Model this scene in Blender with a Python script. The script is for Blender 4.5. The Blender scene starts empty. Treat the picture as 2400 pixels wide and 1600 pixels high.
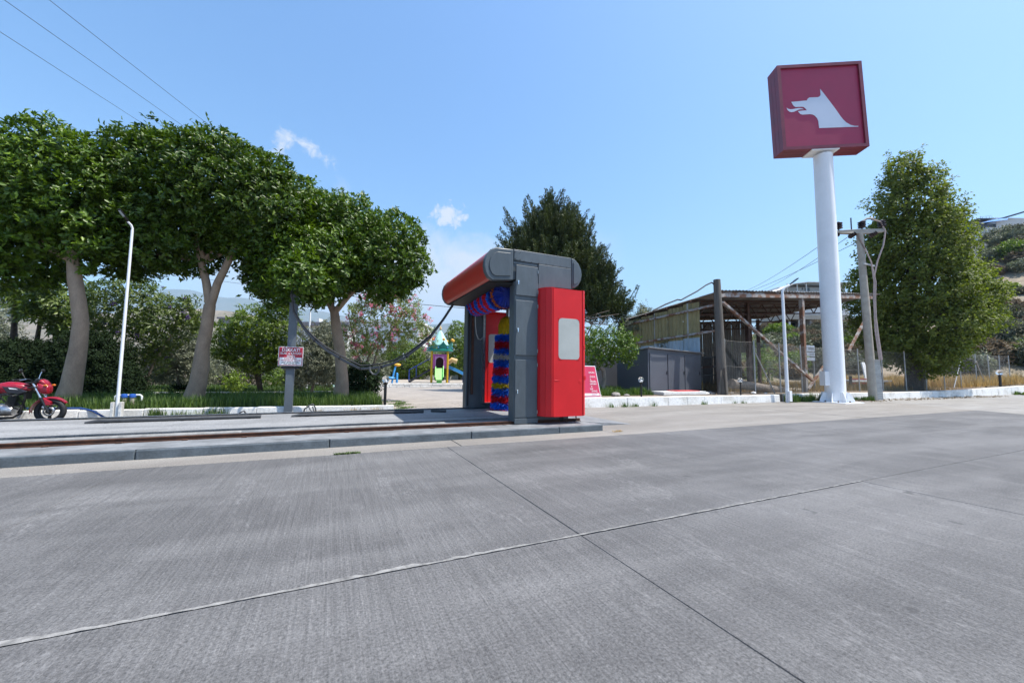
import bpy, bmesh, math, random
import numpy as np
from mathutils import Vector, Matrix

random.seed(7)
rng = np.random.default_rng(11)
scene = bpy.context.scene
COL = scene.collection
R = math.radians

# ------------------------------------------------------------------ camera
# Site axes: X runs along the wash rails, Y runs away from the camera across them.
FPX, EYE = 920.0, 1.15
YAW, PITCH, ROLL = R(24.6), math.atan(73 / 920), 0.012
_f = np.array([math.sin(YAW) * math.cos(PITCH), math.cos(YAW) * math.cos(PITCH), math.sin(PITCH)])
_r0 = np.array([math.cos(YAW), -math.sin(YAW), 0.0])
_u0 = np.cross(_r0, _f)
_r = _r0 * math.cos(ROLL) + _u0 * math.sin(ROLL)
_u = _u0 * math.cos(ROLL) - _r0 * math.sin(ROLL)
CAM = np.array([0.0, 0.0, EYE])
cd = bpy.data.cameras.new('camera'); cam = bpy.data.objects.new('camera', cd); COL.objects.link(cam)
cd.sensor_width = 36.0; cd.lens = FPX / 2400 * 36.0; cd.clip_start = 0.05; cd.clip_end = 30000
cam.matrix_world = Matrix(((_r[0], _u[0], -_f[0], 0), (_r[1], _u[1], -_f[1], 0), (_r[2], _u[2], -_f[2], EYE), (0, 0, 0, 1)))
scene.camera = cam

# ------------------------------------------------------------------ light
SUN = Vector((0.57, -0.36, 1.40)).normalized()
sl = bpy.data.lights.new('sun', 'SUN'); sl.energy = 4.9; sl.angle = R(0.53); sl.color = (1.0, 0.955, 0.88)
so = bpy.data.objects.new('sun', sl); COL.objects.link(so); so.location = (30, -20, 60)
so.rotation_euler = SUN.to_track_quat('Z', 'Y').to_euler()
vs = scene.view_settings
vs.view_transform = 'Standard'; vs.look = 'None'; vs.exposure = 0.70; vs.gamma = 1.0; vs.use_curve_mapping = False
SKY_STRENGTH = 0.15

def pix(x, y, dep):                # point seen at photo position x, y, at dep metres along the view axis
    return CAM + (_f + _r * (x - 1200) / FPX - _u * (y - 800) / FPX) * dep
def pixY(x, y, Y):
    d = _f + _r * (x - 1200) / FPX - _u * (y - 800) / FPX; return CAM + d * (Y / d[1])
def pixX(x, y, X):
    d = _f + _r * (x - 1200) / FPX - _u * (y - 800) / FPX; return CAM + d * (X / d[0])
def pixZ(x, y, z=0.0):
    d = _f + _r * (x - 1200) / FPX - _u * (y - 800) / FPX; return CAM + d * ((z - EYE) / d[2])
def pixdir(x, y):
    d = _f + _r * (x - 1200) / FPX - _u * (y - 800) / FPX; return d / np.linalg.norm(d)

w = bpy.data.worlds.new('World'); scene.world = w; w.use_nodes = True
nt = w.node_tree; N = nt.nodes; L = nt.links; N.clear()
def nd(t, **k):
    n = N.new(t)
    for a, b in k.items(): setattr(n, a, b)
    return n
sky = nd('ShaderNodeTexSky', sky_type='NISHITA', sun_disc=False)
sky.sun_elevation = math.asin(SUN.z); sky.sun_rotation = math.atan2(SUN.x, SUN.y)
sky.altitude = 0; sky.air_density = 1.4; sky.dust_density = 1.6; sky.ozone_density = 5.5
bg = nd('ShaderNodeBackground'); bg.inputs[1].default_value = SKY_STRENGTH
hsv = nd('ShaderNodeHueSaturation'); hsv.inputs['Saturation'].default_value = 1.12; L.new(sky.outputs[0], hsv.inputs['Color']); L.new(hsv.outputs[0], bg.inputs[0])
tc = nd('ShaderNodeTexCoord')
def mth(op, a, b=None, c=None):
    n = nd('ShaderNodeMath', operation=op)
    for i, q in enumerate((a, b, c)):
        if q is None: continue
        if isinstance(q, (int, float)): n.inputs[i].default_value = q
        else: L.new(q, n.inputs[i])
    return n.outputs[0]
def nz(scale, det, rough, dist=0.0):
    n = nd('ShaderNodeTexNoise'); n.inputs['Scale'].default_value = scale; n.inputs['Detail'].default_value = det
    n.inputs['Roughness'].default_value = rough; n.inputs['Distortion'].default_value = dist
    L.new(tc.outputs['Generated'], n.inputs['Vector']); return n.outputs['Fac']
n_f = nz(42, 8, 0.66, 0.4); n_m = nz(7, 8, 0.62, 0.3)
total = None
def add_cloud(mask):
    global total
    total = mask if total is None else mth('MAXIMUM', total, mask)
def cloud(x, y, rx, ry, gain, tilt=0.0):
    c = pixdir(x, y)
    right = np.cross(c, (0, 0, 1)); right /= np.linalg.norm(right); up = np.cross(right, c)
    a = right * math.cos(tilt) + up * math.sin(tilt); b = -right * math.sin(tilt) + up * math.cos(tilt)
    def dt(v, s):
        n = nd('ShaderNodeVectorMath', operation='DOT_PRODUCT'); L.new(tc.outputs['Generated'], n.inputs[0]); n.inputs[1].default_value = tuple(v)
        return mth('DIVIDE', n.outputs['Value'], s)
    p, q = dt(a, rx), dt(b, ry)
    front = nd('ShaderNodeVectorMath', operation='DOT_PRODUCT'); L.new(tc.outputs['Generated'], front.inputs[0]); front.inputs[1].default_value = tuple(c)
    r2 = mth('ADD', mth('MULTIPLY', p, p), mth('MULTIPLY', q, q))
    m = mth('SUBTRACT', 1.0, r2)
    m = mth('ADD', m, mth('MULTIPLY', mth('SUBTRACT', n_f, 0.52), 5.5))
    m = mth('MULTIPLY', m, gain); m = mth('MINIMUM', mth('MAXIMUM', m, 0.0), 0.92)
    m = mth('MULTIPLY', m, mth('GREATER_THAN', front.outputs['Value'], 0.5))
    add_cloud(m)
cloud(664, 330, 0.024, 0.030, 0.55); cloud(738, 355, 0.055, 0.017, 0.55, -0.42); cloud(655, 360, 0.022, 0.012, 0.4)
cloud(1054, 506, 0.042, 0.034, 0.9); cloud(1030, 567, 0.040, 0.011, 0.32); cloud(1000, 532, 0.018, 0.012, 0.3)
# low bank of pale cloud over the far hills, all along that side of the sky
sepz = nd('ShaderNodeSeparateXYZ'); L.new(tc.outputs['Generated'], sepz.inputs[0])
h = mth('SUBTRACT', 0.375, sepz.outputs['Z']); h = mth('MULTIPLY', h, 9.0)
h = mth('ADD', h, mth('MULTIPLY', mth('SUBTRACT', n_m, 0.56), 3.0))
c0 = pixdir(960, 660); dn = nd('ShaderNodeVectorMath', operation='DOT_PRODUCT'); L.new(tc.outputs['Generated'], dn.inputs[0]); dn.inputs[1].default_value = tuple(c0)
side = mth('MINIMUM', mth('MAXIMUM', mth('MULTIPLY', mth('SUBTRACT', dn.outputs['Value'], 0.86), 9.0), 0.0), 1.0)
add_cloud(mth('MULTIPLY', mth('MINIMUM', mth('MAXIMUM', h, 0.0), 0.92), side))
cb = nd('ShaderNodeBackground'); cb.inputs[0].default_value = (0.90, 0.93, 0.98, 1); cb.inputs[1].default_value = 0.62
mx = nd('ShaderNodeMixShader'); L.new(total, mx.inputs[0]); L.new(bg.outputs[0], mx.inputs[1]); L.new(cb.outputs[0], mx.inputs[2])
wo = nd('ShaderNodeOutputWorld'); L.new(mx.outputs[0], wo.inputs[0])

# ------------------------------------------------------------------ helpers
class MB:
    def __init__(s): s.v = []; s.f = []
    def add(s, vs_, fs):
        o = len(s.v); s.v += [tuple(float(c) for c in p) for p in vs_]; s.f += [tuple(i + o for i in f) for f in fs]; return s
    def box(s, x0, x1, y0, y1, z0, z1):
        return s.add([(x0, y0, z0), (x1, y0, z0), (x1, y1, z0), (x0, y1, z0), (x0, y0, z1), (x1, y0, z1), (x1, y1, z1), (x0, y1, z1)],
                     [(0, 3, 2, 1), (4, 5, 6, 7), (0, 1, 5, 4), (1, 2, 6, 5), (2, 3, 7, 6), (3, 0, 4, 7)])
    def obox(s, M, sx, sy, sz):      # box centred on matrix M
        p = [(x * sx / 2, y * sy / 2, z * sz / 2) for z in (-1, 1) for (x, y) in ((-1, -1), (1, -1), (1, 1), (-1, 1))]
        return s.add([M @ Vector(q) for q in p], [(0, 3, 2, 1), (4, 5, 6, 7), (0, 1, 5, 4), (1, 2, 6, 5), (2, 3, 7, 6), (3, 0, 4, 7)])
    def bar(s, a, b, wd, ht=None, up=(0, 0, 1)):
        ht = ht or wd; a = Vector(a); b = Vector(b); d = (b - a); ln = d.length; d.normalize()
        up = Vector(up)
        if abs(d.dot(up)) > 0.98: up = Vector((0, 1, 0))
        sd = d.cross(up).normalized(); up = sd.cross(d)
        M = Matrix(((d.x, sd.x, up.x, 0), (d.y, sd.y, up.y, 0), (d.z, sd.z, up.z, 0), (0, 0, 0, 1)))
        M.translation = (a + b) / 2
        return s.obox(M, ln, wd, ht)
    def ext(s, poly, vec):           # extrude a planar 3D polygon
        n = len(poly); v = Vector(vec); a = [Vector(p) for p in poly]
        s.add(a + [p + v for p in a], [tuple(range(n))[::-1], tuple(range(n, 2 * n))] + [(i, (i + 1) % n, n + (i + 1) % n, n + i) for i in range(n)]); return s
    def tube(s, path, rad, n=10, cap=True):
        P = [Vector(p) for p in path]; k = len(P)
        rad = [rad] * k if isinstance(rad, (int, float)) else list(rad)
        prev = None; vs_ = []; fs = []
        for i in range(k):
            d = (P[min(i + 1, k - 1)] - P[max(i - 1, 0)])
            d = d.normalized() if d.length > 1e-9 else Vector((0, 0, 1))
            if prev is None:
                a = Vector((0, 0, 1)) if abs(d.z) < 0.9 else Vector((1, 0, 0))
                e = d.cross(a).normalized()
            else:
                e = (prev - d * prev.dot(d)).normalized()
            prev = e; g = d.cross(e)
            for j in range(n):
                t = 2 * math.pi * j / n; vs_.append(P[i] + (e * math.cos(t) + g * math.sin(t)) * rad[i])
        for i in range(k - 1):
            for j in range(n):
                fs.append((i * n + j, i * n + (j + 1) % n, (i + 1) * n + (j + 1) % n, (i + 1) * n + j))
        if cap: fs += [tuple(range(n))[::-1], tuple((k - 1) * n + j for j in range(n))]
        return s.add(vs_, fs)
    def lathe(s, prof, M=None, n=20):
        M = M or Matrix(); vs_ = []; fs = []; k = len(prof)
        for (r, z) in prof:
            for j in range(n):
                t = 2 * math.pi * j / n; vs_.append(M @ Vector((r * math.cos(t), r * math.sin(t), z)))
        for i in range(k - 1):
            for j in range(n): fs.append((i * n + j, i * n + (j + 1) % n, (i + 1) * n + (j + 1) % n, (i + 1) * n + j))
        fs += [tuple(range(n))[::-1], tuple((k - 1) * n + j for j in range(n))]
        return s.add(vs_, fs)
    def ball(s, c, r, nu=14, nv=9, sc=(1, 1, 1)):
        prof = [(max(1e-4, math.sin(math.pi * i / nv)), -math.cos(math.pi * i / nv)) for i in range(nv + 1)]
        M = Matrix.Translation(Vector(c)) @ Matrix.Diagonal((r * sc[0], r * sc[1], r * sc[2], 1)); return s.lathe(prof, M, nu)
    def torus(s, c, ax, R_, r_, n=28, m=10):
        ax = Vector(ax).normalized(); a = Vector((0, 0, 1)) if abs(ax.z) < 0.9 else Vector((1, 0, 0)); e = ax.cross(a).normalized(); g = ax.cross(e); c = Vector(c)
        vs_ = []; fs = []
        for i in range(n):
            t = 2 * math.pi * i / n; d = e * math.cos(t) + g * math.sin(t)
            for j in range(m):
                q = 2 * math.pi * j / m; vs_.append(c + d * (R_ + r_ * math.cos(q)) + ax * (r_ * math.sin(q)))
        for i in range(n):
            for j in range(m): fs.append((i * m + j, i * m + (j + 1) % m, ((i + 1) % n) * m + (j + 1) % m, ((i + 1) % n) * m + j))
        return s.add(vs_, fs)
    def build(s, name, mat, parent=None, smooth=False, bevel=0.0, seg=2, kind=None):
        me = bpy.data.meshes.new(name)
        if parent is not None:
            off = parent_origin(parent); vs_ = [(p[0] - off[0], p[1] - off[1], p[2] - off[2]) for p in s.v]
        else: vs_ = s.v
        me.from_pydata(vs_, [], s.f)
        bm = bmesh.new(); bm.from_mesh(me); bmesh.ops.recalc_face_normals(bm, faces=bm.faces); bm.to_mesh(me); bm.free()
        me.materials.append(mat)
        if smooth:
            me.polygons.foreach_set('use_smooth', [True] * len(me.polygons)); me.set_sharp_from_angle(angle=R(38))
        o = bpy.data.objects.new(name, me); COL.objects.link(o)
        if parent is not None: o.parent = parent
        if bevel:
            b = o.modifiers.new('bevel', 'BEVEL'); b.width = bevel; b.segments = seg; b.limit_method = 'ANGLE'; b.angle_limit = R(40)
        if kind: o['kind'] = kind
        return o
def parent_origin(p):
    x = Vector((0, 0, 0))
    while p is not None: x = x + p.location; p = p.parent
    return x
def tag(o, label, cat, group=None):
    o['label'] = label; o['category'] = cat
    if group: o['group'] = group
    return o
def thing(name, label, cat, loc, group=None):
    o = bpy.data.objects.new(name, None); COL.objects.link(o); o.location = tuple(float(c) for c in loc); o.empty_display_size = 0.2
    return tag(o, label, cat, group)
def struct(o): o['kind'] = 'structure'; return o
def copy_tree(o, parent=None):
    c = o.copy(); COL.objects.link(c)
    if parent is not None: c.parent = parent
    for ch in list(o.children): copy_tree(ch, c)
    return c
def np_mesh(name, V, F, mat, parent=None, attr=None, kind=None):   # V (n,3), F (m,3 or 4)
    me = bpy.data.meshes.new(name); V = np.asarray(V, np.float32); F = np.asarray(F, np.int32)
    if parent is not None: V = V - np.array(parent_origin(parent), np.float32)
    k = F.shape[1]
    me.vertices.add(len(V)); me.vertices.foreach_set('co', V.ravel())
    me.loops.add(F.size); me.loops.foreach_set('vertex_index', F.ravel())
    me.polygons.add(len(F)); me.polygons.foreach_set('loop_start', np.arange(0, F.size, k, dtype=np.int32)); 
    me.update(calc_edges=True); me.validate()
    if attr is not None:
        a = me.attributes.new('rnd', 'FLOAT', 'POINT'); a.data.foreach_set('value', np.asarray(attr, np.float32))
    me.materials.append(mat)
    o = bpy.data.objects.new(name, me); COL.objects.link(o)
    if parent is not None: o.parent = parent
    if kind: o['kind'] = kind
    return o

# ------------------------------------------------------------------ materials
def newmat(name):
    m = bpy.data.materials.new(name); m.use_nodes = True
    t = m.node_tree; b = t.nodes['Principled BSDF']; return m, t, b
def tn(t, typ, **k):
    n = t.nodes.new(typ)
    for a, b in k.items():
        if a.startswith('i_'): n.inputs[a[2:].replace('_', ' ')].default_value = b
        else: setattr(n, a, b)
    return n
def rgb(c): return (c[0], c[1], c[2], 1)
def lerp3(a, b, t_): return tuple(a[i] * (1 - t_) + b[i] * t_ for i in range(3))
def MAT(name, col, rough=0.6, metal=0.0, var=0.12, scale=3.0, col2=None, bump=0.0, bscale=60.0, stretch=(1, 1, 1), spec=0.5, thr=None, coat=0.0, dirt=0.0):
    """plain surface: colour drifts between two tones with noise; optional patches (thr), bump and grime"""
    m, t, b = newmat(name); ln = t.links
    geo = tn(t, 'ShaderNodeNewGeometry'); mp = tn(t, 'ShaderNodeMapping'); mp.inputs['Scale'].default_value = stretch
    ln.new(geo.outputs['Position'], mp.inputs['Vector'])
    n1 = tn(t, 'ShaderNodeTexNoise', i_Scale=scale, i_Detail=6.0, i_Roughness=0.62); ln.new(mp.outputs[0], n1.inputs['Vector'])
    c2 = col2 or tuple(max(0, c * (1 - var * 2)) for c in col); c1 = col if col2 else tuple(c * (1 + var) for c in col)
    rp = tn(t, 'ShaderNodeValToRGB'); e = rp.color_ramp.elements
    lo, hi = thr if thr else (0.3, 0.7)
    e[0].position = lo; e[1].position = hi; e[0].color = rgb(c2); e[1].color = rgb(c1)
    ln.new(n1.outputs['Fac'], rp.inputs[0]); out = rp.outputs[0]
    if dirt:
        n2 = tn(t, 'ShaderNodeTexNoise', i_Scale=scale * 9, i_Detail=4.0, i_Roughness=0.7); ln.new(mp.outputs[0], n2.inputs['Vector'])
        mr = tn(t, 'ShaderNodeMapRange'); mr.inputs[1].default_value = 0.35; mr.inputs[2].default_value = 0.7; mr.inputs[3].default_value = 1 - dirt; mr.inputs[4].default_value = 1 + dirt * 0.4
        ln.new(n2.outputs['Fac'], mr.inputs[0])
        mu = tn(t, 'ShaderNodeMix', data_type='RGBA', blend_type='MULTIPLY'); mu.inputs[0].default_value = 1.0
        ln.new(out, mu.inputs[6]); ln.new(mr.outputs[0], mu.inputs[7]); out = mu.outputs[2]
    ln.new(out, b.inputs['Base Color'])
    rr = tn(t, 'ShaderNodeMapRange'); rr.inputs[3].default_value = max(0.03, rough - 0.1); rr.inputs[4].default_value = min(1, rough + 0.12)
    ln.new(n1.outputs['Fac'], rr.inputs[0]); ln.new(rr.outputs[0], b.inputs['Roughness'])
    b.inputs['Metallic'].default_value = metal; b.inputs['Specular IOR Level'].default_value = spec
    if coat: b.inputs['Coat Weight'].default_value = coat; b.inputs['Coat Roughness'].default_value = 0.1
    if bump:
        n3 = tn(t, 'ShaderNodeTexNoise', i_Scale=bscale, i_Detail=5.0, i_Roughness=0.65); ln.new(mp.outputs[0], n3.inputs['Vector'])
        bp = tn(t, 'ShaderNodeBump'); bp.inputs['Strength'].default_value = min(1, bump); bp.inputs['Distance'].default_value = 0.02 * max(bump, .3)
        ln.new(n3.outputs['Fac'], bp.inputs['Height']); ln.new(bp.outputs[0], b.inputs['Normal'])
    return m
def LEAF(name, dark, light, rough=0.42, trans=0.28, spec=0.5, tint=(1.25, 1.35, 0.55)):
    m, t, b = newmat(name); ln = t.links
    at = tn(t, 'ShaderNodeAttribute', attribute_name='rnd')
    oi = tn(t, 'ShaderNodeObjectInfo')
    rp = tn(t, 'ShaderNodeValToRGB'); e = rp.color_ramp.elements
    e[0].position = 0.0; e[1].position = 1.0; e[0].color = rgb(dark); e[1].color = rgb(light)
    e2 = rp.color_ramp.elements.new(0.55); e2.color = rgb(lerp3(dark, light, 0.42))
    ln.new(at.outputs['Fac'], rp.inputs[0])
    hs = tn(t, 'ShaderNodeHueSaturation'); ln.new(rp.outputs[0], hs.inputs['Color'])
    mr = tn(t, 'ShaderNodeMapRange'); mr.inputs[3].default_value = 0.85; mr.inputs[4].default_value = 1.18; ln.new(oi.outputs['Random'], mr.inputs[0]); ln.new(mr.outputs[0], hs.inputs['Value'])
    ln.new(hs.outputs[0], b.inputs['Base Color']); b.inputs['Roughness'].default_value = rough; b.inputs['Specular IOR Level'].default_value = spec
    tr = tn(t, 'ShaderNodeBsdfTranslucent')
    mu = tn(t, 'ShaderNodeMix', data_type='RGBA', blend_type='MULTIPLY'); mu.inputs[0].default_value = 1.0; mu.inputs[7].default_value = rgb(tint)
    ln.new(hs.outputs[0], mu.inputs[6]); ln.new(mu.outputs[2], tr.inputs[0])
    ms = tn(t, 'ShaderNodeMixShader'); ms.inputs[0].default_value = trans
    ln.new(b.outputs[0], ms.inputs[1]); ln.new(tr.outputs[0], ms.inputs[2]); ln.new(ms.outputs[0], t.nodes['Material Output'].inputs['Surface'])
    return m
def CONCRETE(name, base, light, dark, warm=0.0, lines=1.0, scuff=1.0):
    """broomed slab: brush lines across the bay, cloudy staining, pale worn patches, gritty aggregate"""
    m, t, b = newmat(name); ln = t.links
    geo = tn(t, 'ShaderNodeNewGeometry'); P = geo.outputs['Position']
    def mapn(sc): 
        q = tn(t, 'ShaderNodeMapping'); q.inputs['Scale'].default_value = sc; ln.new(P, q.inputs['Vector']); return q.outputs[0]
    def noise(vec, s, d, r, dist=0.0):
        q = tn(t, 'ShaderNodeTexNoise', i_Scale=s, i_Detail=d, i_Roughness=r, i_Distortion=dist); ln.new(vec, q.inputs['Vector']); return q.outputs['Fac']
    def ramp(fac, a, b_, ca, cb_):
        q = tn(t, 'ShaderNodeMapRange'); q.inputs[1].default_value = a; q.inputs[2].default_value = b_; q.inputs[3].default_value = ca; q.inputs[4].default_value = cb_; ln.new(fac, q.inputs[0]); return q.outputs[0]
    def mix(f, a, b_, mode='MIX'):
        q = tn(t, 'ShaderNodeMix', data_type='RGBA', blend_type=mode)
        for i, v in ((0, f), (6, a), (7, b_)):
            if isinstance(v, tuple): q.inputs[i].default_value = v
            elif isinstance(v, (int, float)): q.inputs[i].default_value = v
            else: ln.new(v, q.inputs[i])
        return q.outputs[2]
    big = noise(P, 0.33, 6, 0.6, 0.4)
    streak = noise(mapn((0.35, 1.6, 1)), 0.9, 5, 0.6, 0.3)
    mid = noise(P, 2.2, 6, 0.65)
    broom = noise(mapn((34, 1.1, 1)), 1.0, 4, 0.7)
    broom2 = noise(mapn((110, 1.6, 1)), 1.0, 2, 0.5)
    grit = noise(P, 70, 4, 0.8)
    grit2 = noise(P, 420, 2, 0.7)
    flake = noise(mapn((2.4, 0.75, 1)), 1.0, 8, 0.72, 0.6)
    flake2 = noise(mapn((1, .35, 1)), 34, 6, 0.8)
    c = mix(ramp(big, .34, .66, 0, 1), rgb(dark), rgb(base))
    c = mix(ramp(streak, .42, .68, 0, .9), c, rgb(light))
    c = mix(ramp(mid, .35, .75, 0, .35), c, rgb(lerp3(base, dark, .8)))
    k = tn(t, 'ShaderNodeMath', operation='MULTIPLY'); ln.new(ramp(broom, .3, .7, 1 - .17 * lines, 1 + .13 * lines), k.inputs[0]); ln.new(ramp(broom2, .3, .7, 1 - .13 * lines, 1 + .11 * lines), k.inputs[1])
    c = mix(1.0, c, k.outputs[0], 'MULTIPLY')
    g = tn(t, 'ShaderNodeMath', operation='MULTIPLY'); ln.new(ramp(grit, .30, .70, .42, 1.58), g.inputs[0]); ln.new(ramp(grit2, .3, .7, .84, 1.16), g.inputs[1])
    c = mix(1.0, c, g.outputs[0], 'MULTIPLY')
    if scuff:
        f = tn(t, 'ShaderNodeMath', operation='MULTIPLY'); ln.new(ramp(flake, .515, .65, 0, 1), f.inputs[0]); ln.new(ramp(flake2, .47, .62, 0, .55 * scuff), f.inputs[1])
        c = mix(f.outputs[0], c, rgb(tuple(q * 1.9 for q in lerp3(base, light, .5))))
        spots = noise(P, 3.1, 2, .5); sp2 = ramp(spots, .73, .76, 0, .55)
        c = mix(sp2, c, rgb(tuple(q * .45 for q in dark)))
    ln.new(c, b.inputs['Base Color'])
    ln.new(ramp(big, .3, .7, .78, .62), b.inputs['Roughness']); b.inputs['Specular IOR Level'].default_value = 0.35
    hh = tn(t, 'ShaderNodeMath', operation='ADD'); ln.new(ramp(broom, .2, .8, 0, .7 * lines), hh.inputs[0]); ln.new(grit, hh.inputs[1])
    h2 = tn(t, 'ShaderNodeMath', operation='ADD'); ln.new(hh.outputs[0], h2.inputs[0]); ln.new(ramp(broom2, .2, .8, 0, .5 * lines), h2.inputs[1])
    bp = tn(t, 'ShaderNodeBump'); bp.inputs['Strength'].default_value = 0.55; bp.inputs['Distance'].default_value = 0.006
    ln.new(h2.outputs[0], bp.inputs['Height']); ln.new(bp.outputs[0], b.inputs['Normal'])
    return m

M = {}
M['yard'] = CONCRETE('broomed_concrete', (.127, .123, .121), (.172, .168, .165), (.088, .086, .086))
M['apron'] = CONCRETE('sandy_concrete', (.232, .211, .186), (.28, .262, .236), (.180, .166, .149), lines=.35, scuff=.3)
M['road'] = CONCRETE('pale_concrete', (.265, .25, .23), (.31, .297, .275), (.215, .202, .185), lines=.3, scuff=.2)
M['lane'] = CONCRETE('worn_grey_paint', (.245, .248, .252), (.32, .321, .322), (.16, .161, .163), lines=.1, scuff=.6)
M['joint'] = MAT('joint_dirt', (.035, .032, .028), .95, var=.3, scale=20)
M['mortar'] = MAT('cement_smear', (.27, .262, .25), .9, var=.3, scale=14, bump=.6, bscale=90)
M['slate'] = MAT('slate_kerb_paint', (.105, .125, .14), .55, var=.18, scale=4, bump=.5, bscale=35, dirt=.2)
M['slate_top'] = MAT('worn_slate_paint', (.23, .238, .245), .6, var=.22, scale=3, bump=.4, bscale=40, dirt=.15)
M['rust_rail'] = MAT('rusty_rail', (.13, .055, .03), .75, .3, col2=(.05, .025, .018), scale=8, bump=.5, bscale=70)
M['dark_rail'] = MAT('dark_rail', (.035, .032, .032), .5, .6, var=.3, scale=8)
M['steel'] = MAT('worn_steel', (.42, .42, .42), .35, .9, var=.2, scale=20)
M['pipe_grey'] = MAT('grey_guide_pipe', (.26, .255, .245), .7, var=.2, scale=8)
M['pipe_dark'] = MAT('dark_guide_pipe', (.05, .052, .056), .6, var=.2, scale=8)
M['white'] = MAT('lime_white_paint', (.80, .79, .76), .8, col2=(.60, .58, .53), scale=1.6, thr=(.34, .52), bump=.7, bscale=18, dirt=.2)
M['white_stone'] = MAT('whitewashed_stone', (.74, .73, .70), .85, var=.1, scale=6, bump=.8, bscale=22, dirt=.22)
M['white_metal'] = MAT('white_paint', (.78, .79, .80), .32, var=.02, scale=3)
M['pole_white'] = MAT('pylon_white', (.84, .85, .86), .38, var=.03, scale=1.2, dirt=.03)
M['grey'] = MAT('machine_grey', (.088, .108, .122), .40, var=.12, scale=1.2, dirt=.14, stretch=(1, 1, .35))
M['grey_d'] = MAT('machine_grey_trim', (.075, .092, .105), .42, var=.06, scale=2.5)
M['red'] = MAT('machine_red', (.60, .016, .020), .42, var=.06, scale=1.5, spec=.3)
M['red_curve'] = MAT('housing_red', (.46, .035, .025), .36, var=.08, scale=1.5, spec=.4)
M['black'] = MAT('black_rubber', (.016, .016, .017), .7, var=.2, scale=20)
M['black_gloss'] = MAT('black_paint', (.014, .014, .015), .3, var=.1, scale=10)
M['chrome'] = MAT('chrome', (.75, .75, .76), .16, 1.0, var=.05, scale=20)
M['alu'] = MAT('cast_aluminium', (.55, .55, .56), .38, .9, var=.15, scale=25)
M['sign_red'] = MAT('sign_maroon', (.33, .022, .072), .45, var=.05, scale=1.5)
M['sign_frame'] = MAT('sign_frame_maroon', (.20, .030, .050), .4, var=.12, scale=2)
M['logo'] = MAT('logo_shade_blue', (.56, .64, .76), .5, var=.02, scale=2)  # white emblem, with the blue skylit shade put into its colour
M['earth'] = MAT('dry_earth', (.25, .19, .135), .95, var=.22, scale=.7, bump=.8, bscale=8, col2=(.16, .125, .09))
M['bed'] = MAT('bed_soil', (.10, .085, .055), .95, var=.3, scale=2, bump=.8, bscale=12)
M['paving'] = MAT('block_paving', (.33, .29, .25), .85, var=.12, scale=1.2, dirt=.16, bump=.4, bscale=30)
M['sand'] = MAT('play_sand', (.36, .31, .25), .95, var=.14, scale=.8, bump=.6, bscale=16)
M['bark'] = MAT('smooth_grey_bark', (.44, .325, .23), .85, col2=(.27, .20, .145), scale=5, stretch=(1, 1, .45), bump=.7, bscale=26, dirt=.15)
M['bark_d'] = MAT('dark_bark', (.075, .058, .045), .9, var=.3, scale=8, bump=.8, bscale=30)
M['bark_p'] = MAT('pale_bark', (.28, .23, .185), .9, var=.25, scale=8, bump=.8, bscale=30)
M['post_grey'] = MAT('post_grey', (.115, .135, .155), .5, var=.08, scale=3, dirt=.1)
M['timber'] = MAT('weathered_timber', (.14, .125, .105), .9, col2=(.07, .062, .055), scale=6, stretch=(1, 1, .12), bump=.8, bscale=30)
M['cpole'] = MAT('pole_concrete', (.40, .37, .32), .85, var=.1, scale=3, bump=.5, bscale=30, dirt=.12)
M['rust'] = MAT('rusty_steel', (.20, .10, .06), .85, .1, col2=(.36, .345, .33), scale=2.4, thr=(.44, .56), bump=.4, bscale=50)
M['rust_d'] = MAT('dark_rusty_steel', (.085, .045, .032), .8, .2, var=.3, scale=4)
M['galv'] = MAT('galvanised', (.42, .42, .41), .5, .5, var=.12, scale=6)
M['wire'] = MAT('fence_wire', (.26, .25, .23), .6, .5, var=.15, scale=4)
M['insul'] = MAT('brown_insulator', (.035, .018, .018), .25, var=.2, scale=20)
M['cable_black'] = MAT('black_cable', (.02, .02, .022), .5, var=.1, scale=20)
M['cable_grey'] = MAT('grey_hose', (.10, .10, .105), .55, var=.2, scale=20)
M['cable_pink'] = MAT('pinkish_cable', (.42, .33, .30), .6, var=.1, scale=10)
M['hose_blue'] = MAT('blue_hose', (.02, .06, .20), .5, var=.1, scale=10)
def GLASS(name, col=(.85, .9, .92), rough=.05, trans=.9):
    m, t, b = newmat(name); b.inputs['Base Color'].default_value = rgb(col); b.inputs['Roughness'].default_value = rough; b.inputs['Transmission Weight'].default_value = trans; b.inputs['IOR'].default_value = 1.45
    return m
M['globe'] = GLASS('clear_globe', (.95, .96, .97), .04, .95)
M['pane'] = MAT('dark_pane', (.06, .075, .09), .08, var=.2, scale=1, spec=.8)
M['pane_light'] = MAT('light_pane', (.42, .48, .52), .12, var=.1, scale=1, spec=.8)
M['frost'] = MAT('frosted_panel', (.42, .435, .405), .35, var=.06, scale=2)
# ------------------------------------------------------------------ ground and yard
def sheet(name, pts, z, mat, thick=0.0, parent=None):
    b = MB()
    if thick: b.ext([(p[0], p[1], z - thick) for p in pts], (0, 0, thick))
    else: b.add([(p[0], p[1], z) for p in pts], [tuple(range(len(pts)))])
    return b.build(name, mat, parent)
g = MB(); S = 9000
g.add([(-S, -S, -.07), (S, -S, -.07), (S, S, -.07), (-S, S, -.07)], [(0, 1, 2, 3)])
struct(g.build('ground', M['earth']))
struct(sheet('joint_bed', [(-24, -9), (45, -9), (45, 11.6), (-24, 11.6)], -.035, M['joint']))

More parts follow.
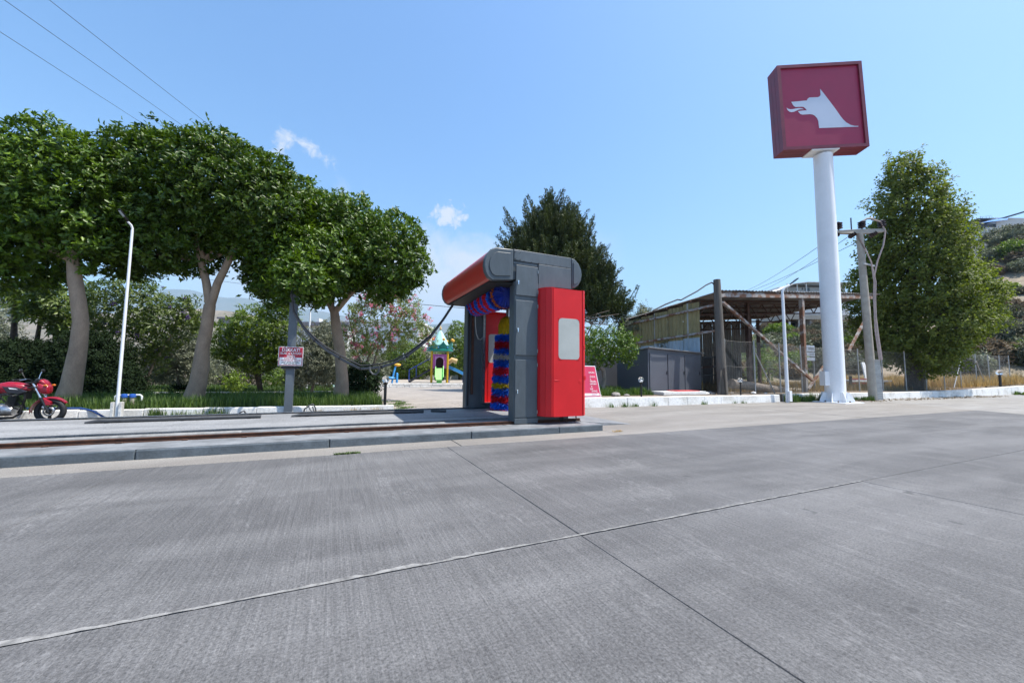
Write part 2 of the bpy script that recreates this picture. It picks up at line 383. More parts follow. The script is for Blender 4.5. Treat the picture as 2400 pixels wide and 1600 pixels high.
def clip(poly, a, b_):               # keep the side left of a->b
    out = []
    def side(p): return (b_[0] - a[0]) * (p[1] - a[1]) - (b_[1] - a[1]) * (p[0] - a[0])
    for i in range(len(poly)):
        p, q = poly[i], poly[(i + 1) % len(poly)]; sp, sq = side(p), side(q)
        if sp >= 0: out.append(p)
        if sp * sq < 0:
            t_ = sp / (sp - sq); out.append((p[0] + (q[0] - p[0]) * t_, p[1] + (q[1] - p[1]) * t_))
    return out
DA, DB = (17.95, 0.92), (24.8, 11.56)     # oblique joint where the yard meets the paler road slab
def slab(parent, x0, x1, y0, y1, mat, z=0.0, side=1, gap=.0065, gx=None):
    gl, gr = gx if gx else (gap, gap)
    p = [(x0 + gl, y0 + gap), (x1 - gr, y0 + gap), (x1 - gr, y1 - gap), (x0 + gl, y1 - gap)]
    p = clip(p, DA, DB) if side > 0 else clip(p, DB, DA)
    if len(p) < 3: return
    z += random.uniform(-.002, .002)
    n = len(p); b = MB(); g2 = .004
    cx = sum(q[0] for q in p) / n; cy = sum(q[1] for q in p) / n
    ins = [(q[0] + (g2 if q[0] < cx else -g2), q[1] + (g2 if q[1] < cy else -g2)) for q in p]
    v = [(q[0], q[1], z - .055) for q in p] + [(q[0], q[1], z - .006) for q in p] + [(q[0], q[1], z) for q in ins]
    f = [tuple(range(2 * n, 3 * n))] + [(i, (i + 1) % n, n + (i + 1) % n, n + i) for i in range(n)] + [(n + i, n + (i + 1) % n, 2 * n + (i + 1) % n, 2 * n + i) for i in range(n)]
    b.add(v, f); b.build('slab', mat, parent)
yard = bpy.data.objects.new('yard', None); COL.objects.link(yard); struct(yard)
UX = [1.67 + 3.72 * k for k in range(-6, 7)]
VY = [-8.17, -4.64, -1.1, 2.43, 6.0]
for i in range(len(UX) - 1):
    for j in range(len(VY) - 1): slab(yard, UX[i], UX[i + 1], VY[j], VY[j + 1], M['yard'], gx=tuple(((.003 if j < 3 else .0016) if abs(q - 1.67) < .1 else .0012) for q in (UX[i], UX[i + 1])))
apron = bpy.data.objects.new('apron', None); COL.objects.link(apron); struct(apron)
for x0, x1 in ((-20, -9.4), (-9.4, -3.5), (-3.5, 1.9), (1.9, 5.06)): slab(apron, x0, x1, 6.0, 6.62, M['apron'])
for x0, x1 in ((5.06, 9.6), (9.6, 13.75), (13.75, 18.2), (18.2, 25)):
    slab(apron, x0, x1, 6.0, 11.3, M['apron'])
road = bpy.data.objects.new('road', None); COL.objects.link(road); struct(road)
for x0, x1 in ((12, 24), (24, 34), (34, 47), (47, 64)):
    for y0, y1 in ((-9, -2), (-2, 4.7), (4.7, 10.9)): slab(road, x0, x1, y0, y1, M['road'], z=-.002, side=-1)
# ragged mortar smeared along the long joint
b = MB(); xs = np.arange(-3.2, 5.4, .045); top = []; bot = []
for x in xs:
    a = .5 + .5 * math.sin(x * 1.7 + 1.3) * math.sin(x * 0.9); wdt = (.004 + .034 * max(0, a) ** 2) * random.random() * 1.5
    if x > 2.4: wdt *= max(.12, 1 - (x - 2.4) / 2.2)
    top.append((x, 2.437 + wdt, .0035 + random.random() * .003)); bot.append((x, 2.432 - random.random() * .008, .003))
b.add(bot + top, [(i, i + 1, len(xs) + i + 1, len(xs) + i) for i in range(len(xs) - 1)])
tag(b.build('mortar_seam', M['mortar']), 'pale cement smeared along the long joint across the concrete yard', 'mortar seam')

# wash lane platform between the rails
lane = bpy.data.objects.new('wash_platform', None); COL.objects.link(lane); struct(lane)
b = MB(); b.box(-6.5, 5.02, 6.86, 8.10, -.03, .118); b.build('platform_strip', M['slate_top'], lane, bevel=.01)
b = MB()
n = 90; xs = [-6.5 + i * (11.5 / n) for i in range(n + 1)]
vs_ = []
for x in xs:
    e = 8.10 + .02 * math.sin(x * 3.1) + random.uniform(-.014, .014)
    vs_ += [(x, e + .012, .117), (x, e, .150), (x, 10.40, .152)]
b.add(vs_, [(3 * i, 3 * i + 3, 3 * i + 4, 3 * i + 1) for i in range(n)] + [(3 * i + 1, 3 * i + 4, 3 * i + 5, 3 * i + 2) for i in range(n)])
b.build('lane_slab', M['lane'], lane)
b = MB(); b.box(-6.5, 5.02, 10.405, 10.86, -.03, .112); b.build('platform_strip', M['lane'], lane, bevel=.01)
b = MB(); b.ext([(5.025, 7.2, -.03), (5.025, 7.2, .115), (6.35, 7.2, .004), (6.35, 7.2, -.03)], (0, 3.6, 0)); b.build('ramp', M['slate_top'], lane, bevel=.006)
kx = [-6.5, -4.35, -2.2, 0.02, 2.25, 4.02, 5.05]
for i in range(len(kx) - 1):
    b = MB(); b.box(kx[i] + .004, kx[i + 1] - .004, 6.55 + random.uniform(-.006, .006), 6.855, -.03, .122 + random.uniform(-.003, .003)); b.build('kerb_block', M['slate'], lane, bevel=.014)
# pale worn top skin on the kerb blocks
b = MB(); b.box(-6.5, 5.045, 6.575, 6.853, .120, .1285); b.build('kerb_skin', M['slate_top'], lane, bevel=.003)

def rail(y, mat, label, hgt, top):
    t = thing('track_rail', label, 'rail', (0, y, top))
    b = MB(); b.box(-6.6, 4.98, y - .05, y + .05, top + .001, top + .014); b.build('foot', mat, t)
    b = MB(); b.box(-6.6, 4.98, y - .018, y + .018, top + .0145, top + hgt); b.build('web', mat, t)
    b = MB(); b.box(-6.6, 4.98, y - .028, y + .028, top + hgt, top + hgt + .016); b.build('rail_head', M['steel'] if mat is M['dark_rail'] else mat, t, bevel=.004)
    cb_ = MB(); cb_.box(-.035, .035, y - .085, y - .052, top + .001, top + .022); first = None
    for k in range(16):
        x = -6.2 + k * .72
        if first is None:
            first = cb_.build('clip', mat, t, bevel=.004); first.location.x = x; 
        else:
            c = first.copy(); COL.objects.link(c); c.location.x = x
rail(7.28, M['rust_rail'], 'rust brown wash track rail along the near side of the lane', .045, .118)
rail(10.58, M['dark_rail'], 'dark steel wash track rail along the far side of the lane', .045, .112)
def guide(x0, x1, y, mat, label, z=.150, r=.036):
    t = thing('wheel_guide', label, 'wheel guide', (x0, y, z))
    b = MB(); b.tube([(x0, y, z + r * .2), (x0 + .16, y, z + r), (x1 - .02, y, z + r), (x1, y, z + r * .9)], [r * .8, r, r, r], 12); b.build('pipe', mat, t, smooth=True)
    for k in range(3):
        x = x0 + .3 + (x1 - x0 - .5) * k / 2; b = MB(); b.box(x - .03, x + .03, y - .055, y + .055, z + .0005, z + .012); b.build('bracket', M['dark_rail'], t)
guide(-3.8, -1.25, 7.50, M['pipe_grey'], 'grey wheel guide pipe by the rust brown rail, farther from the machine', .1185)
guide(-.72, 2.02, 7.50, M['pipe_grey'], 'grey wheel guide pipe by the rust brown rail, nearer the machine', .1185)
guide(-3.95, -1.28, 9.62, M['pipe_dark'], 'dark wheel guide pipe by the far rail, farther from the machine', .152)
guide(-.73, 2.08, 9.66, M['pipe_dark'], 'dark wheel guide pipe by the far rail, nearer the machine', .152)
b = MB(); b.tube([(2.30, 9.80, .185), (2.62, 9.60, .185)], .032, 10); tag(b.build('guide_stub', M['pipe_dark'], smooth=True), 'short dark pipe stub lying between the rails in front of the wash machine', 'pipe')

# ------------------------------------------------------------------ kerbs
def kerb_run(name, pts, wid, heights, label, z0=-.03, step=.9, mat='white'):
    t = thing(name, label, 'kerb', (pts[0][0], pts[0][1], 0))
    for i in range(len(pts) - 1):
        a = Vector(pts[i] + (0,)); c = Vector(pts[i + 1] + (0,)); d = c - a; ln_ = d.length; d.normalize(); nrm = Vector((-d.y, d.x, 0))
        n_ = max(1, int(round(ln_ / step)))
        for k in range(n_):
            s0, s1 = ln_ * k / n_, ln_ * (k + 1) / n_
            h0 = heights[i] + (heights[i + 1] - heights[i]) * s0 / ln_; h1 = heights[i] + (heights[i + 1] - heights[i]) * s1 / ln_
            h0 += random.uniform(-.008, .008); h1 += random.uniform(-.008, .008); off = random.uniform(-.008, .008)
            p0 = a + d * (s0 + .0015) + nrm * off; p1 = a + d * (s1 - .0015) + nrm * off; b = MB()
            b.add([p0 + Vector((0, 0, z0)), p1 + Vector((0, 0, z0)), p1 + nrm * wid + Vector((0, 0, z0)), p0 + nrm * wid + Vector((0, 0, z0)),
                   p0 + nrm * .018 + Vector((0, 0, h0)), p1 + nrm * .018 + Vector((0, 0, h1)), p1 + nrm * (wid - .015) + Vector((0, 0, h1)), p0 + nrm * (wid - .015) + Vector((0, 0, h0))],
                  [(0, 3, 2, 1), (4, 5, 6, 7), (0, 1, 5, 4), (1, 2, 6, 5), (2, 3, 7, 6), (3, 0, 4, 7)])
            b.build('kerb_stone', M[mat], t, bevel=.018)
    return t
kerb_run('kerb', [(-14, 11.95), (-5, 11.85), (1.66, 11.62)], .20, [.22, .22, .19], 'whitewashed kerb in front of the grassy bed under the clipped trees', step=1.1)
kerb_run('kerb', [(7.7, 11.12), (12.5, 11.02), (18.1, 10.95)], .30, [.32, .32, .31], 'whitewashed kerb running past the grey metal cabinet', step=1.0)
kerb_run('kerb', [(18.75, 11.05), (26.6, 10.75), (33.2, 10.72), (37, 10.75), (46, 10.9), (58, 11.3)], .26, [.34, .34, .36, .42, .60, .72], 'long low whitewashed wall behind the tall sign pole and leafy poplar', step=1.3)

# ------------------------------------------------------------------ planted and paved ground behind the kerbs
struct(sheet('garden_bed', [(-60, 12.6), (-14, 12.1), (-5, 12.0), (1.45, 11.78), (1.45, 17.2), (-60, 17.6)], .15, M['bed'], .2))
struct(sheet('lawn_bed', [(-60, 20.4), (0.2, 20.0), (0.2, 27.6), (-60, 27.8)], .13, M['bed'], .2))
struct(sheet('verge', [(7.72, 11.40), (18.9, 11.25), (26.6, 10.98), (37, 10.98), (46, 11.1), (60, 11.6), (62, 30), (26, 26), (7.72, 24.5)], .325, M['earth'], .33))
# block paving: base sheet, plus the nearest blocks as pieces
pav = sheet('paved_path', [(1.46, 10.87), (7.70, 10.87), (9.5, 28.6), (-14, 28.6), (-14, 27.85), (.25, 27.65), (.25, 20.0), (-60, 20.35), (-60, 17.65), (1.46, 17.25)], .018, M['paving'], .05); struct(pav)
pb = MB(); pb.box(-.097, .097, -.097, .097, 0, .022)
first = None
for j in range(14):
    for i in range(16):
        x, y = 1.80 + i * .2 + (.1 if j % 2 else 0), 11.15 + j * .2
        if y < 11.95 and x < 1.9: continue
        if first is None: first = pb.build('paving_block', M['paving'], pav, bevel=.006); o = first
        else: o = first.copy(); COL.objects.link(o)
        o.location = (x, y, .0185 + random.uniform(-.003, .003)); o.rotation_euler.z = random.uniform(-.012, .012)
struct(sheet('play_sand', [(-1.5, 28.9), (30, 28.9), (30, 46), (-1.5, 46)], .27, M['sand'], .3))
# whitewashed rubble edging of the play area, two uneven courses
t = thing('edging_wall', 'low whitewashed rubble wall edging the sandy play area', 'wall', (6, 28.6, 0))
b = MB(); b.box(-1.9, 24, 28.62, 28.88, -.05, .30); b.build('wall_core', M['white_stone'], t)
protos = []
for k in range(4):
    q = MB(); w_ = .36 + .13 * k; q.box(0, w_, -.03, .05, 0, .145); bm_ = q
    protos.append((w_, q))
meshes = []
for c in range(2):
    x = -1.9 + c * .2
    while x < 14:
        k = random.randrange(4); w_, q = protos[k]
        key = k
        o = None
        for kk, mm in meshes:
            if kk == key: o = bpy.data.objects.new('stone', mm); COL.objects.link(o); o.parent = t; break
        if o is None:
            o = MB().add([(v[0] + 6, v[1] + 28.6, v[2]) for v in q.v], q.f).build('stone', M['white_stone'], t)
            bm = bmesh.new(); bm.from_mesh(o.data); bmesh.ops.bevel(bm, geom=bm.edges[:], offset=.022, segments=1, affect='EDGES'); bm.to_mesh(o.data); bm.free()
            meshes.append((key, o.data))
        o.location = (x - 6, random.uniform(-.02, .01), .005 + c * .155); x += w_ + .02
kerb_run('path_edging', [(-14, 20.42), (-6, 20.36), (0.18, 20.05)], .16, [.2, .2, .2], 'thin whitewashed edging of the back lawn along the paved side path', step=1.2)
kerb_run('play_edging', [(-2, 46.1), (14, 46.1), (30, 46.2)], .3, [.75, .75, .75], 'whitewashed kerb at the back of the sandy play area', step=2.0)

# ------------------------------------------------------------------ roll-over wash machine
mc = thing('car_wash_gantry', 'grey and red rollover car wash gantry with striped brushes on rails', 'car wash', (4.0, 8.9, .12))
Z0 = .125
def plate(name, x0, x1, y, z0, z1, d, mat, parent, bevel=.008):   # panel proud of a face looking towards -Y
    b = MB(); b.box(x0, x1, y - d, y + .002, z0, z1); return b.build(name, mat, parent, bevel=bevel)
def handle(x, y, z, parent):
    b = MB(); b.tube([(x, y + .002, z), (x, y - .03, z)], .017, 12); b.bar((x, y - .026, z + .01), (x, y - .032, z - .065), .016, .012); return b.build('handle', M['chrome'], parent, smooth=True)
def leg(y0, y1, name):
    b = MB(); b.box(3.345, 3.90, y0, y1, Z0 + .045, 3.03); b.build(name, M['grey'], mc, bevel=.012)
    b = MB(); b.box(3.90, 4.68, y0 + .06, y1 - .02, Z0 + .03, .30); b.build('base_frame', M['grey_d'], mc, bevel=.008)
leg(7.20, 7.46, 'leg'); leg(10.28, 10.56, 'leg')
b = MB(); b.box(3.355, 3.88, 7.16, 7.198, Z0 + .005, .235); b.build('skirt', M['grey'], mc, bevel=.006)
# doors on the leg beside the red cover
for z0, z1, zh in ((2.735, 3.365, 3.02), (1.505, 2.635, 2.04), (.255, 1.415, .80)):
    d = plate('door', 3.362, 3.872, 7.198, z0, z1, .024, M['grey'], mc, .007); handle(3.405, 7.174, zh, d)
    for zq in (z0 + .1, z1 - .1):
        b = MB(); b.tube([(3.868, 7.170, zq - .035), (3.868, 7.170, zq + .035)], .010, 8); b.build('hinge', M['steel'], d, smooth=True)
# top box: frame, cap panels
b = MB(); b.box(3.305, 4.715, 7.23, 10.52, 3.06, 3.675); b.build('crossbeam', M['grey_d'], mc, bevel=.012)
plate('fascia', 3.31, 4.72, 7.228, 3.455, 3.69, .026, M['grey'], mc)
bp_ = plate('cover_plate', 3.325, 3.47, 7.201, 3.47, 3.655, .008, M['grey'], mc, .003)
for x in (3.34, 3.455):
    for z in (3.485, 3.64):
        b = MB(); b.tube([(x, 7.194, z), (x, 7.182, z)], .009, 8); b.build('bolt', M['dark_rail'], bp_)
plate('access_panel', 3.895, 4.715, 7.228, 2.70, 3.448, .030, M['grey'], mc)
for k in range(7):
    b = MB(); b.tube([(3.55 + k * .175, 7.203, 3.468), (3.55 + k * .175, 7.194, 3.468)], .008, 8); b.build('screw', M['dark_rail'], mc)
plate('header', 3.315, 3.88, 7.228, 3.385, 3.448, .012, M['grey_d'], mc)
def dprof(xs_, sgn):                # outline of a rounded housing in X,Z
    return xs_
front = [(3.30, 3.68), (2.90, 3.665), (2.80, 3.61), (2.715, 3.50), (2.675, 3.38), (2.665, 3.27), (2.69, 3.14), (2.75, 3.04), (2.84, 2.985), (3.30, 3.035)]
rear = [(4.722, 3.685), (4.80, 3.665), (4.90, 3.58), (4.965, 3.46), (4.985, 3.36), (4.965, 3.22), (4.90, 3.10), (4.80, 3.025), (4.722, 3.02)]
def shrink(p, cx, cz, k): return [(cx + (x - cx) * k, cz + (z - cz) * k) for x, z in p]
for prof, cx, nm in ((front, 3.05, 'housing'), (rear, 4.82, 'housing')):
    b = MB(); b.ext([(x, 7.30, z) for x, z in shrink(prof, cx, 3.33, .975)], (0, 3.12, 0)); hs = b.build(nm, M['red_curve'], mc, smooth=True)
    for y0, y1 in ((7.185, 7.30), (10.42, 10.53)):
        b = MB(); b.ext([(x, y0, z) for x, z in prof], (0, y1 - y0, 0)); cp = b.build('end_cap', M['grey'], hs, smooth=True, bevel=.02, seg=3)
    ins = shrink(prof, cx if cx > 4 else 3.06, 3.33, .74)
    if cx < 4: ins = [(min(x, 3.245), z) for x, z in ins]
    else: ins = [(max(x, 4.755), z) for x, z in ins]
    b = MB(); b.ext([(x, 7.184, z) for x, z in ins], (0, -.016, 0)); b.build('cap_panel', M['grey'], hs, bevel=.008)
b = MB(); b.box(2.83, 4.70, 7.32, 10.40, 2.965, 3.02); b.build('shade_soffit', M['black'], mc)  # black sheet paints in the shade beneath the housing and crossbeam
# red side covers: open-backed folded shells, one on each leg
def cover(yin, yout, zt):
    s_ = 1 if yout > yin else -1
    y = lambda d: yin + s_ * d
    prof = [(3.885, y(0.0)), (3.895, y(.10)), (3.955, y(.215)), (4.045, y(.285)), (4.075, y(.295)), (4.085, y(.278)), (4.10, y(.30)), (4.78, y(.30)), (4.795, y(.285)), (4.81, y(.295)), (4.875, y(.245)), (4.895, y(.10)), (4.895, y(0.0))]
    q = MB(); n = len(prof); ZZ = [.285, .95, 1.05, 1.15, 2.0, zt]
    WX0, WX1, WZ0, WZ1 = 4.205, 4.715, 1.435, 2.285
    # outer skin as vertical strips; the front strip is cut round the window
    for i in range(n - 1):
        (xa, ya), (xb, yb) = prof[i], prof[i + 1]
        if abs(xb - xa) > .5:
            cells = [((xa, WX0), (.285, zt)), ((WX1, xb), (.285, zt)), ((WX0, WX1), (.285, WZ0)), ((WX0, WX1), (WZ1, zt))]
            for (u0, u1), (z0, z1) in cells: q.add([(u0, ya, z0), (u1, ya, z0), (u1, ya, z1), (u0, ya, z1)], [(0, 1, 2, 3)])
        else: q.add([(xa, ya, .285), (xb, yb, .285), (xb, yb, zt), (xa, ya, zt)], [(0, 1, 2, 3)])
    q.add([(x, yy, zt) for x, yy in prof], [tuple(range(n))]); q.add([(x, yy, .285) for x, yy in prof], [tuple(range(n))])
    o = q.build('cover', M['red'], mc); sm = o.modifiers.new('solid', 'SOLIDIFY'); sm.thickness = .012; sm.offset = -1
    # rounded frosted pane with a thin chipped lip
    rr = .075; pts = []
    for cx_, cz_, a0 in ((WX1 - rr, WZ1 - rr, 0), (WX0 + rr, WZ1 - rr, 90), (WX0 + rr, WZ0 + rr, 180), (WX1 - rr, WZ0 + rr, 270)):
        for k in range(6): a_ = R(a0 + 18 * k); pts.append((cx_ + rr * math.cos(a_), cz_ + rr * math.sin(a_)))
    big = [((x - 4.46) * 1.06 + 4.46, (z - 1.86) * 1.04 + 1.86) for x, z in pts]
    b = MB(); b.ext([(x, y(.303), z) for x, z in pts], (0, s_ * -.012, 0)); b.build('pane', M['frost'], o, bevel=.003)
    # red rounded corners of the opening
    for cx_, cz_, sx, sz in ((WX0, WZ0, 1, 1), (WX1, WZ0, -1, 1), (WX0, WZ1, 1, -1), (WX1, WZ1, -1, -1)):
        arc = [(cx_ + sx * rr * (1 - math.sin(R(15 * k))), cz_ + sz * rr * (1 - math.cos(R(15 * k)))) for k in range(7)]
        b = MB(); b.ext([(cx_ - sx * .002, y(.3005), cz_ - sz * .002)] + [(x, y(.3005), z) for x, z in arc], (0, s_ * .006, 0)); b.build('corner', M['red'], o)
    return o
cv = cover(7.195, 6.895, 2.915); cover(10.56, 10.86, 2.915)
# dents low on the near cover
for (x, z, rx, rz) in ((4.17, 1.0, .09, .012), (4.73, .985, .05, .05), (4.85, 1.06, .03, .05), (4.84, 1.70, .02, .05)):
    b = MB(); k = 14
    b.add([(x + rx * math.cos(2 * math.pi * i / k), 6.8935, z + rz * math.sin(2 * math.pi * i / k)) for i in range(k)] + [(x - rx * .15, 6.886, z + rz * .3)], [(i, (i + 1) % k, k) for i in range(k)]); b.build('dent', M['red'], cv, smooth=True)
# inner face of the far leg: slide channel, strip, hose
b = MB(); b.box(3.47, 3.53, 10.225, 10.279, .55, 2.75); b.build('slide_channel', M['rust_rail'], mc)
b = MB(); b.box(3.375, 3.41, 10.245, 10.279, .25, 2.95); b.build('cable_strip', M['black'], mc)
b = MB(); b.box(3.80, 3.855, 10.22, 10.279, .3, 2.9); b.build('slide_channel', M['steel'], mc)
hp = [(3.56, 10.24, 2.72), (3.565, 10.21, 2.4), (3.59, 10.2, 2.2), (3.65, 10.2, 2.06), (3.72, 10.2, 2.05), (3.79, 10.2, 2.12)]
b = MB(); b.tube(hp, .016, 8); b.build('hose', M['galv'], mc, smooth=True)
# brushes made of bristle bands
def bristles(c0, c1, rad, n, mat, name, parent, droop=0.0, wid=.012, seed=0):
    rg = np.random.default_rng(seed); c0 = np.array(c0); c1 = np.array(c1); ax = (c1 - c0); ax_l = np.linalg.norm(ax); ax /= ax_l
    e = np.cross(ax, (0.3, 0.2, 1.0) if abs(ax[2]) < .9 else (1, 0, 0)); e /= np.linalg.norm(e); g_ = np.cross(ax, e)
    t_ = rg.random(n); ph = rg.random(n) * 2 * math.pi; rr = rad * (0.86 + .2 * rg.random(n))
    base = c0 + np.outer(t_ * ax_l, ax); d = np.outer(np.cos(ph), e) + np.outer(np.sin(ph), g_)
    tang = -np.outer(np.sin(ph), e) + np.outer(np.cos(ph), g_)
    d2 = d + tang * rg.normal(0, .22, (n, 1)) + ax * rg.normal(0, .12, (n, 1)); d2[:, 2] -= droop * (.7 + .6 * rg.random(n))
    d2 /= np.linalg.norm(d2, axis=1)[:, None]
    p0 = base + d * rad * .25; p1 = base + d * rad * .25 + (d * .5 + d2 * .5) * (rr * .4)[:, None]; p2 = p1 + d2 * (rr * .42)[:, None]
    sd = tang * wid / 2 + ax * rg.normal(0, wid / 3, (n, 1))
    V = np.stack([p0 - sd, p0 + sd, p1 - sd, p1 + sd, p2 - sd * .8, p2 + sd * .8], 1).reshape(-1, 3)
    k = np.arange(n)[:, None] * 6
    F = np.concatenate([k + [0, 1, 3, 2], k + [2, 3, 5, 4]], 0)
    return np_mesh(name, V, F, mat, parent, np.repeat(rg.random(n), 6))
def BRISTLE(name, c): return LEAF(name, tuple(q * .6 for q in c), c, rough=.5, trans=.12, tint=(1, 1, 1))
M['br_red'] = BRISTLE('red_bristle', (.88, .02, .04)); M['br_blue'] = BRISTLE('blue_bristle', (.02, .19, .92)); M['br_yel'] = BRISTLE('yellow_bristle', (.80, .56, .01))
M['br_orange'] = BRISTLE('orange_bristle', (.85, .20, .01)); M['br_white'] = BRISTLE('white_bristle', (.72, .66, .58)); M['br_navy'] = BRISTLE('navy_bristle', (.015, .04, .40)); M['br_pink'] = BRISTLE('pink_bristle', (.60, .08, .14))
A_, B_ = np.array((3.36, 7.60, 2.83)), np.array((3.56, 10.18, 2.975))
b = MB(); b.tube([A_, B_], .09, 14); tb = b.build('horizontal_brush', M['br_navy'], mc, smooth=True)
segs = [('br_navy', .0, .07), ('br_orange', .07, .13), ('br_navy', .13, .2), ('br_blue', .2, .30), ('br_red', .30, .40), ('br_blue', .40, .48), ('br_red', .48, .58), ('br_blue', .58, .70), ('br_red', .70, .80), ('br_blue', .80, .87), ('br_red', .87, .94), ('br_blue', .94, 1.0)]
for i, (m_, a, c) in enumerate(segs):
    bristles(A_ + (B_ - A_) * a, A_ + (B_ - A_) * c, .27, int(9500 * (c - a)), M[m_], 'bristle_band', tb, seed=i, wid=.022)
def side_brush(x, y, z0, z1, rad, seed):
    b = MB(); b.tube([(x, y, z0), (x, y, 2.9)], .05, 12); sb = b.build('vertical_brush', M['steel'], mc, smooth=True)
    bands = ['br_pink', 'br_blue', 'br_red', 'br_blue', 'br_yel', 'br_blue', 'br_red', 'br_blue', 'br_white', 'br_blue', 'br_red', 'br_blue']
    hts = [.6, .9, 1.05, 1.25, .7, 1.2, 1.1, 1.3, .8, .9, 1.1, .9]; tot = sum(hts); z = z0
    for i, (m_, h_) in enumerate(zip(bands, hts)):
        h_ = h_ / tot * (z1 - z0); bristles((x, y, z), (x, y, z + h_), rad * (1.05 - .25 * i / 12), 1500, M[m_], 'bristle_band', sb, droop=.5, wid=.02, seed=seed + i); z += h_
    bristles((x, y, z1 + .16), (x, y, z1 + .46), rad * .95, 1600, M['br_yel'], 'bristle_band', sb, droop=3.5, wid=.02, seed=seed + 40)
side_brush(4.36, 9.82, .17, 2.22, .42, 100); side_brush(4.45, 7.86, .17, 2.22, .30, 200)
# wheels under the legs, feet and a loose cable
for y in (7.28, 10.50):
    for x in (3.55, 4.5):
        b = MB(); Mx = Matrix.Translation((x, y, Z0 + .062)) @ Matrix.Rotation(R(90), 4, 'X'); b.lathe([(.05, -.03), (.055, -.028), (.055, .028), (.05, .03)], Mx, 18); b.build('wheel', M['dark_rail'], mc, smooth=True)
b = MB(); b.tube([(4.66, 7.25, .32), (4.76, 7.2, .33), (4.82, 7.18, .24), (4.84, 7.2, .15), (4.78, 7.3, .13)], .014, 8); b.build('hose', M['cable_black'], mc, smooth=True)
b = MB(); b.box(3.95, 4.70, 10.57, 10.62, .2, .3); b.build('base_frame', M['grey_d'], mc)
# ------------------------------------------------------------------ text
def text_obj(s, size, mat, parent, loc, right=(1, 0, 0), up=(0, 0, 1), width=None, align='CENTER', bold=0.0, name='lettering'):
    cu = bpy.data.curves.new('t', 'FONT'); cu.body = s; cu.size = size; cu.align_x = align; cu.align_y = 'CENTER'; cu.offset = bold * size
    to = bpy.data.objects.new('t', cu); COL.objects.link(to); bpy.context.view_layer.update()
    me = bpy.data.meshes.new_from_object(to.evaluated_get(bpy.context.evaluated_depsgraph_get()))
    bpy.data.objects.remove(to); bpy.data.curves.remove(cu)
    n = len(me.vertices)
    if n == 0: return None
    co = np.zeros(n * 3, np.float32); me.vertices.foreach_get('co', co); co = co.reshape(-1, 3)
    if width:
        w_ = co[:, 0].max() - co[:, 0].min(); co[:, 0] *= width / w_
    off = np.array(parent_origin(parent)) if parent else np.zeros(3)
    P = np.array(loc) - off + np.outer(co[:, 0], right) + np.outer(co[:, 1], up)
    me.vertices.foreach_set('co', P.astype(np.float32).ravel()); me.update()
    me.materials.clear(); me.materials.append(mat)
    o = bpy.data.objects.new(name, me); COL.objects.link(o)
    if parent: o.parent = parent
    return o

# ------------------------------------------------------------------ cable post with warning sign and the festoon to the machine
PX, PY = -.97, 11.72
t = thing('cable_post', 'dark grey square steel post carrying the wash cable', 'post', (PX, PY, 0))
b = MB(); b.box(PX - .095, PX + .095, PY - .095, PY + .095, .01, 3.25); b.build('shaft', M['post_grey'], t, bevel=.006)
b = MB(); b.box(PX - .14, PX + .14, PY - .14, PY + .14, -.02, .012); b.build('base_plate', M['post_grey'], t)
b = MB(); b.box(PX - .2, PX + .2, PY - .135, PY - .097, 1.18, 1.24); b.build('bracket', M['black'], t)
SY = PY - .15
sx0, sx1, sz0, sz1 = PX - .275, PX + .285, 1.255, 1.745
t = thing('warning_sign', 'red and white wet floor warning sign fixed to the dark grey cable post', 'sign', (PX, SY, 1.25))
b = MB(); b.box(sx0, sx1, SY, SY + .012, sz0, sz1); b.build('board', M['white_metal'], t, bevel=.004)
M['sred'] = MAT('warning_red', (.42, .015, .04), .4, var=.05, scale=3); M['sblk'] = MAT('print_black', (.05, .05, .06), .6, var=.05)
b = MB(); b.box(sx0 + .012, sx1 - .012, SY - .002, SY - .0005, sz0 + .012, sz1 - .012); b.build('red_field', M['sred'], t)
b = MB(); b.box(sx0 + .03, sx1 - .03, SY - .004, SY - .0025, sz0 + .026, sz0 + .215); b.build('white_field', M['white_metal'], t)
cxs = (sx0 + sx1) / 2
text_obj('DİKKAT!', .12, M['white_metal'], t, (cxs, SY - .0045, sz1 - .085), width=.40, bold=.02)
text_obj('ISLAK ve KAYGAN', .075, M['white_metal'], t, (cxs, SY - .0045, sz1 - .172), width=.47, bold=.015)
text_obj('ZEMİN', .075, M['white_metal'], t, (cxs, SY - .0045, sz1 - .245), width=.19, bold=.015)
text_obj('SADECE BİNEK', .05, M['sred'], t, (cxs, SY - .0055, sz0 + .185), width=.29, bold=.015)
text_obj('OTOMOBİLLER YIKANIR', .05, M['sred'], t, (cxs, SY - .0055, sz0 + .137), width=.45, bold=.015)
for z, ws in ((.100, (.09, .10, .15)), (.072, (.1, .06, .12, .1)), (.046, (.08, .07, .12))):
    x = cxs - sum(ws) / 2 - .012 * len(ws) / 2; b = MB()
    for w_ in ws: b.box(x, x + w_, SY - .006, SY - .0045, sz0 + z - .006, sz0 + z + .006); x += w_ + .014
    b.build('small_print', M['sblk'], t)
fest = [(684, 690), (686, 705), (689, 729), (700.6, 748), (718, 772), (738, 793), (765, 815), (796, 833.5), (820, 846), (845, 858), (867, 857), (894, 854), (921.6, 846), (953, 830.6), (982, 809), (1007.7, 787.6), (1023, 768), (1041, 744.5), (1066, 707)]
e0 = np.array((PX + .02, PY - .12, 0)); e1 = np.array((2.88, 10.45, 0)); dep0 = (e0 - CAM) @ _f; dep1 = (e1 - CAM) @ _f
def fpath(dy=0.0, dd=0.0):
    out = []
    for i, (x, y) in enumerate(fest):
        k = i / (len(fest) - 1); out.append(pix(x, y + dy * math.sin(math.pi * k), 10.05 + (10.62 - 10.05) * k + dd))
    return out
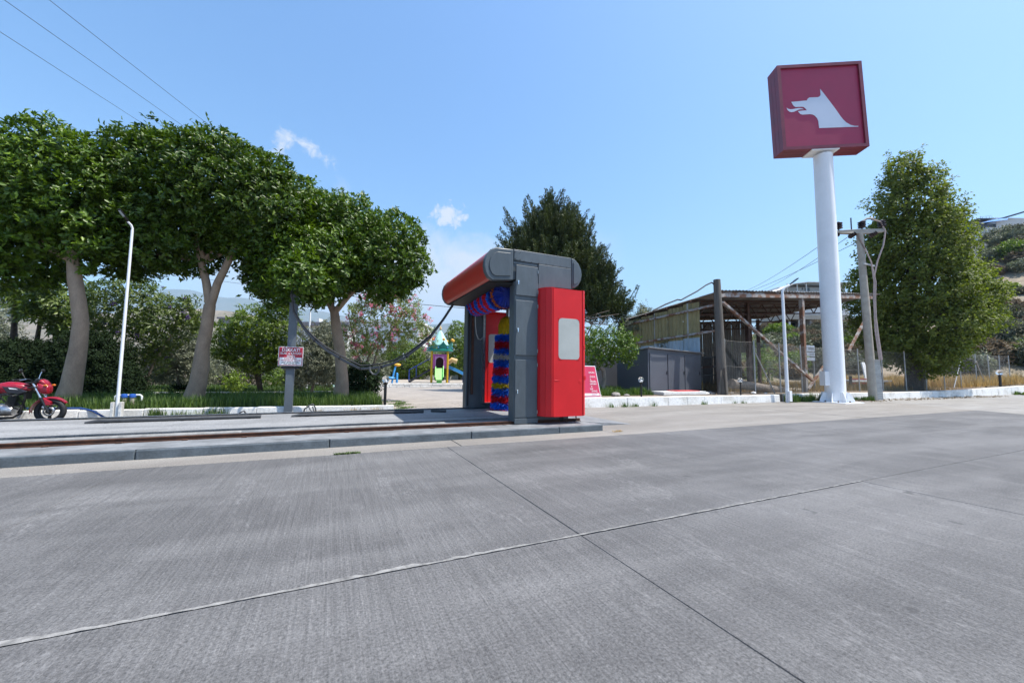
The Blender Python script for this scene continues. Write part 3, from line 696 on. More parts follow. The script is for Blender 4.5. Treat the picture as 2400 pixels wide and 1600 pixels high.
t = thing('cable_festoon', 'thick grey hose and black cable sagging from the post to the wash machine', 'cable', fpath()[0])
b = MB(); pth = fpath(6)
b.tube(pth, .034, 8); b.build('hose', M['cable_grey'], t, smooth=True)
b = MB(); b.tube(fpath(-2, -.02), .020, 8); b.build('power_cable', M['cable_black'], t, smooth=True)
loop = [(866, 858), (867, 868), (873, 876), (882, 877), (888, 870), (889, 857)]
b = MB(); b.tube([pix(x, y, 10.32) for x, y in loop], .024, 8); b.build('loop', M['cable_grey'], t, smooth=True)
for i in (5, 7, 9, 11, 13, 15):
    b = MB(); p = Vector(pth[i]); d = (Vector(pth[i + 1]) - p).normalized(); b.tube([p - d * .02, p + d * .02], .045, 8); b.build('clamp', M['black'], t)

# ------------------------------------------------------------------ lamps
def globe_bollard(p, label, hgt=.60, rg_=.105, rp_=.04):
    t = thing('globe_lamp', label, 'lamp', p, 'globe lamps on short black posts'); x, y, z = p
    b = MB(); b.tube([(x, y, z), (x, y, z + hgt)], rp_, 12); b.build('post', M['black_gloss'], t, smooth=True)
    b = MB(); b.lathe([(rp_ * 1.0, hgt - .02), (rp_ * 1.5, hgt), (rp_ * 1.7, hgt + .03), (rp_ * 1.2, hgt + .04)], Matrix.Translation((x, y, z)), 14); b.build('collar', M['black_gloss'], t, smooth=True)
    b = MB(); b.ball((x, y, z + hgt + .03 + rg_ * .92), rg_, 20, 12); b.build('globe', M['globe'], t, smooth=True)
    b = MB(); b.lathe([(.022, .03), (.03, .06), (.034, .10), (.02, .13)], Matrix.Translation((x, y, z + hgt)), 10); b.build('bulb', M['white_metal'], t, smooth=True)
    return t
globe_bollard((1.42, 11.72, .19), 'globe lamp on the white kerb end beside the grassy bed', .60)
globe_bollard((1.30, 16.4, .15), 'globe lamp farther back beside the pink flowering tree', .62)
globe_bollard((10.35, 11.18, .31), 'globe lamp on the white kerb in front of the grey metal cabinet', .52, .10, .032)
globe_bollard((15.75, 11.14, .31), 'globe lamp on the white kerb by the chain link fence', .52, .10, .032)
globe_bollard((43.4, 11.05, .58), 'globe lamp on the low white wall by the golden grass', .80, .18, .075)
def street_lamp(base, top, bend, head_dir, label, r=.04, box_z=.0, mat='white_metal', headlen=.55, bare=False):
    t = thing('street_lamp', label, 'street lamp', base); B0 = Vector(base); T0 = Vector(top); hd = Vector(head_dir).normalized()
    d = (T0 - B0).normalized()
    b = MB(); b.tube([B0, B0 + (T0 - B0) * .5, T0], [r * 1.15, r * 1.05, r * .9], 14); b.build('pole', M[mat], t, smooth=True)
    arm = [T0 - d * .02, T0 + d * bend * .5, T0 + d * bend + hd * bend * .35, T0 + d * bend * 1.25 + hd * bend * 1.1]
    b = MB(); b.tube(arm, r * .8, 12); b.build('arm', M[mat], t, smooth=True)
    h0 = arm[-1]; side_ = hd.cross(Vector((0, 0, 1))).normalized(); tilt = (hd + Vector((0, 0, .62))).normalized(); nn = side_.cross(tilt)
    def P3(a, s_, n_): return h0 + tilt * a * headlen + side_ * s_ * headlen + nn * n_ * headlen
    b = MB(); out_ = [(-.12, .05), (.15, .13), (.55, .19), (1.0, .19), (1.1, .12)]
    poly = [P3(a, s_, .0) for a, s_ in out_] + [P3(a, -s_, .0) for a, s_ in out_[::-1]]; b.ext(poly, nn * (.09 * headlen)); hd_o = b.build('lamp_head', M['black_gloss'], t, bevel=.012)
    sgn = 1 if nn.z < 0 else -1
    q = (.09 + .006) if nn.z < 0 else -.006
    b = MB(); b.add([P3(.42, .13, q), P3(.98, .13, q), P3(.98, -.13, q), P3(.42, -.13, q)], [(0, 1, 2, 3)]); b.build('lens', M['pane_light'], hd_o)
    return t
base = pixY(272, 984, 11.55); base[2] = -.03
tp = pixY(310, 540, 11.5)
lampL = street_lamp(base, tp, .10, (-.45, -.6, .3), 'leaning white lamp post in front of the clipped trees', .028, headlen=.26)
for s_ in (-1, 1):
    b = MB(); b.box(base[0] + s_ * .068 - .026, base[0] + s_ * .068 + .026, base[1] - .07, base[1] + .06, -.03, .40); b.build('foot_board', M['white'], lampL, bevel=.006)
p = np.array((18.05, 10.62, 0.0)); tp = pixY(1834, 690, 10.75)
street_lamp(p, tp, .30, (.62, -.3, .1), 'white lamp post with black head beside the rusty canopy', .065, headlen=.46)
tp = pix(727, 735, 21.0); street_lamp((tp[0], tp[1], .02), tp, .28, (.8, -.2, .1), 'distant white lamp post behind the olive shrubs', .05, headlen=.6)
b = MB(); q = Vector((18.05, 10.56, .35)); b.box(q.x - .09, q.x + .09, q.y - .09, q.y - .01, .05, .5); tag(b.build('junction_box', M['white_metal'], bevel=.008), 'small white junction box at the foot of the lamp by the canopy', 'box')

# ------------------------------------------------------------------ pylon sign
SX, SYY = 20.62, 10.08
LX = -.03
ang = -.485; fd = Vector((math.cos(ang), math.sin(ang), 0)); fn = Vector((math.sin(ang), -math.cos(ang), 0))   # along the face, out of the face
t = thing('pylon_sign', 'tall white pole sign with maroon box and pale wolf head emblem', 'sign', (SX, SYY, 0))
b = MB(); b.lathe([(.385, .02), (.385, 2.0), (.375, 6.0), (.37, 11.5)], Matrix.Translation((SX, SYY, 0)), 40); pole = b.build('pole', M['pole_white'], t, smooth=True)
b = MB(); b.box(SX - .74, SX + .74, SYY - .72, SYY + .72, -.01, .03); b.build('base_plate', M['pole_white'], t, bevel=.008)
for k in range(8):
    a = k * math.pi / 4 + .25; d = Vector((math.cos(a), math.sin(a), 0)); s_ = Vector((-d.y, d.x, 0)); c = Vector((SX, SYY, .031))
    b = MB(); b.ext([c + d * .37 - s_ * .012, c + d * .66 - s_ * .012, c + d * .66 - s_ * .012 + Vector((0, 0, .10)), c + d * .50 - s_ * .012 + Vector((0, 0, .42)), c + d * .37 - s_ * .012 + Vector((0, 0, .42))], s_ * .024); b.build('gusset', M['pole_white'], t)
for k in range(8):
    a = k * math.pi / 4 + .6; b = MB(); b.tube([(SX + .60 * math.cos(a), SYY + .60 * math.sin(a), .03), (SX + .60 * math.cos(a), SYY + .60 * math.sin(a), .09)], .03, 6); b.build('anchor_bolt', M['rust_d'], t)
a = math.atan2(-SYY, -SX) - .95; d = Vector((math.cos(a), math.sin(a), 0)); s_ = Vector((-d.y, d.x, 0)); c = Vector((SX, SYY, 0))
b = MB(); Mx = Matrix(((d.x, s_.x, 0, 0), (d.y, s_.y, 0, 0), (0, 0, 1, 0), (0, 0, 0, 1))); Mx.translation = c + d * .43 + Vector((0, 0, 1.06)); b.obox(Mx, .20, .36, .64); b.build('control_box', M['pole_white'], t, bevel=.01)
W_, D_, ZB, ZT = 3.83, .76, 11.66, 15.83
C0 = Vector((20.51, 10.12, 0))
def sp(a, d_, z): return C0 + fd * (a + LX * (z - ZB)) + fn * d_ + Vector((0, 0, z - LX * a))
# three stacked square rings with grooves between, then the recessed faces
box_o = None
for i, (d0, d1) in enumerate(((.38, .135), (.12, -.12), (-.135, -.38))):
    b = MB(); th = .15
    for (a0, a1, z0, z1) in ((-W_ / 2, W_ / 2, ZT - th, ZT), (-W_ / 2, W_ / 2, ZB, ZB + th), (-W_ / 2, -W_ / 2 + th, ZB + th, ZT - th), (W_ / 2 - th, W_ / 2, ZB + th, ZT - th)):
        b.ext([sp(a0, d0, z0), sp(a1, d0, z0), sp(a1, d0, z1), sp(a0, d0, z1)], fn * (d1 - d0))
    o = b.build('frame_ring', M['sign_frame'], t)
b = MB(); e = .07; b.ext([sp(-W_ / 2 + e, .29, ZB + e), sp(W_ / 2 - e, .29, ZB + e), sp(W_ / 2 - e, .29, ZT - e), sp(-W_ / 2 + e, .29, ZT - e)], fn * -.58); b.build('core', M['black'], t)
i0 = W_ / 2 - .15
b = MB(); b.ext([sp(-i0, .302, ZB + .15), sp(i0, .302, ZB + .15), sp(i0, .302, ZT - .15), sp(-i0, .302, ZT - .15)], fn * -.006); face = b.build('face_panel', M['sign_red'], t)
b = MB(); b.ext([sp(-i0, -.296, ZB + .15), sp(i0, -.296, ZB + .15), sp(i0, -.296, ZT - .15), sp(-i0, -.296, ZT - .15)], fn * -.005); b.build('face_panel', M['sign_red'], t)
head = [(0.118, 0.573), (0.32, 0.581), (0.33, 0.601), (0.353, 0.617), (0.464, 0.615), (0.487, 0.625), (0.501, 0.647), (0.501, 0.72), (0.54, 0.662), (0.607, 0.559), (0.682, 0.44), (0.728, 0.361), (0.761, 0.313), (0.795, 0.277), (0.846, 0.244), (0.893, 0.229), (0.941, 0.227), (0.94, 0.218), (0.445, 0.224), (0.444, 0.268), (0.443, 0.312), (0.431, 0.35), (0.402, 0.385), (0.376, 0.399), (0.346, 0.405), (0.249, 0.404), (0.223, 0.413), (0.208, 0.431), (0.196, 0.451), (0.309, 0.457), (0.29, 0.483), (0.27, 0.5), (0.248, 0.505), (0.171, 0.505), (0.15, 0.516), (0.135, 0.539)]
tong = [(0.053, 0.503), (0.07, 0.488), (0.097, 0.479), (0.13, 0.479), (0.169, 0.486), (0.214, 0.49), (0.246, 0.484), (0.272, 0.47), (0.245, 0.473), (0.212, 0.472), (0.178, 0.459), (0.143, 0.446), (0.11, 0.442), (0.083, 0.452), (0.063, 0.471)]
for pts in (head, tong):
    b = MB(); b.ext([sp(-i0 + u_ * 2 * i0, .304, ZB + .15 + v_ * (ZT - ZB - .30)) for u_, v_ in pts], fn * .010)
    o = b.build('emblem', M['logo'], t)
b = MB(); b.ext([sp(-.62, .36, ZB - .005), sp(.62, .36, ZB - .005), sp(.62, -.36, ZB - .005), sp(-.62, -.36, ZB - .005)], (0, 0, -.05)); b.build('flange', M['pole_white'], t, bevel=.008)

# ------------------------------------------------------------------ concrete utility pole
UX_, UY_ = 24.1, 10.2
topu = np.array((UX_ - .35, UY_, 8.35))
t = thing('utility_pole', 'tapered concrete utility pole with insulators and bundled cables', 'utility pole', (UX_, UY_, 0))
b = MB(); b.tube([(UX_, UY_, -.02), (UX_ - .16, UY_, 4.0), tuple(topu)], [.185, .165, .14], 20); b.build('shaft', M['cpole'], t, smooth=True)
ax = Vector((.83, -.56, 0)).normalized()
cT = Vector(topu) + Vector((0, 0, .02))
b = MB()
b.ext([cT - ax * 1.05 + Vector((0, -.1, -.02)), cT - ax * .1 + Vector((0, -.16, -.12)), cT + ax * .3 + Vector((0, -.16, -.12)), cT + ax * 1.05 + Vector((0, -.1, -.05)), cT + ax * 1.05 + Vector((0, -.1, .10)), cT + ax * .1 + Vector((0, -.1, .14)), cT - ax * 1.05 + Vector((0, -.1, .12))], (0, .24, 0)); b.build('crossarm', M['cpole'], t, bevel=.02)
def insulator(base_, dirv, n_, r_, mat='insul'):
    base_ = Vector(base_); dirv = Vector(dirv).normalized(); Mx = Matrix.Translation(base_) @ dirv.to_track_quat('Z', 'Y').to_matrix().to_4x4()
    pr_ = [(.03, 0), (.03, .08)]; z = .08
    for k in range(n_): pr_ += [(r_ * .45, z), (r_, z + .02), (r_ * .95, z + .04), (r_ * .45, z + .07)]; z += .085
    pr_ += [(.035, z + .03)]
    b = MB(); b.lathe(pr_, Mx, 16); return b.build('insulator', M[mat], t, smooth=True)
for s_ in (-.92, .12, 1.0): insulator(cT + ax * s_ + Vector((0, 0, .13)), (0, 0, 1), 4, .17)
lined = Vector((-.8, .45, -.62))
for s_ in (-.95, -.2, .72): insulator(cT + ax * s_ + Vector((0, -.05, -.03)), lined, 4, .115)
b = MB(); b.tube([cT - ax * .35 + Vector((0, 0, .1)), cT - ax * .35 + Vector((0, 0, .75))], .03, 8); b.build('arrester', M['insul'], t)
b = MB(); b.box(topu[0] - .33, topu[0] + .62, UY_ - .27, UY_ - .22, 6.62, 6.70); b.build('clamp_bar', M['galv'], t)
loopc = [cT + ax * .45 + Vector((0, -.1, .62)), cT + ax * .85 + Vector((0, -.1, .45)), cT + ax * 1.02 + Vector((0, -.1, -.05)), cT + ax * .85 + Vector((0, -.14, -.75)), cT + ax * .50 + Vector((0, -.2, -1.5)), cT + ax * .30 + Vector((0, -.22, -2.2)), cT + ax * .18 + Vector((0, -.24, -3.4)), cT + ax * .28 + Vector((0, -.22, -5.0)), cT + ax * .36 + Vector((0, -.24, -6.4))]
b = MB(); b.tube(loopc, .035, 8); b.build('cable', M['cable_pink'], t, smooth=True)
for k in range(2):
    c2 = [cT - ax * .25 + Vector((0, -.12, -.15)), cT - ax * .02 + Vector((0, -.2, -.9)), cT + ax * .17 + Vector((0, -.24, -1.6)), cT + ax * (.22 + .07 * k) + Vector((0, -.26, -2.6)), cT + ax * (.16 + .07 * k) + Vector((0, -.26, -3.4)), cT + ax * (.18 + .06 * k) + Vector((0, -.22, -5.0)), cT + ax * (.26 + .06 * k) + Vector((0, -.24, -6.4))]
    b = MB(); b.tube(c2, .03, 8); b.build('cable', M['cable_pink'], t, smooth=True)
b = MB(); b.tube([cT + ax * .16 + Vector((0, -.02, .55)), cT + ax * .3 + Vector((0, -.05, .66)), cT + ax * .52 + Vector((0, -.1, .66))], .055, 8); b.build('cable_end', M['galv'], t, smooth=True)
g0 = Vector((UX_ + .04, UY_ - .20, 0))
for i in range(17):
    b = MB(); Mx = Matrix.Rotation(R(-34), 4, 'Z'); Mx.translation = g0 + Vector((-.09 * i / 17 + .03, 0, .05 + i * .115 + .055)); b.obox(Mx, .34, .05, .108); b.build('duct_segment', M['galv'], t, bevel=.004)

# ------------------------------------------------------------------ overhead wires
def wire(name, a, c, sag, r_, label, n=14):
    a = Vector(a); c = Vector(c); b = MB(); b.tube([a.lerp(c, i / n) - Vector((0, 0, sag * 4 * (i / n) * (1 - i / n))) for i in range(n + 1)], r_, 5, cap=False)
    return tag(b.build(name, M['cable_black']), label, 'wire', 'overhead wires')
for (xa, ya, xb, yb), lb in zip(((0, 75, 330, 287), (45, 25, 445, 307), (115, 0, 505, 305)), ('leftmost of the three wires crossing the sky above the clipped trees', 'middle of the three wires crossing the sky above the clipped trees', 'rightmost of the three wires crossing the sky above the clipped trees')):
    p0 = pix(xa, ya, 14.0); p1 = pix(xb, yb, 24.0); d = p1 - p0
    wire('power_line', p0 - d * .6, p1 + d * 1.2, .0, .010, lb)
for k, ((xa, ya), (xb, yb), lb) in enumerate((((1985, 568), (1700, 692), 'upper wire running from the utility pole down over the rusty canopy'), ((1985, 590), (1740, 690), 'middle wire running from the utility pole down over the rusty canopy'), ((1990, 573), (1650, 708), 'lower wire running from the utility pole down over the rusty canopy'))):
    a_ = cT + ax * (-.95, -.2, .72)[k] + lined.normalized() * .45
    wire('power_line', a_, pix(xb, yb, 70), .8, .014, lb)
wire('telephone_line', pix(560, 648, 26), pix(1090, 722, 26), .25, .018, 'thin dark wire strung across the gap left of the wash machine')
wire('telephone_line', pix(400, 640, 30), pix(640, 672, 30), .1, .012, 'thin wire glimpsed under the middle clipped tree')

# ------------------------------------------------------------------ motorcycle (built along X, leaning on its stand)
BY = 11.42
bk = thing('motorcycle', 'red and black motorcycle parked against the white kerb', 'motorcycle', (-5.75, BY, 0))
M['bike_red'] = MAT('bike_red', (.34, .008, .026), .28, var=.12, scale=6, coat=.3, dirt=.1)
M['bike_blue'] = MAT('bike_dark', (.02, .022, .032), .3, var=.1, scale=6, coat=.4)
def bx(zx, zy): p = pixY(zx / 10.455, 850 + zy / 10.455, BY); return p[0], p[2]
def wheel(cx, cz, rad, yaw_=0.0, front=True):
    q = Vector((math.sin(yaw_), math.cos(yaw_), 0))
    b = MB(); b.torus((cx, BY, cz), q, rad - .042, .044, 40, 12); wh = b.build('tyre', M['black'], bk, smooth=True)
    b = MB(); b.torus((cx, BY, cz), q, rad - .088, .016, 40, 8); b.build('rim', M['black_gloss'], wh, smooth=True)
    b = MB(); b.torus(Vector((cx, BY, cz)) - q * .015, q, rad - .078, .004, 40, 6); b.build('rim_stripe', M['bike_red'], wh)
    e = Vector((q.y, -q.x, 0)); b = MB()
    for k in range(3):
        for dt_ in (-.16, .16):
            a = k * 2 * math.pi / 3 + .5; c = Vector((cx, BY, cz)); p0 = c + (e * math.cos(a + dt_ * 2) + Vector((0, 0, 1)) * math.sin(a + dt_ * 2)) * .03; p1 = c + (e * math.cos(a + dt_ * .6) + Vector((0, 0, 1)) * math.sin(a + dt_ * .6)) * (rad - .085); b.bar(p0, p1, .022, .018, q)
    b.build('spokes', M['black_gloss'], wh)
    c = Vector((cx, BY, cz)); b = MB(); b.tube([c - q * .055, c + q * .055], .035, 16); b.build('hub', M['alu'], wh, smooth=True)
    b = MB(); b.torus(c - q * .05, q, .082, .018, 28, 6); o = b.build('brake_disc', M['chrome'], wh, smooth=True)
    b = MB(); b.tube([c - q * .062, c - q * .04], .05, 16); b.build('disc_carrier', M['black_gloss'], wh)
    return wh
wheel(-5.235, .245, .255, 0.12); wheel(-6.42, .255, .265)
ft = Vector((-5.50, BY - .0, .835)); fb = Vector((-5.235, BY, .245)); fdv = (fb - ft).normalized()
for s_ in (-1, 1):
    o_ = Vector((0, s_ * .085, 0))
    b = MB(); b.tube([ft + o_, ft.lerp(fb, .56) + o_], .021, 12); fk = b.build('fork_tube', M['chrome'], bk, smooth=True)
    b = MB(); b.tube([ft.lerp(fb, .52) + o_, fb + o_ + fdv * .02], [.027, .024], 12); b.build('fork_leg', M['black_gloss'], bk, smooth=True)
b = MB(); b.box(-5.56, -5.40, BY - .11, BY + .11, .72, .75); b.box(-5.60, -5.44, BY - .11, BY + .11, .815, .845); b.build('yoke', M['black_gloss'], bk, bevel=.01)
# mudguard: swept strip over the tyre
b = MB(); n = 16; rows = []
for i in range(n + 1):
    a = R(35 + 150 * i / n); r_ = .292; cx, cz = -5.235, .245
    p = (cx + r_ * math.cos(a), cz + r_ * math.sin(a)); wdt = .06 if 2 < i < n - 1 else .045
    rows.append([(p[0], BY - wdt, p[1] - .03), (p[0] , BY - wdt * .6, p[1] + .004), (p[0], BY + wdt * .6, p[1] + .004), (p[0], BY + wdt, p[1] - .03)])
vs_ = [q for r_ in rows for q in r_]; b.add(vs_, [(4 * i + j, 4 * i + j + 1, 4 * i + 5 + j, 4 * i + 4 + j) for i in range(n) for j in range(3)])
o = b.build('mudguard', M['bike_red'], bk, smooth=True); s_ = o.modifiers.new('s', 'SOLIDIFY'); s_.thickness = .006
b = MB(); b.ext([(-5.33, BY - .1, .53), (-5.20, BY - .1, .44), (-5.21, BY - .1, .37), (-5.28, BY - .1, .37)], (0, .2, 0)); b.build('mudguard_flank', M['bike_red'], bk, bevel=.01)
# headlamp fairing with screen and indicator
def loft(secs, name, mat, parent, smooth=True):   # secs: list of (x, zc, half_w, half_h)
    b = MB(); n = 14; vs_ = []
    for x, zc, hw, hh in secs:
        for j in range(n):
            a = 2 * math.pi * j / n; ca, sa = math.cos(a), math.sin(a)
            vs_.append((x, BY + hw * math.copysign(abs(ca) ** .75, ca), zc + hh * math.copysign(abs(sa) ** .75, sa)))
    k = len(secs); b.add(vs_, [(i * n + j, i * n + (j + 1) % n, (i + 1) * n + (j + 1) % n, (i + 1) * n + j) for i in range(k - 1) for j in range(n)] + [tuple(range(n))[::-1], tuple((k - 1) * n + j for j in range(n))])
    return b.build(name, mat, parent, smooth=smooth)
loft([(-5.44, .76, .08, .07), (-5.40, .73, .11, .12), (-5.33, .70, .12, .11), (-5.275, .69, .10, .09), (-5.262, .69, .07, .06)], 'headlamp_cowl', M['bike_red'], bk)
loft([(-5.43, .84, .06, .02), (-5.39, .855, .10, .05), (-5.34, .83, .10, .045), (-5.295, .79, .07, .02)], 'fly_screen', M['bike_red'], bk)
b = MB(); b.ext([(-5.43, BY - .075, .865), (-5.40, BY - .075, .91), (-5.36, BY - .06, .885), (-5.30, BY - .04, .79), (-5.33, BY - .07, .80)], (0, .15, 0)); b.build('visor', M['black_gloss'], bk, bevel=.008)
b = MB(); b.ball((-5.285, BY - .13, .775), .028, 10, 7, (1.3, 1, .8)); b.ball((-5.285, BY + .13, .775), .028, 10, 7, (1.3, 1, .8)); b.build('indicator', MAT('amber', (.6, .16, .01), .2), bk, smooth=True)
b = MB(); b.box(-5.47, -5.42, BY - .06, BY + .06, .85, .90); b.build('instrument_pod', M['black_gloss'], bk, bevel=.01)
# handlebar, levers, mirrors
for s_ in (-1, 1):
    b = MB(); b.tube([(-5.52, BY + s_ * .02, .855), (-5.53, BY + s_ * .12, .90), (-5.58, BY + s_ * .26, .895), (-5.62, BY + s_ * .36, .885)], .013, 8); hb = b.build('handlebar', M['black_gloss'], bk, smooth=True)
    b = MB(); b.tube([(-5.60, BY + s_ * .25, .895), (-5.65, BY + s_ * .38, .882)], .02, 10); b.build('grip', M['black'], hb, smooth=True)
    b = MB(); b.tube([(-5.53, BY + s_ * .22, .90), (-5.55, BY + s_ * .36, .885)], .008, 6); b.build('lever', M['chrome'], hb, smooth=True)
    b = MB(); b.tube([(-5.55, BY + s_ * .20, .90), (-5.56, BY + s_ * .25, .98), (-5.56, BY + s_ * .30, 1.06)], .008, 6); b.build('mirror_stem', M['chrome'], hb, smooth=True)
    b = MB(); b.ball((-5.56, BY + s_ * .33, 1.07), .05, 12, 8, (.35, 1.1, .75)); b.build('mirror', M['black_gloss'], hb, smooth=True)
# tank, shrouds, seat, tail
loft([(-6.06, .70, .10, .06), (-5.98, .72, .14, .10), (-5.86, .735, .15, .115), (-5.74, .735, .145, .105), (-5.62, .725, .12, .08), (-5.54, .715, .07, .04)], 'tank', M['bike_red'], bk)
for s_ in (-1, 1):
    b = MB(); y_ = BY + s_ * .15; b.ext([(-5.90, y_, .76), (-5.70, y_, .745), (-5.54, y_, .655), (-5.66, y_, .60), (-5.82, y_, .635)], (0, -s_ * .05, 0)); sh = b.build('shroud', M['bike_blue'], bk, bevel=.012)
    b = MB(); y2 = BY + s_ * .1525; b.ext([(-5.80, y2, .735), (-5.70, y2, .715), (-5.66, y2, .695), (-5.78, y2, .705)], (0, s_ * .002, 0)); b.build('decal', M['white_metal'], sh)
loft([(-6.70, .80, .05, .03), (-6.60, .79, .09, .045), (-6.35, .745, .12, .05), (-6.05, .70, .10, .05)], 'seat', M['black'], bk)
loft([(-6.82, .80, .03, .02), (-6.70, .75, .08, .05), (-6.40, .66, .12, .07), (-6.05, .62, .12, .07)], 'tail', M['bike_red'], bk)
# engine, exhaust, frame, crash bar, guards
loft([(-6.12, .30, .13, .09), (-6.0, .30, .17, .12), (-5.84, .29, .17, .12), (-5.74, .27, .13, .09)], 'crankcase', M['alu'], bk)
b = MB(); b.tube([(-5.97, BY - .165, .30), (-5.97, BY - .20, .30)], [.11, .085], 20); b.build('engine_cover', M['chrome'], bk, smooth=True)
b = MB()
for k in range(7): b.box(-5.86 + k * .004, -5.72 + k * .004, BY - .085, BY + .085, .38 + k * .024, .392 + k * .024)
b.box(-5.84, -5.74, BY - .06, BY + .06, .36, .56); b.build('cylinder', M['black_gloss'], bk)
b = MB(); b.tube([(-5.74, BY - .02, .42), (-5.63, BY - .06, .36), (-5.62, BY - .08, .22), (-5.72, BY - .1, .14), (-6.05, BY - .13, .13), (-6.4, BY - .17, .20), (-6.75, BY - .18, .32)], [.02, .02, .022, .024, .03, .045, .045], 10); b.build('exhaust', M['dark_rail'], bk, smooth=True)
for s_ in (-1, 1):
    b = MB(); y_ = BY + s_ * .2
    b.tube([(-5.63, BY + s_ * .06, .60), (-5.70, y_, .575), (-5.80, y_ + s_ * .02, .62), (-5.855, y_ + s_ * .02, .60), (-5.85, y_ + s_ * .02, .54), (-5.73, y_, .38), (-5.66, BY + s_ * .1, .30)], .014, 8); b.build('crash_bar', M['black_gloss'], bk, smooth=True)
b = MB(); b.tube([(-5.56, BY, .72), (-5.62, BY, .55), (-5.66, BY, .32), (-5.70, BY, .22)], .024, 8); b.tube([(-5.54, BY, .70), (-5.85, BY, .60), (-6.15, BY, .56), (-6.2, BY, .3)], .024, 8); b.tube([(-6.2, BY + .06, .3), (-6.42, BY + .06, .255)], .022, 8); b.tube([(-6.2, BY - .06, .3), (-6.42, BY - .06, .255)], .022, 8); b.build('frame', M['black_gloss'], bk, smooth=True)
b = MB(); b.ext([(-6.28, BY - .11, .62), (-5.98, BY - .11, .62), (-6.02, BY - .11, .46), (-6.2, BY - .11, .46)], (0, .22, 0)); b.build('body_panel', M['bike_blue'], bk, bevel=.015)
b = MB(); b.box(-5.60, -5.575, BY - .1, BY + .1, .50, .68); b.build('radiator', M['dark_rail'], bk)
b = MB(); b.ball((-5.30, BY - .085, .33), .035, 10, 8, (1.1, .7, 1.2)); b.build('brake_caliper', M['alu'], bk, smooth=True)
b = MB(); b.tube([(-6.0, BY - .1, .2), (-6.08, BY - .26, .0)], .012, 8); b.build('kickstand', M['black_gloss'], bk)

# ------------------------------------------------------------------ water filters, hose, loose bits along the kerb
t = thing('water_filter', 'pair of clear water filters with blue caps on white pipe behind the kerb', 'water filter', (-4.25, 12.6, .15))
fx = pixY(290, 945, 12.55)
x0 = fx[0]; zc = .50
for k in range(2):
    x = x0 + k * .155; b = MB(); b.lathe([(.05, .16), (.055, .17), (.055, zc - .06), (.05, zc - .05)], Matrix.Translation((x, 12.55, 0)), 18); b.build('bowl', GLASS('filter_bowl', (.75, .68, .52), .12, .6), t, smooth=True)
    b = MB(); b.lathe([(.068, zc - .055), (.07, zc), (.062, zc + .02), (.02, zc + .03)], Matrix.Translation((x, 12.55, 0)), 18); b.build('cap', MAT('filter_blue', (.02, .10, .42), .4), t, smooth=True)
b = MB(); b.tube([(x0 - .17, 12.55, .15), (x0 - .17, 12.55, zc - .03), (x0 - .13, 12.55, zc), (x0 - .05, 12.55, zc)], .022, 10); b.tube([(x0 + .21, 12.55, zc), (x0 + .29, 12.55, zc), (x0 + .325, 12.55, zc - .03), (x0 + .325, 12.55, .15)], .022, 10); b.tube([(x0 + .05, 12.55, zc), (x0 + .10, 12.55, zc)], .02, 10); b.build('pipe', M['white_metal'], t, smooth=True)
b = MB(); b.tube([(-6.6, 12.1, .26), (-5.6, 12.05, .26), (-5.0, 11.95, .25), (-4.75, 11.82, .20), (-4.5, 11.70, .06), (-4.2, 11.62, .0), (-3.8, 11.55, -.01), (-3.4, 11.52, -.01)], .022, 8); tag(b.build('hose', M['hose_blue'], smooth=True), 'dark blue hose hanging over the white kerb by the leaning lamp post', 'hose')
b = MB(); b.tube([(-.62, 11.5, -.01), (-.58, 11.45, .16), (-.48, 11.45, .24), (-.40, 11.45, .28), (-.34, 11.45, .2), (-.30, 11.48, .02)], .018, 8); b.tube([(-.5, 11.43, .25), (-.44, 11.4, .12), (-.36, 11.42, .08), (-.40, 11.44, .22)], .016, 8); tag(b.build('cable_tangle', M['cable_grey'], smooth=True), 'tangle of grey cable standing at the foot of the cable post', 'cable')
b = MB(); b.tube([(-2.05, 11.6, -.02), (-1.98, 11.55, .10), (-1.90, 11.55, .14), (-1.84, 11.58, .05), (-1.86, 11.6, -.02)], .02, 8); tag(b.build('pipe_end', M['cable_grey'], smooth=True), 'short bent pipe sticking up before the white kerb', 'pipe')

# A-frame board behind the machine
t = thing('a_frame_sign', 'pink red A-frame notice board half hidden by the wash machine', 'sign', (8.15, 11.3, .32))
M['pinkred'] = MAT('faded_red', (.58, .035, .10), .5, var=.1, scale=2)
AX, AY = 8.04, 11.36
for s_ in (-1, 1):
    y0, y1 = AY + s_ * .20, AY + s_ * .03
    b = MB(); b.ext([(AX - .50, y0, .325), (AX + .50, y0, .325), (AX + .365, y1, 1.42), (AX - .365, y1, 1.42)], (0, .014, 0)); fr = b.build('board', M['white_metal'], t, bevel=.003)
    b = MB(); dy = -.003 if s_ < 0 else .017
    b.ext([(AX - .470, y0 - s_ * .004 + dy, .36), (AX + .470, y0 - s_ * .004 + dy, .36), (AX + .345, y1 + dy, 1.395), (AX - .345, y1 + dy, 1.395)], (0, -.001, 0)); b.build('red_field', M['pinkred'], fr)
upv = Vector((0, .17, 1.095)).normalized()
def apt(x, h): q = Vector((0, AY - .20, .325)) + upv * h; return (x, q.y - .009, q.z)
b = MB(); b.add([apt(AX - .43, .07), apt(AX + .43, .07), apt(AX + .42, .155), apt(AX - .42, .155)], [(0, 1, 2, 3)]); b.build('white_field', M['white_metal'], t)
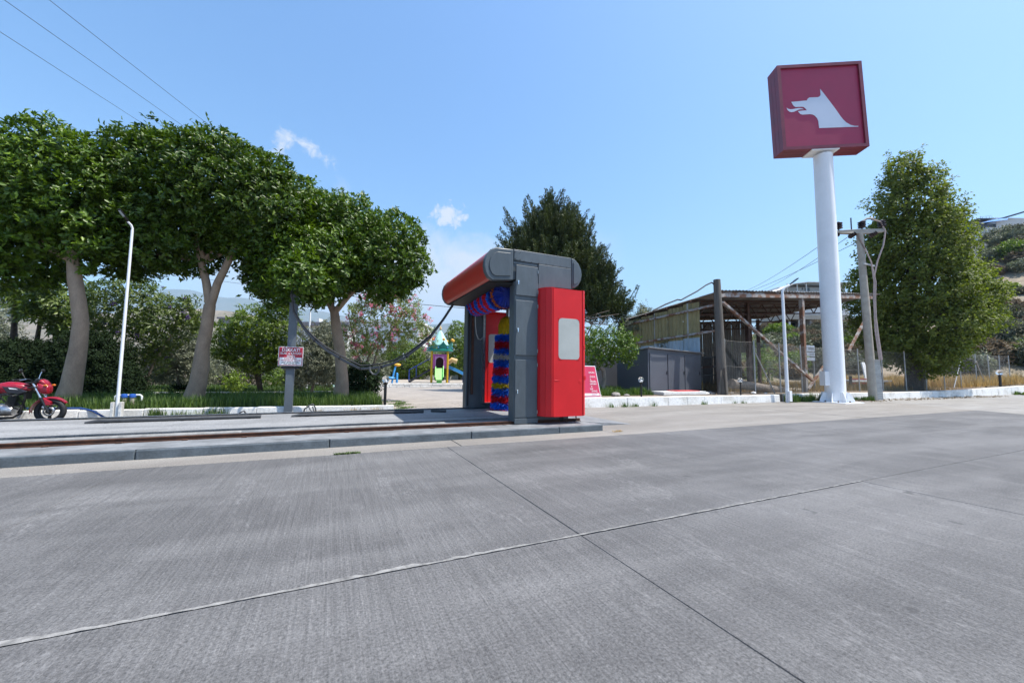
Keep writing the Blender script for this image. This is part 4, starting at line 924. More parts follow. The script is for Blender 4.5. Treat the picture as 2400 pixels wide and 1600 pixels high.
for s_, h_ in (('GRUBU', .87), ('-', .80), ('ACINA', .725), ('Z.', .64), ('TİŞKİN', .555), ('LMASINI', .475), ('Z.', .385), ('DIZ', .30), ('AYINIZ.', .225)):
    px_, _, _ = apt(0, h_); xr = AX + .30 + (.87 - h_) * .1
    q = apt(xr - (.18 if len(s_) < 4 else 0), h_); text_obj(s_, .075, M['white_metal'], t, (q[0], q[1] - .004, q[2]), up=tuple(upv), align='RIGHT', bold=.01)
q = apt(AX + .33, .113); text_obj('NAKİT', .075, M['pinkred'], t, (q[0], q[1] - .004, q[2]), up=tuple(upv), align='RIGHT')
# ------------------------------------------------------------------ grey metal cabinet and garden wall
M['cab'] = MAT('cabinet_grey', (.088, .096, .115), .5, var=.05, scale=1.5, dirt=.05)
M['cab_roof'] = MAT('cabinet_roof', (.20, .21, .22), .5, var=.08, scale=2)
M['wall_d'] = MAT('dark_garden_wall', (.055, .062, .078), .7, var=.08, scale=2)
A = Vector((12.1, 12.65, 0)); Bq = Vector((15.9, 13.2, 0)); fd2 = (Bq - A).normalized(); bd = Vector((-fd2.y, fd2.x, 0)); CW = (Bq - A).length; CD = 1.7
t = thing('metal_cabinet', 'grey sheet metal garden cabinet with three doors and sloping roof', 'shed', A + Vector((0, 0, .36)))
def cp(a, d, z): return A + fd2 * a + bd * d + Vector((0, 0, z))
zl, zr = 2.23, 2.14
b = MB(); b.add([cp(0, 0, .34), cp(CW, 0, .34), cp(CW, CD, .34), cp(0, CD, .34), cp(0, 0, zl), cp(CW, 0, zr), cp(CW, CD, zr - .28), cp(0, CD, zl - .28)], [(0, 3, 2, 1), (4, 5, 6, 7), (0, 1, 5, 4), (1, 2, 6, 5), (2, 3, 7, 6), (3, 0, 4, 7)]); b.build('body', M['cab'], t)
b = MB(); b.add([cp(-.05, -.12, zl + .03), cp(CW + .15, -.12, zr + .025), cp(CW + .15, CD + .1, zr - .26), cp(-.05, CD + .1, zl - .25), cp(-.05, -.12, zl + .07), cp(CW + .15, -.12, zr + .065), cp(CW + .15, CD + .1, zr - .21), cp(-.05, CD + .1, zl - .2)], [(0, 3, 2, 1), (4, 5, 6, 7), (0, 1, 5, 4), (1, 2, 6, 5), (2, 3, 7, 6), (3, 0, 4, 7)]); b.build('roof', M['cab_roof'], t, bevel=.01)
for x0, x1, zt in ((.08, 1.25, 2.06), (1.31, 2.49, 2.04), (2.54, 3.72, 2.01)):
    b = MB(); b.ext([cp(x0, -.005, .46), cp(x1, -.005, .46), cp(x1, -.005, zt), cp(x0, -.005, zt)], bd * -.03); d = b.build('door', M['cab'], t, bevel=.006)
    b = MB(); b.bar(cp(x1 - .06, -.05, 1.15), cp(x1 - .06, -.05, 1.30), .02); b.build('handle', M['dark_rail'], d)
for x0, x1 in ((.05, 1.35), (1.7, 2.8)):
    b = MB(); b.ext([cp(x0, -.10, .345), cp(x1, -.10, .345), cp(x1, -.10, .40), cp(x0, -.10, .40)], bd * .08); b.build('sill', M['white_stone'], t)
b = MB(); b.box(7.9, 12.9, 15.0, 15.2, .2, 1.98); tag(b.build('garden_wall', M['wall_d'], bevel=.02), 'dark grey garden wall behind the small curved trunk tree', 'wall')
t = thing('planter_slab', 'low white concrete slab with red edging before the grey cabinet', 'slab', (13.4, 11.9, .36))
b = MB(); b.box(11.9, 14.3, 11.62, 12.3, .33, .47); b.build('slab_body', M['white_stone'], t, bevel=.02)
b = MB(); b.box(12.7, 14.0, 11.7, 12.25, .471, .50); b.build('red_mat', MAT('red_mat', (.5, .06, .06), .8, var=.15), t, bevel=.01)

# ------------------------------------------------------------------ rusty open canopy (posts, trusses, corrugated sheets)
hg = thing('rusty_canopy', 'open sided rusty steel canopy with corrugated roof and yellow side sheets', 'canopy', (17.2, 13.2, .3))
def corr(p0, ux, uz, width, height, pitch, amp, mat, name, parent, nrm):   # corrugated sheet from a corner
    n_ = max(2, int(width / pitch)) * 4; p0 = Vector(p0); ux = Vector(ux); uz = Vector(uz); nrm = Vector(nrm); vs_ = []
    for i in range(n_ + 1):
        s_ = width * i / n_; ph = (i % 4); a = amp if ph in (1, 2) else 0.0
        for h_ in (0, height): vs_.append(p0 + ux * s_ + uz * h_ + nrm * a)
    b = MB(); b.add(vs_, [(2 * i, 2 * i + 2, 2 * i + 3, 2 * i + 1) for i in range(n_)]); o = b.build(name, mat, parent); s_ = o.modifiers.new('s', 'SOLIDIFY'); s_.thickness = .004; return o
M['sheet_y'] = MAT('faded_yellow_sheet', (.33, .27, .12), .6, var=.2, scale=1.0, dirt=.28, stretch=(1, 1, .3))
M['sheet_b'] = MAT('pale_blue_sheet', (.36, .44, .50), .5, var=.14, scale=1.0, dirt=.12, stretch=(1, 1, .3))
M['sheet_g'] = MAT('old_grey_sheet', (.16, .145, .13), .75, var=.25, scale=1.0, dirt=.25)
M['roof_sheet'] = MAT('old_roof_sheet', (.26, .24, .22), .75, var=.25, scale=.8, dirt=.25)
XL, XR, YF, YB = 16.2, 29.3, 12.25, 19.2
def roofz(x, y): return 4.86 + (x - 16.05) * .0835 - (y - 12.2) * .088
# roof sheets, each a strip running front to back
x = XL - .15; k = 0
while x < XR + .3:
    w_ = .95
    corr((x, YF - .12, roofz(x, YF - .12) + .13 + (.012 if k % 2 else 0)), (w_ + .04, 0, (w_ + .04) * .0835), (0, 1, -.088), 1.0, (YB - YF) + .5, .25, .045, M['roof_sheet'], 'roof_sheet', hg, (0, 0, 1)); x += w_; k += 1
for y in np.arange(YF, YB + .1, 1.53):
    b = MB(); b.bar((XL - .3, y, roofz(XL - .3, y) + .055), (XR + .2, y, roofz(XR + .2, y) + .055), .06, .10); b.build('purlin', M['rust_d'] if y > YF + .1 else M['rust'], hg)
def truss(y, zoff, name='truss'):
    b = MB(); xs_ = np.linspace(XL, XR, 25)
    for zo in (-.06, -.62):
        b.bar((XL, y, roofz(XL, y) + zo), (XR, y, roofz(XR, y) + zo), .06, .07)
    for i in range(24):
        z0, z1 = (-.62, -.06) if i % 2 else (-.06, -.62); b.bar((xs_[i], y, roofz(xs_[i], y) + z0), (xs_[i + 1], y, roofz(xs_[i + 1], y) + z1), .04)
    b.build(name, M['rust_d'], hg)
for y in (13.9, 16.5, 19.1): truss(y, 0)
b = MB(); b.bar((XL - .3, YF - .05, roofz(XL - .3, YF) - .06), (XR + .3, YF - .05, roofz(XR + .3, YF) - .06), .07, .16); b.build('edge_beam', M['rust'], hg)
for (x, y, m_) in ((XL, 12.42, 'galv'), (22.45, 12.3, 'rust'), (29.2, 12.35, 'rust'), (XL + .05, 14.1, 'galv'), (XL + .05, 16.3, 'galv'), (XL, 19.1, 'rust_d'), (XR - .1, 16, 'rust_d'), (XR - .1, 19.1, 'rust_d'), (20.4, 13.9, 'rust_d'), (24.4, 16.5, 'rust_d'), (21.2, 19.1, 'rust_d'), (25.3, 19.1, 'rust_d')):
    b = MB(); b.box(x - .09, x + .09, y - .09, y + .09, .25, roofz(x, y) + .02); b.build('post', M[m_], hg)
b = MB(); q0 = pixY(1694, 708, 12.15); q1 = pixY(1870, 862, 12.05); b.bar(q0, q0 + (q1 - q0) * 1.22, .12, .10); b.build('brace', M['rust'], hg)
b = MB(); q0 = Vector((29.0, 12.2, roofz(29, 12.2) - .9)); b.bar(q0, (26.2, 12.05, 2.6), .11, .10); b.build('brace', M['rust'], hg)
b = MB(); b.bar((22.5, 12.2, .5), (23.9, 12.1, 1.75), .11, .10); b.build('brace', M['rust'], hg)
# side sheets on the left flank, yellow above, pale blue below, hung on girts
y = 13.42
while y < 18.8:
    zt = roofz(XL, y + .5) - .02; zb = 2.90 - (y - 13.42) * .07
    corr((XL - .03, y, zb), (0, 1, 0), (0, 0, 1), .98, zt - zb - (.0), .2, .04, M['sheet_y'], 'wall_sheet', hg, (-1, 0, 0))
    corr((XL - .06, y, .9), (0, 1, 0), (0, 0, 1), .98, zb - .9 + .06, .2, .03, M['sheet_b'], 'wall_sheet', hg, (-1, 0, 0)); y += 1.0
for z in (1.5, 3.15, 4.35):
    b = MB(); b.bar((XL - .13, 12.42, z + .05), (XL - .13, 19.0, z - .25), .07, .10); b.build('girt', M['rust'], hg)
x = XL + .1
while x < 27.9:
    zb_ = .45 if x < 26.7 else 2.83
    corr((x, 19.15, zb_), (1, 0, 0), (0, 0, 1), .98, roofz(x, 19.15) - zb_, .2, .035, M['sheet_g'], 'wall_sheet', hg, (0, -1, 0)); x += 1.0
# things under the canopy
def log(a, c, r0, r1, label, mat='cpole', name='concrete_post'):
    b = MB(); b.tube([a, c], [r0, r1], 12); tag(b.build(name, M[mat], smooth=True), label, 'post')
log((16.5, 12.1, .78), (20.8, 12.5, .42), .21, .18, 'thick concrete post lying on the ground behind the wire fence', 'bark_p', 'fallen_post')
log((19.2, 13.3, .40), (23.6, 13.2, .36), .14, .13, 'thinner concrete post lying beside the thick one behind the fence', 'cpole', 'fallen_post')
log((20.4, 14.2, .38), (24.4, 14.0, .40), .10, .09, 'rusty pipe lying on the ground under the canopy', 'rust', 'fallen_pipe')
for k in range(9):
    x, y = 20.0 + k * .75 + random.random() * .4, 13.8 + random.random() * 2.5
    b = MB(); Mx = Matrix.Translation((x, y, .36 + random.random() * .25)) @ Matrix.Rotation(random.random() * 3, 4, 'Z') @ Matrix.Rotation(random.uniform(-.15, .15), 4, 'X'); b.obox(Mx, random.uniform(1.2, 2.2), .16, .05)
    tag(b.build('plank', M['timber'], bevel=.006), 'weathered plank in the scrap heap under the rusty canopy', 'plank', 'planks in the scrap heap')
# iron gate
t = thing('iron_gate', 'black barred iron gate between the grey cabinet and the timber pole', 'gate', (15.4, 12.5, .3))
ga, gb_ = Vector(pixY(1649, 900, 12.7)), Vector(pixY(1685, 900, 12.25)); ga.z = gb_.z = 0
b = MB()
for z in (.40, 1.15, 1.95): b.bar(ga + Vector((0, 0, z)), gb_ + Vector((0, 0, z)), .04)
b.build('gate_frame', M['black_gloss'], t)
for i in range(15):
    p = ga.lerp(gb_, i / 14); b = MB(); b.bar(p + Vector((0, 0, .32)), p + Vector((0, 0, 2.0)), .022); b.build('bar', M['black_gloss'], t)
# timber pole with cable
TP = Vector((15.35, 11.68, .26)); TT = Vector(pixY(1680, 656, 11.95))
t = thing('timber_pole', 'leaning weathered timber pole at the front of the rusty canopy', 'pole', TP)
b = MB(); b.tube([TP, TP.lerp(TT, .5), TT], [.21, .185, .15], 14); b.build('shaft', M['timber'], t, smooth=True)
for k in (.32, .55, .72): c = TP.lerp(TT, k); d = (TT - TP).normalized(); b = MB(); b.tube([c - d * .02, c + d * .02], .205 - .05 * k, 14); b.build('band', M['dark_rail'], t)
b = MB(); b.bar(TP + Vector((-.3, -.05, .0)), TP + Vector((-.12, -.05, 1.1)), .14, .06); b.bar(TP + Vector((-.02, -.22, .0)), TP + Vector((-.06, -.2, 1.2)), .12, .05); b.build('splint', M['timber'], t)
cabp = [pixY(*q, 12.0) for q in ((1676, 690), (1676, 668), (1668, 662), (1655, 668), (1633, 683), (1605, 698), (1596, 703), (1588, 702), (1560, 713), (1530, 728))]
b = MB(); b.tube(cabp, .03, 8); tag(b.build('service_cable', M['cable_black'], smooth=True), 'thick black cable running from the timber pole along the canopy edge', 'cable')

# ------------------------------------------------------------------ chain link fence
fpts = [(15.6, 11.75), (17.55, 11.7), (19.8, 11.95), (22.0, 12.2), (24.6, 12.15), (27.2, 12.1), (29.8, 12.1), (32.6, 12.1), (35.4, 12.15), (38.2, 12.2), (41.2, 12.3), (44.4, 12.45), (47.8, 12.7), (51.2, 13.0), (55, 13.4)]
fz = lambda x: .30 + max(0, (x - 34)) * .022
t = thing('chain_link_fence', 'rusty chain link fence on thin posts behind the white kerb', 'fence', (17, 12.3, .3))
for i, (x, y) in enumerate(fpts):
    z = fz(x); lean = random.uniform(-.05, .05); b = MB(); b.tube([(x, y, z - .05), (x + lean, y, z + 2.45)], .032, 8); b.build('post', M['galv'], t, smooth=True)
for (i, dx) in ((1, 1.1), (10, -1.2), (11, 1.3)):
    x, y = fpts[i]; b = MB(); b.tube([(x + dx * 1.2, y - .05, fz(x)), (x, y - .05, fz(x) + 1.9)], .028, 8); b.build('stay', M['galv'], t, smooth=True)
b = MB()
for i in range(len(fpts) - 1):
    for zz in (.08, 1.25, 2.38):
        (xa, ya), (xb, yb) = fpts[i], fpts[i + 1]; b.tube([(xa, ya, fz(xa) + zz), ((xa + xb) / 2, (ya + yb) / 2, (fz(xa) + fz(xb)) / 2 + zz - .03), (xb, yb, fz(xb) + zz)], .004, 4, cap=False)
b.build('strand', M['wire'], t)
V_ = []; F_ = []; hh = 2.32
def fpt(s, z):
    i = int(s); i = min(i, len(fpts) - 2); k = s - i; xa, ya = fpts[i]; xb, yb = fpts[i + 1]; x = xa + (xb - xa) * k
    return (x, ya + (yb - ya) * k + .012 * math.sin(x * 5), fz(x) + .06 + z)
for dirn in (1, -1):
    for seg in range(len(fpts) - 1):
        ln_ = fpts[seg + 1][0] - fpts[seg][0]; step = .075 if seg < 5 else .10; n_ = int(ln_ / step)
        for k in range(n_):
            s0 = seg + k / n_; s1 = s0 + dirn * hh / ln_ * 1.0
            # clipped to the fence run
            z0_, z1_ = 0, hh
            lo, hi = 0, len(fpts) - 1.001
            if s1 > hi: z1_ = hh * (hi - s0) / (s1 - s0); s1 = hi
            if s1 < lo: z1_ = hh * (lo - s0) / (s1 - s0); s1 = lo
            m_ = 4
            for q in range(m_):
                a = fpt(s0 + (s1 - s0) * q / m_, z1_ * q / m_); c = fpt(s0 + (s1 - s0) * (q + 1) / m_, z1_ * (q + 1) / m_); w_ = .0021; o = len(V_)
                V_ += [(a[0] - w_, a[1], a[2] + w_ * dirn), (a[0] + w_, a[1], a[2] - w_ * dirn), (c[0] + w_, c[1], c[2] - w_ * dirn), (c[0] - w_, c[1], c[2] + w_ * dirn)]; F_.append((o, o + 1, o + 2, o + 3))
np_mesh('wire_mesh', V_, F_, M['wire'], t, kind='stuff')

# name board behind the fence
t = thing('name_board', 'white three panel name board on posts behind the wire fence', 'sign', (22.6, 13.6, .3))
c = Vector(pixY(1893, 828, 13.6))
for k, (dz, h_) in enumerate(((.30, .36), (-.04, .22), (-.32, .20))):
    b = MB(); b.box(c.x - .62, c.x + .62, 13.55, 13.60, c.z + dz - h_ / 2, c.z + dz + h_ / 2); b.build('panel', M['white_metal'], t, bevel=.006)
for x in (-.6, .6):
    b = MB(); b.box(c.x + x - .035, c.x + x + .035, 13.602, 13.66, .28, c.z + .5); b.build('post', M['galv'], t)
text_obj('YÜK', .2, M['sblk'], t, (c.x - .36, 13.545, c.z + .27)); text_obj('DEĞİŞLER', .2, M['sblk'], t, (c.x + .25, 13.545, c.z + .27), width=.55)
text_obj('GARANTİ', .12, M['sblk'], t, (c.x + .3, 13.545, c.z - .04), width=.45)
# red notice at the far right
t = thing('notice_board', 'small red notice with white frame on the low wall by the golden grass', 'sign', (47.6, 11.2, .62))
c = Vector(pixY(2412, 866, 11.15)); 
for x in (-.55, .75): b = MB(); b.box(c.x + x - .04, c.x + x + .04, 11.12, 11.18, .55, c.z + .55); b.build('post', M['white_metal'], t)
b = MB(); b.box(c.x - .6, c.x + .8, 11.08, 11.115, c.z - .42, c.z + .50); b.build('board', M['white_metal'], t)
for k in range(3): b = MB(); b.box(c.x - .55, c.x + .75, 11.07, 11.079, c.z - .38 + k * .29, c.z - .13 + k * .29); b.build('red_field', M['sred'], t)

# low trailer with raised ramps
t = thing('trailer', 'low trailer with two raised white ramps and red striped deck behind the fence', 'trailer', (31, 16.5, .3))
M['tred'] = MAT('trailer_red', (.40, .05, .05), .5, var=.15, scale=3)
c = Vector(pixY(2025, 862, 16.5))
b = MB(); b.box(c.x - 2.6, c.x + 3.5, 16.2, 18.0, .75, .9); b.build('deck', M['galv'], t, bevel=.01)
for k in range(3): b = MB(); b.box(c.x - 2.6, c.x - .5, 16.12, 16.19, .62 + k * .16, .70 + k * .16); b.build('stripe_bar', M['tred'] if k % 2 == 0 else M['white_metal'], t)
for dx in (-.25, .75):
    b = MB(); b.ext([(c.x + dx, 16.3, .9), (c.x + dx + .75, 16.3, .9), (c.x + dx + .62, 16.6, 2.3), (c.x + dx + .2, 16.6, 2.3)], (0, .08, 0)); b.build('ramp', M['white_metal'], t, bevel=.01)
for dx in (-1.8, 1.4, 2.3):
    b = MB(); b.torus((c.x + dx, 16.35, .62), (0, 1, 0), .22, .11, 20, 8); b.build('wheel', M['black'], t, smooth=True)
# timber pallets standing under the poplar
def pallet(p, rz, label, tiltx=.12):
    t = thing('pallet', label, 'pallet', p, 'timber pallets under the poplar'); t.rotation_euler = (tiltx, 0, rz)
    def lb(name, x0, x1, y0, y1, z0, z1):
        q = MB(); q.box(x0, x1, y0, y1, z0, z1); me = q.build(name, M['timber']); me.parent = t
    for k in range(6): lb('slat', -.6, .6, -.02, 0, .02 + k * .19, .13 + k * .19)
    for x in (-.55, 0, .55): lb('bearer', x - .05, x + .05, .001, .10, 0, 1.1)
pallet((35.5, 13.0, .35), .15, 'timber pallet leaning by the poplar trunk'); pallet((36.9, 13.1, .36), -.25, 'timber pallet second from the poplar trunk'); pallet((38.4, 13.2, .38), .3, 'timber pallet farthest from the poplar trunk')
for k, (x, y, h_) in enumerate(((28.8, 13.6, 1.0), (30.2, 13.9, .9), (33.0, 13.5, 1.15))):
    b = MB(); b.tube([(x, y, .28), (x + .05, y, .3 + h_)], .085, 8); tag(b.build('stake', M['timber'], smooth=True), 'short weathered wooden stake in the dry grass behind the fence', 'stake', 'wooden stakes behind the fence')

# ------------------------------------------------------------------ playground tower
def plas(n, c): return MAT(n, c, .35, var=.04, scale=2)
M['pl_green'] = plas('teal_plastic', (.012, .20, .16)); M['pl_mint'] = plas('mint_plastic', (.42, .70, .62)); M['pl_yel'] = plas('yellow_paint', (.62, .37, .01)); M['pl_pink'] = plas('magenta_plastic', (.50, .10, .36)); M['pl_lime'] = plas('lime_plastic', (.32, .72, .22)); M['pl_lime_d'] = plas('green_plastic', (.10, .50, .08)); M['pl_blue'] = plas('sky_blue_plastic', (.05, .28, .62)); M['pl_navy'] = plas('navy_paint', (.02, .05, .25)); M['pl_orange'] = plas('orange_plastic', (.75, .38, .03)); M['pl_maroon'] = plas('maroon_plastic', (.14, .02, .02)); M['pl_tan'] = plas('tan_plastic', (.62, .42, .18))
TX, TY, TZ = 7.95, 31.4, .27
t = thing('play_tower', 'playground tower with teal crown roof, pink wall and green slide', 'play tower', (TX, TY, TZ))
s0 = 30.9 / 920      # metres per photo pixel at the tower
deep = Vector((TX, TY, 0)).normalized(); right = Vector((deep.y, -deep.x, 0))
def tp_(a, d, z): return Vector((TX, TY, TZ)) + right * a + deep * d + Vector((0, 0, z))
W2 = .62
for a in (-W2, W2):
    for d in (-W2, W2):
        b = MB(); b.tube([tp_(a, d, 0), tp_(a, d, 2.55)], .085, 12); b.build('post', M['pl_yel'], t, smooth=True)
b = MB(); b.ext([tp_(-W2, -W2, 1.05), tp_(W2, -W2, 1.05), tp_(W2, W2, 1.05), tp_(-W2, W2, 1.05)], (0, 0, .08)); b.build('deck', M['pl_maroon'], t)
# pink wall with an arched opening
def arch_panel(w_, z0, z1, ow, oz, name, mat, d_):
    b = MB(); arc = [(-ow, z0)] + [(-ow * math.cos(math.pi * k / 12), oz + ow * math.sin(math.pi * k / 12)) for k in range(13)] + [(ow, z0)]
    outer = [(-w_, z0)] + [(-w_ + 2 * w_ * k / 12, z1) for k in range(13)] + [(w_, z0)]
    vs_ = [tp_(a, d_, z) for a, z in arc] + [tp_(a, d_, z) for a, z in outer] + [tp_(a, d_ + .06, z) for a, z in arc] + [tp_(a, d_ + .06, z) for a, z in outer]; n = len(arc)
    fs = [(i, i + 1, n + i + 1, n + i) for i in range(n - 1)] + [(2 * n + i, 2 * n + i + 1, 3 * n + i + 1, 3 * n + i) for i in range(n - 1)] + [(i, i + 1, 2 * n + i + 1, 2 * n + i) for i in range(n - 1)] + [(n + i, n + i + 1, 3 * n + i + 1, 3 * n + i) for i in range(n - 1)]
    b.add(vs_, fs); return b.build(name, mat, t)
arch_panel(.55, 1.15, 2.28, .30, 1.72, 'arch_panel', M['pl_pink'], -W2)
arch_panel(.36, 1.15, 2.12, .30, 1.72, 'arch_trim', plas('lilac_plastic', (.55, .22, .48)), -W2 - .07)
b = MB(); b.ext([tp_(-.5, W2, 1.15), tp_(.5, W2, 1.15), tp_(.5, W2, 2.2), tp_(-.5, W2, 2.2)], deep * .05); b.build('wall_panel', M['pl_maroon'], t)
for a in (-W2, W2): b = MB(); b.ext([tp_(a, -.5, 1.15), tp_(a, .5, 1.15), tp_(a, .5, 2.2), tp_(a, -.5, 2.2)], right * .05); b.build('wall_panel', M['pl_maroon'], t)
# crown roof
ct = tp_(0, 0, 2.5)
b = MB(); b.lathe([(1.02, 0), (1.07, .05), (1.07, .13), (.98, .17)], Matrix.Translation(ct), 32); b.build('roof_rim', M['pl_green'], t, smooth=True)
b = MB(); n = 64; vs_ = []
for i in range(n):
    a = 2 * math.pi * i / n; k = (i % 8) / 8; tip = .30 + .34 * (abs(k - .5) * 2) ** 2.2
    for rr_, zz in ((.92, .17), (1.0 + .16 * (tip - .3), .17 + tip), (.96 + .16 * (tip - .3), .17 + tip), (.88, .17)): vs_.append(ct + Vector((rr_ * math.cos(a), rr_ * math.sin(a), zz)))
b.add(vs_, [(4 * i + j, 4 * ((i + 1) % n) + j, 4 * ((i + 1) % n) + j + 1, 4 * i + j + 1) for i in range(n) for j in range(3)]); b.build('crown_ring', M['pl_green'], t)
for k in range(8):
    a = 2 * math.pi * k / 8; b = MB(); b.ball(ct + Vector((1.10 * math.cos(a), 1.10 * math.sin(a), .93)), .115, 14, 9); b.build('finial', M['pl_orange'], t, smooth=True)
    a += math.pi / 8; b = MB(); b.ball(ct + Vector((1.0 * math.cos(a), 1.0 * math.sin(a), .30)), .06, 10, 7); b.build('stud', M['pl_blue'], t, smooth=True)
b = MB(); b.lathe([(.80, .17), (.72, .55), (.55, .95), (.38, 1.25), (.20, 1.55), (.05, 1.75)], Matrix.Translation(ct), 8); b.build('spire', M['pl_mint'], t)
b = MB(); b.lathe([(.03, 1.72), (.09, 1.8), (.1, 1.9), (.05, 2.05), (.02, 2.12)], Matrix.Translation(ct), 10); b.build('spire_finial', M['pl_tan'], t, smooth=True)
# front slide, blue slide, stair
def slide(fn_, wid_, prof, mat, matd, name):
    b = MB()
    k = len(prof); sec = [(-wid_, .22), (-wid_ + .06, .22), (-wid_ + .08, .02), (wid_ - .08, .02), (wid_ - .06, .22), (wid_, .22), (wid_, -.04), (-wid_, -.04)]; m = len(sec)
    vs_ = [fn_(s_, p_[0], p_[1] + z_) for p_ in prof for s_, z_ in sec]
    b.add(vs_, [(i * m + j, i * m + (j + 1) % m, (i + 1) * m + (j + 1) % m, (i + 1) * m + j) for i in range(k - 1) for j in range(m)]); return b.build(name, mat, t, smooth=True)
slide(lambda s_, d, z: tp_(s_, -W2 - d, z), .33, [(-.1, 1.15), (.15, 1.12), (.5, .80), (1.0, .45), (1.4, .28), (1.75, .26)], M['pl_lime'], None, 'green_slide')
b = MB(); b.ext([tp_(-.2, -W2 - 1.65, 0), tp_(.2, -W2 - 1.65, 0), tp_(.2, -W2 - 1.65, .2), tp_(-.2, -W2 - 1.65, .2)], deep * .3); b.build('slide_foot', M['pl_lime_d'], t)
slide(lambda s_, d, z: tp_(W2 + d, .1 + s_, z), .36, [(-.1, 1.2), (.2, 1.16), (.8, .9), (1.6, .52), (2.4, .26), (2.9, .22)], M['pl_blue'], None, 'blue_slide')
for a_, d_, h_ in ((.15, -.3, 1.1), (1.3, .3, .6)): b = MB(); b.tube([tp_(W2 + a_, d_, 0), tp_(W2 + a_, d_, h_)], .04, 8); b.build('slide_leg', M['pl_navy'], t)
for s_ in (-.32, .32):
    b = MB(); b.bar(tp_(-W2 - 1.75, s_, .05), tp_(-W2, s_, 1.12), .05, .16); b.build('stringer', MAT('stair_dark', (.03, .03, .04), .5), t)
    b = MB(); b.tube([tp_(-W2 - 1.75, s_, .1), tp_(-W2 - 1.75, s_, 1.0), tp_(-W2, s_, 2.0)], .03, 8); b.tube([tp_(-W2 - 1.2, s_, .4), tp_(-W2 - 1.2, s_, 1.3)], .02, 8); b.build('handrail', M['pl_navy'], t, smooth=True)
for k in range(6): b = MB(); c = tp_(-W2 - 1.6 + .28 * k, 0, .14 + .17 * k); b.add([c + right * a_ + deep * d_ + Vector((0, 0, z_)) for z_ in (0, .03) for a_, d_ in ((-.12, -.3), (.12, -.3), (.12, .3), (-.12, .3))], [(0, 3, 2, 1), (4, 5, 6, 7), (0, 1, 5, 4), (1, 2, 6, 5), (2, 3, 7, 6), (3, 0, 4, 7)]); b.build('step', M['black'], t)
b = MB(); b.tube([tp_(W2 + .05, -.2, 1.6), tp_(W2 + .35, -.3, 1.85), tp_(W2 + .75, -.35, 1.72)], .2, 12); b.build('tube_horn', M['pl_tan'], t, smooth=True)
# exercise post and rider
c = Vector(pixZ(930, 897, .27)); t = thing('play_post', 'short blue play post standing in the sand', 'post', c)
b = MB(); b.lathe([(.085, 0), (.085, .70), (.06, .75), (.02, .77)], Matrix.Translation(c), 12); b.build('shaft', M['pl_blue'], t, smooth=True)
c = Vector(pixZ(918, 900, .2)); t = thing('spring_rider', 'blue and yellow spring rider beside the play post', 'spring rider', c)
b = MB(); b.tube([c, c + Vector((.1, 0, .7)), c + Vector((.25, .1, 1.3))], .07, 10); b.build('neck', M['pl_blue'], t, smooth=True)
b = MB(); b.ball(c + Vector((.4, .1, 1.42)), .2, 12, 8, (1.2, .8, .6)); b.build('head', M['pl_orange'], t, smooth=True)
b = MB(); b.ball(c + Vector((-.1, 0, .45)), .25, 12, 8, (1.4, .6, .4)); b.build('saddle', M['pl_blue'], t, smooth=True)
b = MB(); c = Vector(pixZ(777, 905, .1)); b.lathe([(1.5, 0), (1.55, .1), (1.5, .2), (1.35, .2)], Matrix.Translation((c.x, c.y, .03)), 32); tag(b.build('round_basin', plas('green_basin', (.25, .42, .36)), smooth=True), 'pale green round basin on the paving behind the olive shrub', 'basin')

# ------------------------------------------------------------------ houses
M['plaster'] = MAT('white_plaster', (.72, .72, .70), .85, var=.05, scale=.5, dirt=.06); M['parapet'] = MAT('grey_parapet', (.20, .19, .21), .8, var=.06, scale=.5); M['greywall'] = MAT('mauve_grey_wall', (.23, .22, .26), .8, var=.06, scale=.5)
M['stonewall'] = MAT('rubble_stone', (.34, .31, .28), .9, col2=(.15, .13, .12), scale=3, bump=.8, bscale=6)
def oriented(origin, rx, dp):         # local frame: a right, d away, z up
    o = Vector(origin); rx = Vector(rx).normalized(); dp = Vector(dp).normalized(); return lambda a, d, z: o + rx * a + dp * d + Vector((0, 0, z))
def fbox(f, a0, a1, d0, d1, z0, z1, name, mat, parent, bevel=0):
    b = MB(); b.add([f(a0, d0, z0), f(a1, d0, z0), f(a1, d1, z0), f(a0, d1, z0), f(a0, d0, z1), f(a1, d0, z1), f(a1, d1, z1), f(a0, d1, z1)], [(0, 3, 2, 1), (4, 5, 6, 7), (0, 1, 5, 4), (1, 2, 6, 5), (2, 3, 7, 6), (3, 0, 4, 7)]); return b.build(name, mat, parent, bevel=bevel)
def window(f, a0, a1, z0, z1, parent, d=0.0, frame='white_metal', fw=.09, mull=1, pane='pane_light'):
    wn = fbox(f, a0, a1, d - .06, d + .02, z0, z1, 'window', M[frame], parent)
    n_ = mull + 1; w_ = (a1 - a0 - fw * (n_ + 1)) / n_
    for k in range(n_): x = a0 + fw + k * (w_ + fw); fbox(f, x, x + w_, d - .075, d - .061, z0 + fw, z1 - fw, 'pane', M[pane], wn)
    return wn
o_ = pix(503, 900, 50); o_[2] = 0; r2 = Vector((_r[0], _r[1], 0)).normalized(); d2 = Vector((_f[0], _f[1], 0)).normalized()
k50 = 50 / 920
t = thing('bungalow', 'low white house with mauve grey parapet behind the citrus tree', 'house', o_); f = oriented(o_, r2, d2)
zz = lambda y: EYE + (866 - y) * k50
W1 = (600 - 503) * k50; W2_ = (800 - 503) * k50
fbox(f, 0, W1 * 1.3, 0, 8, -.1, zz(746), 'wall', M['greywall'], t)
fbox(f, W1 * 1.3, W2_, 1.2, 9, -.1, zz(753), 'wall', M['plaster'], t)
fbox(f, W1 * 1.25, W2_ + .3, .7, 9.2, zz(759), zz(750), 'parapet', M['parapet'], t)
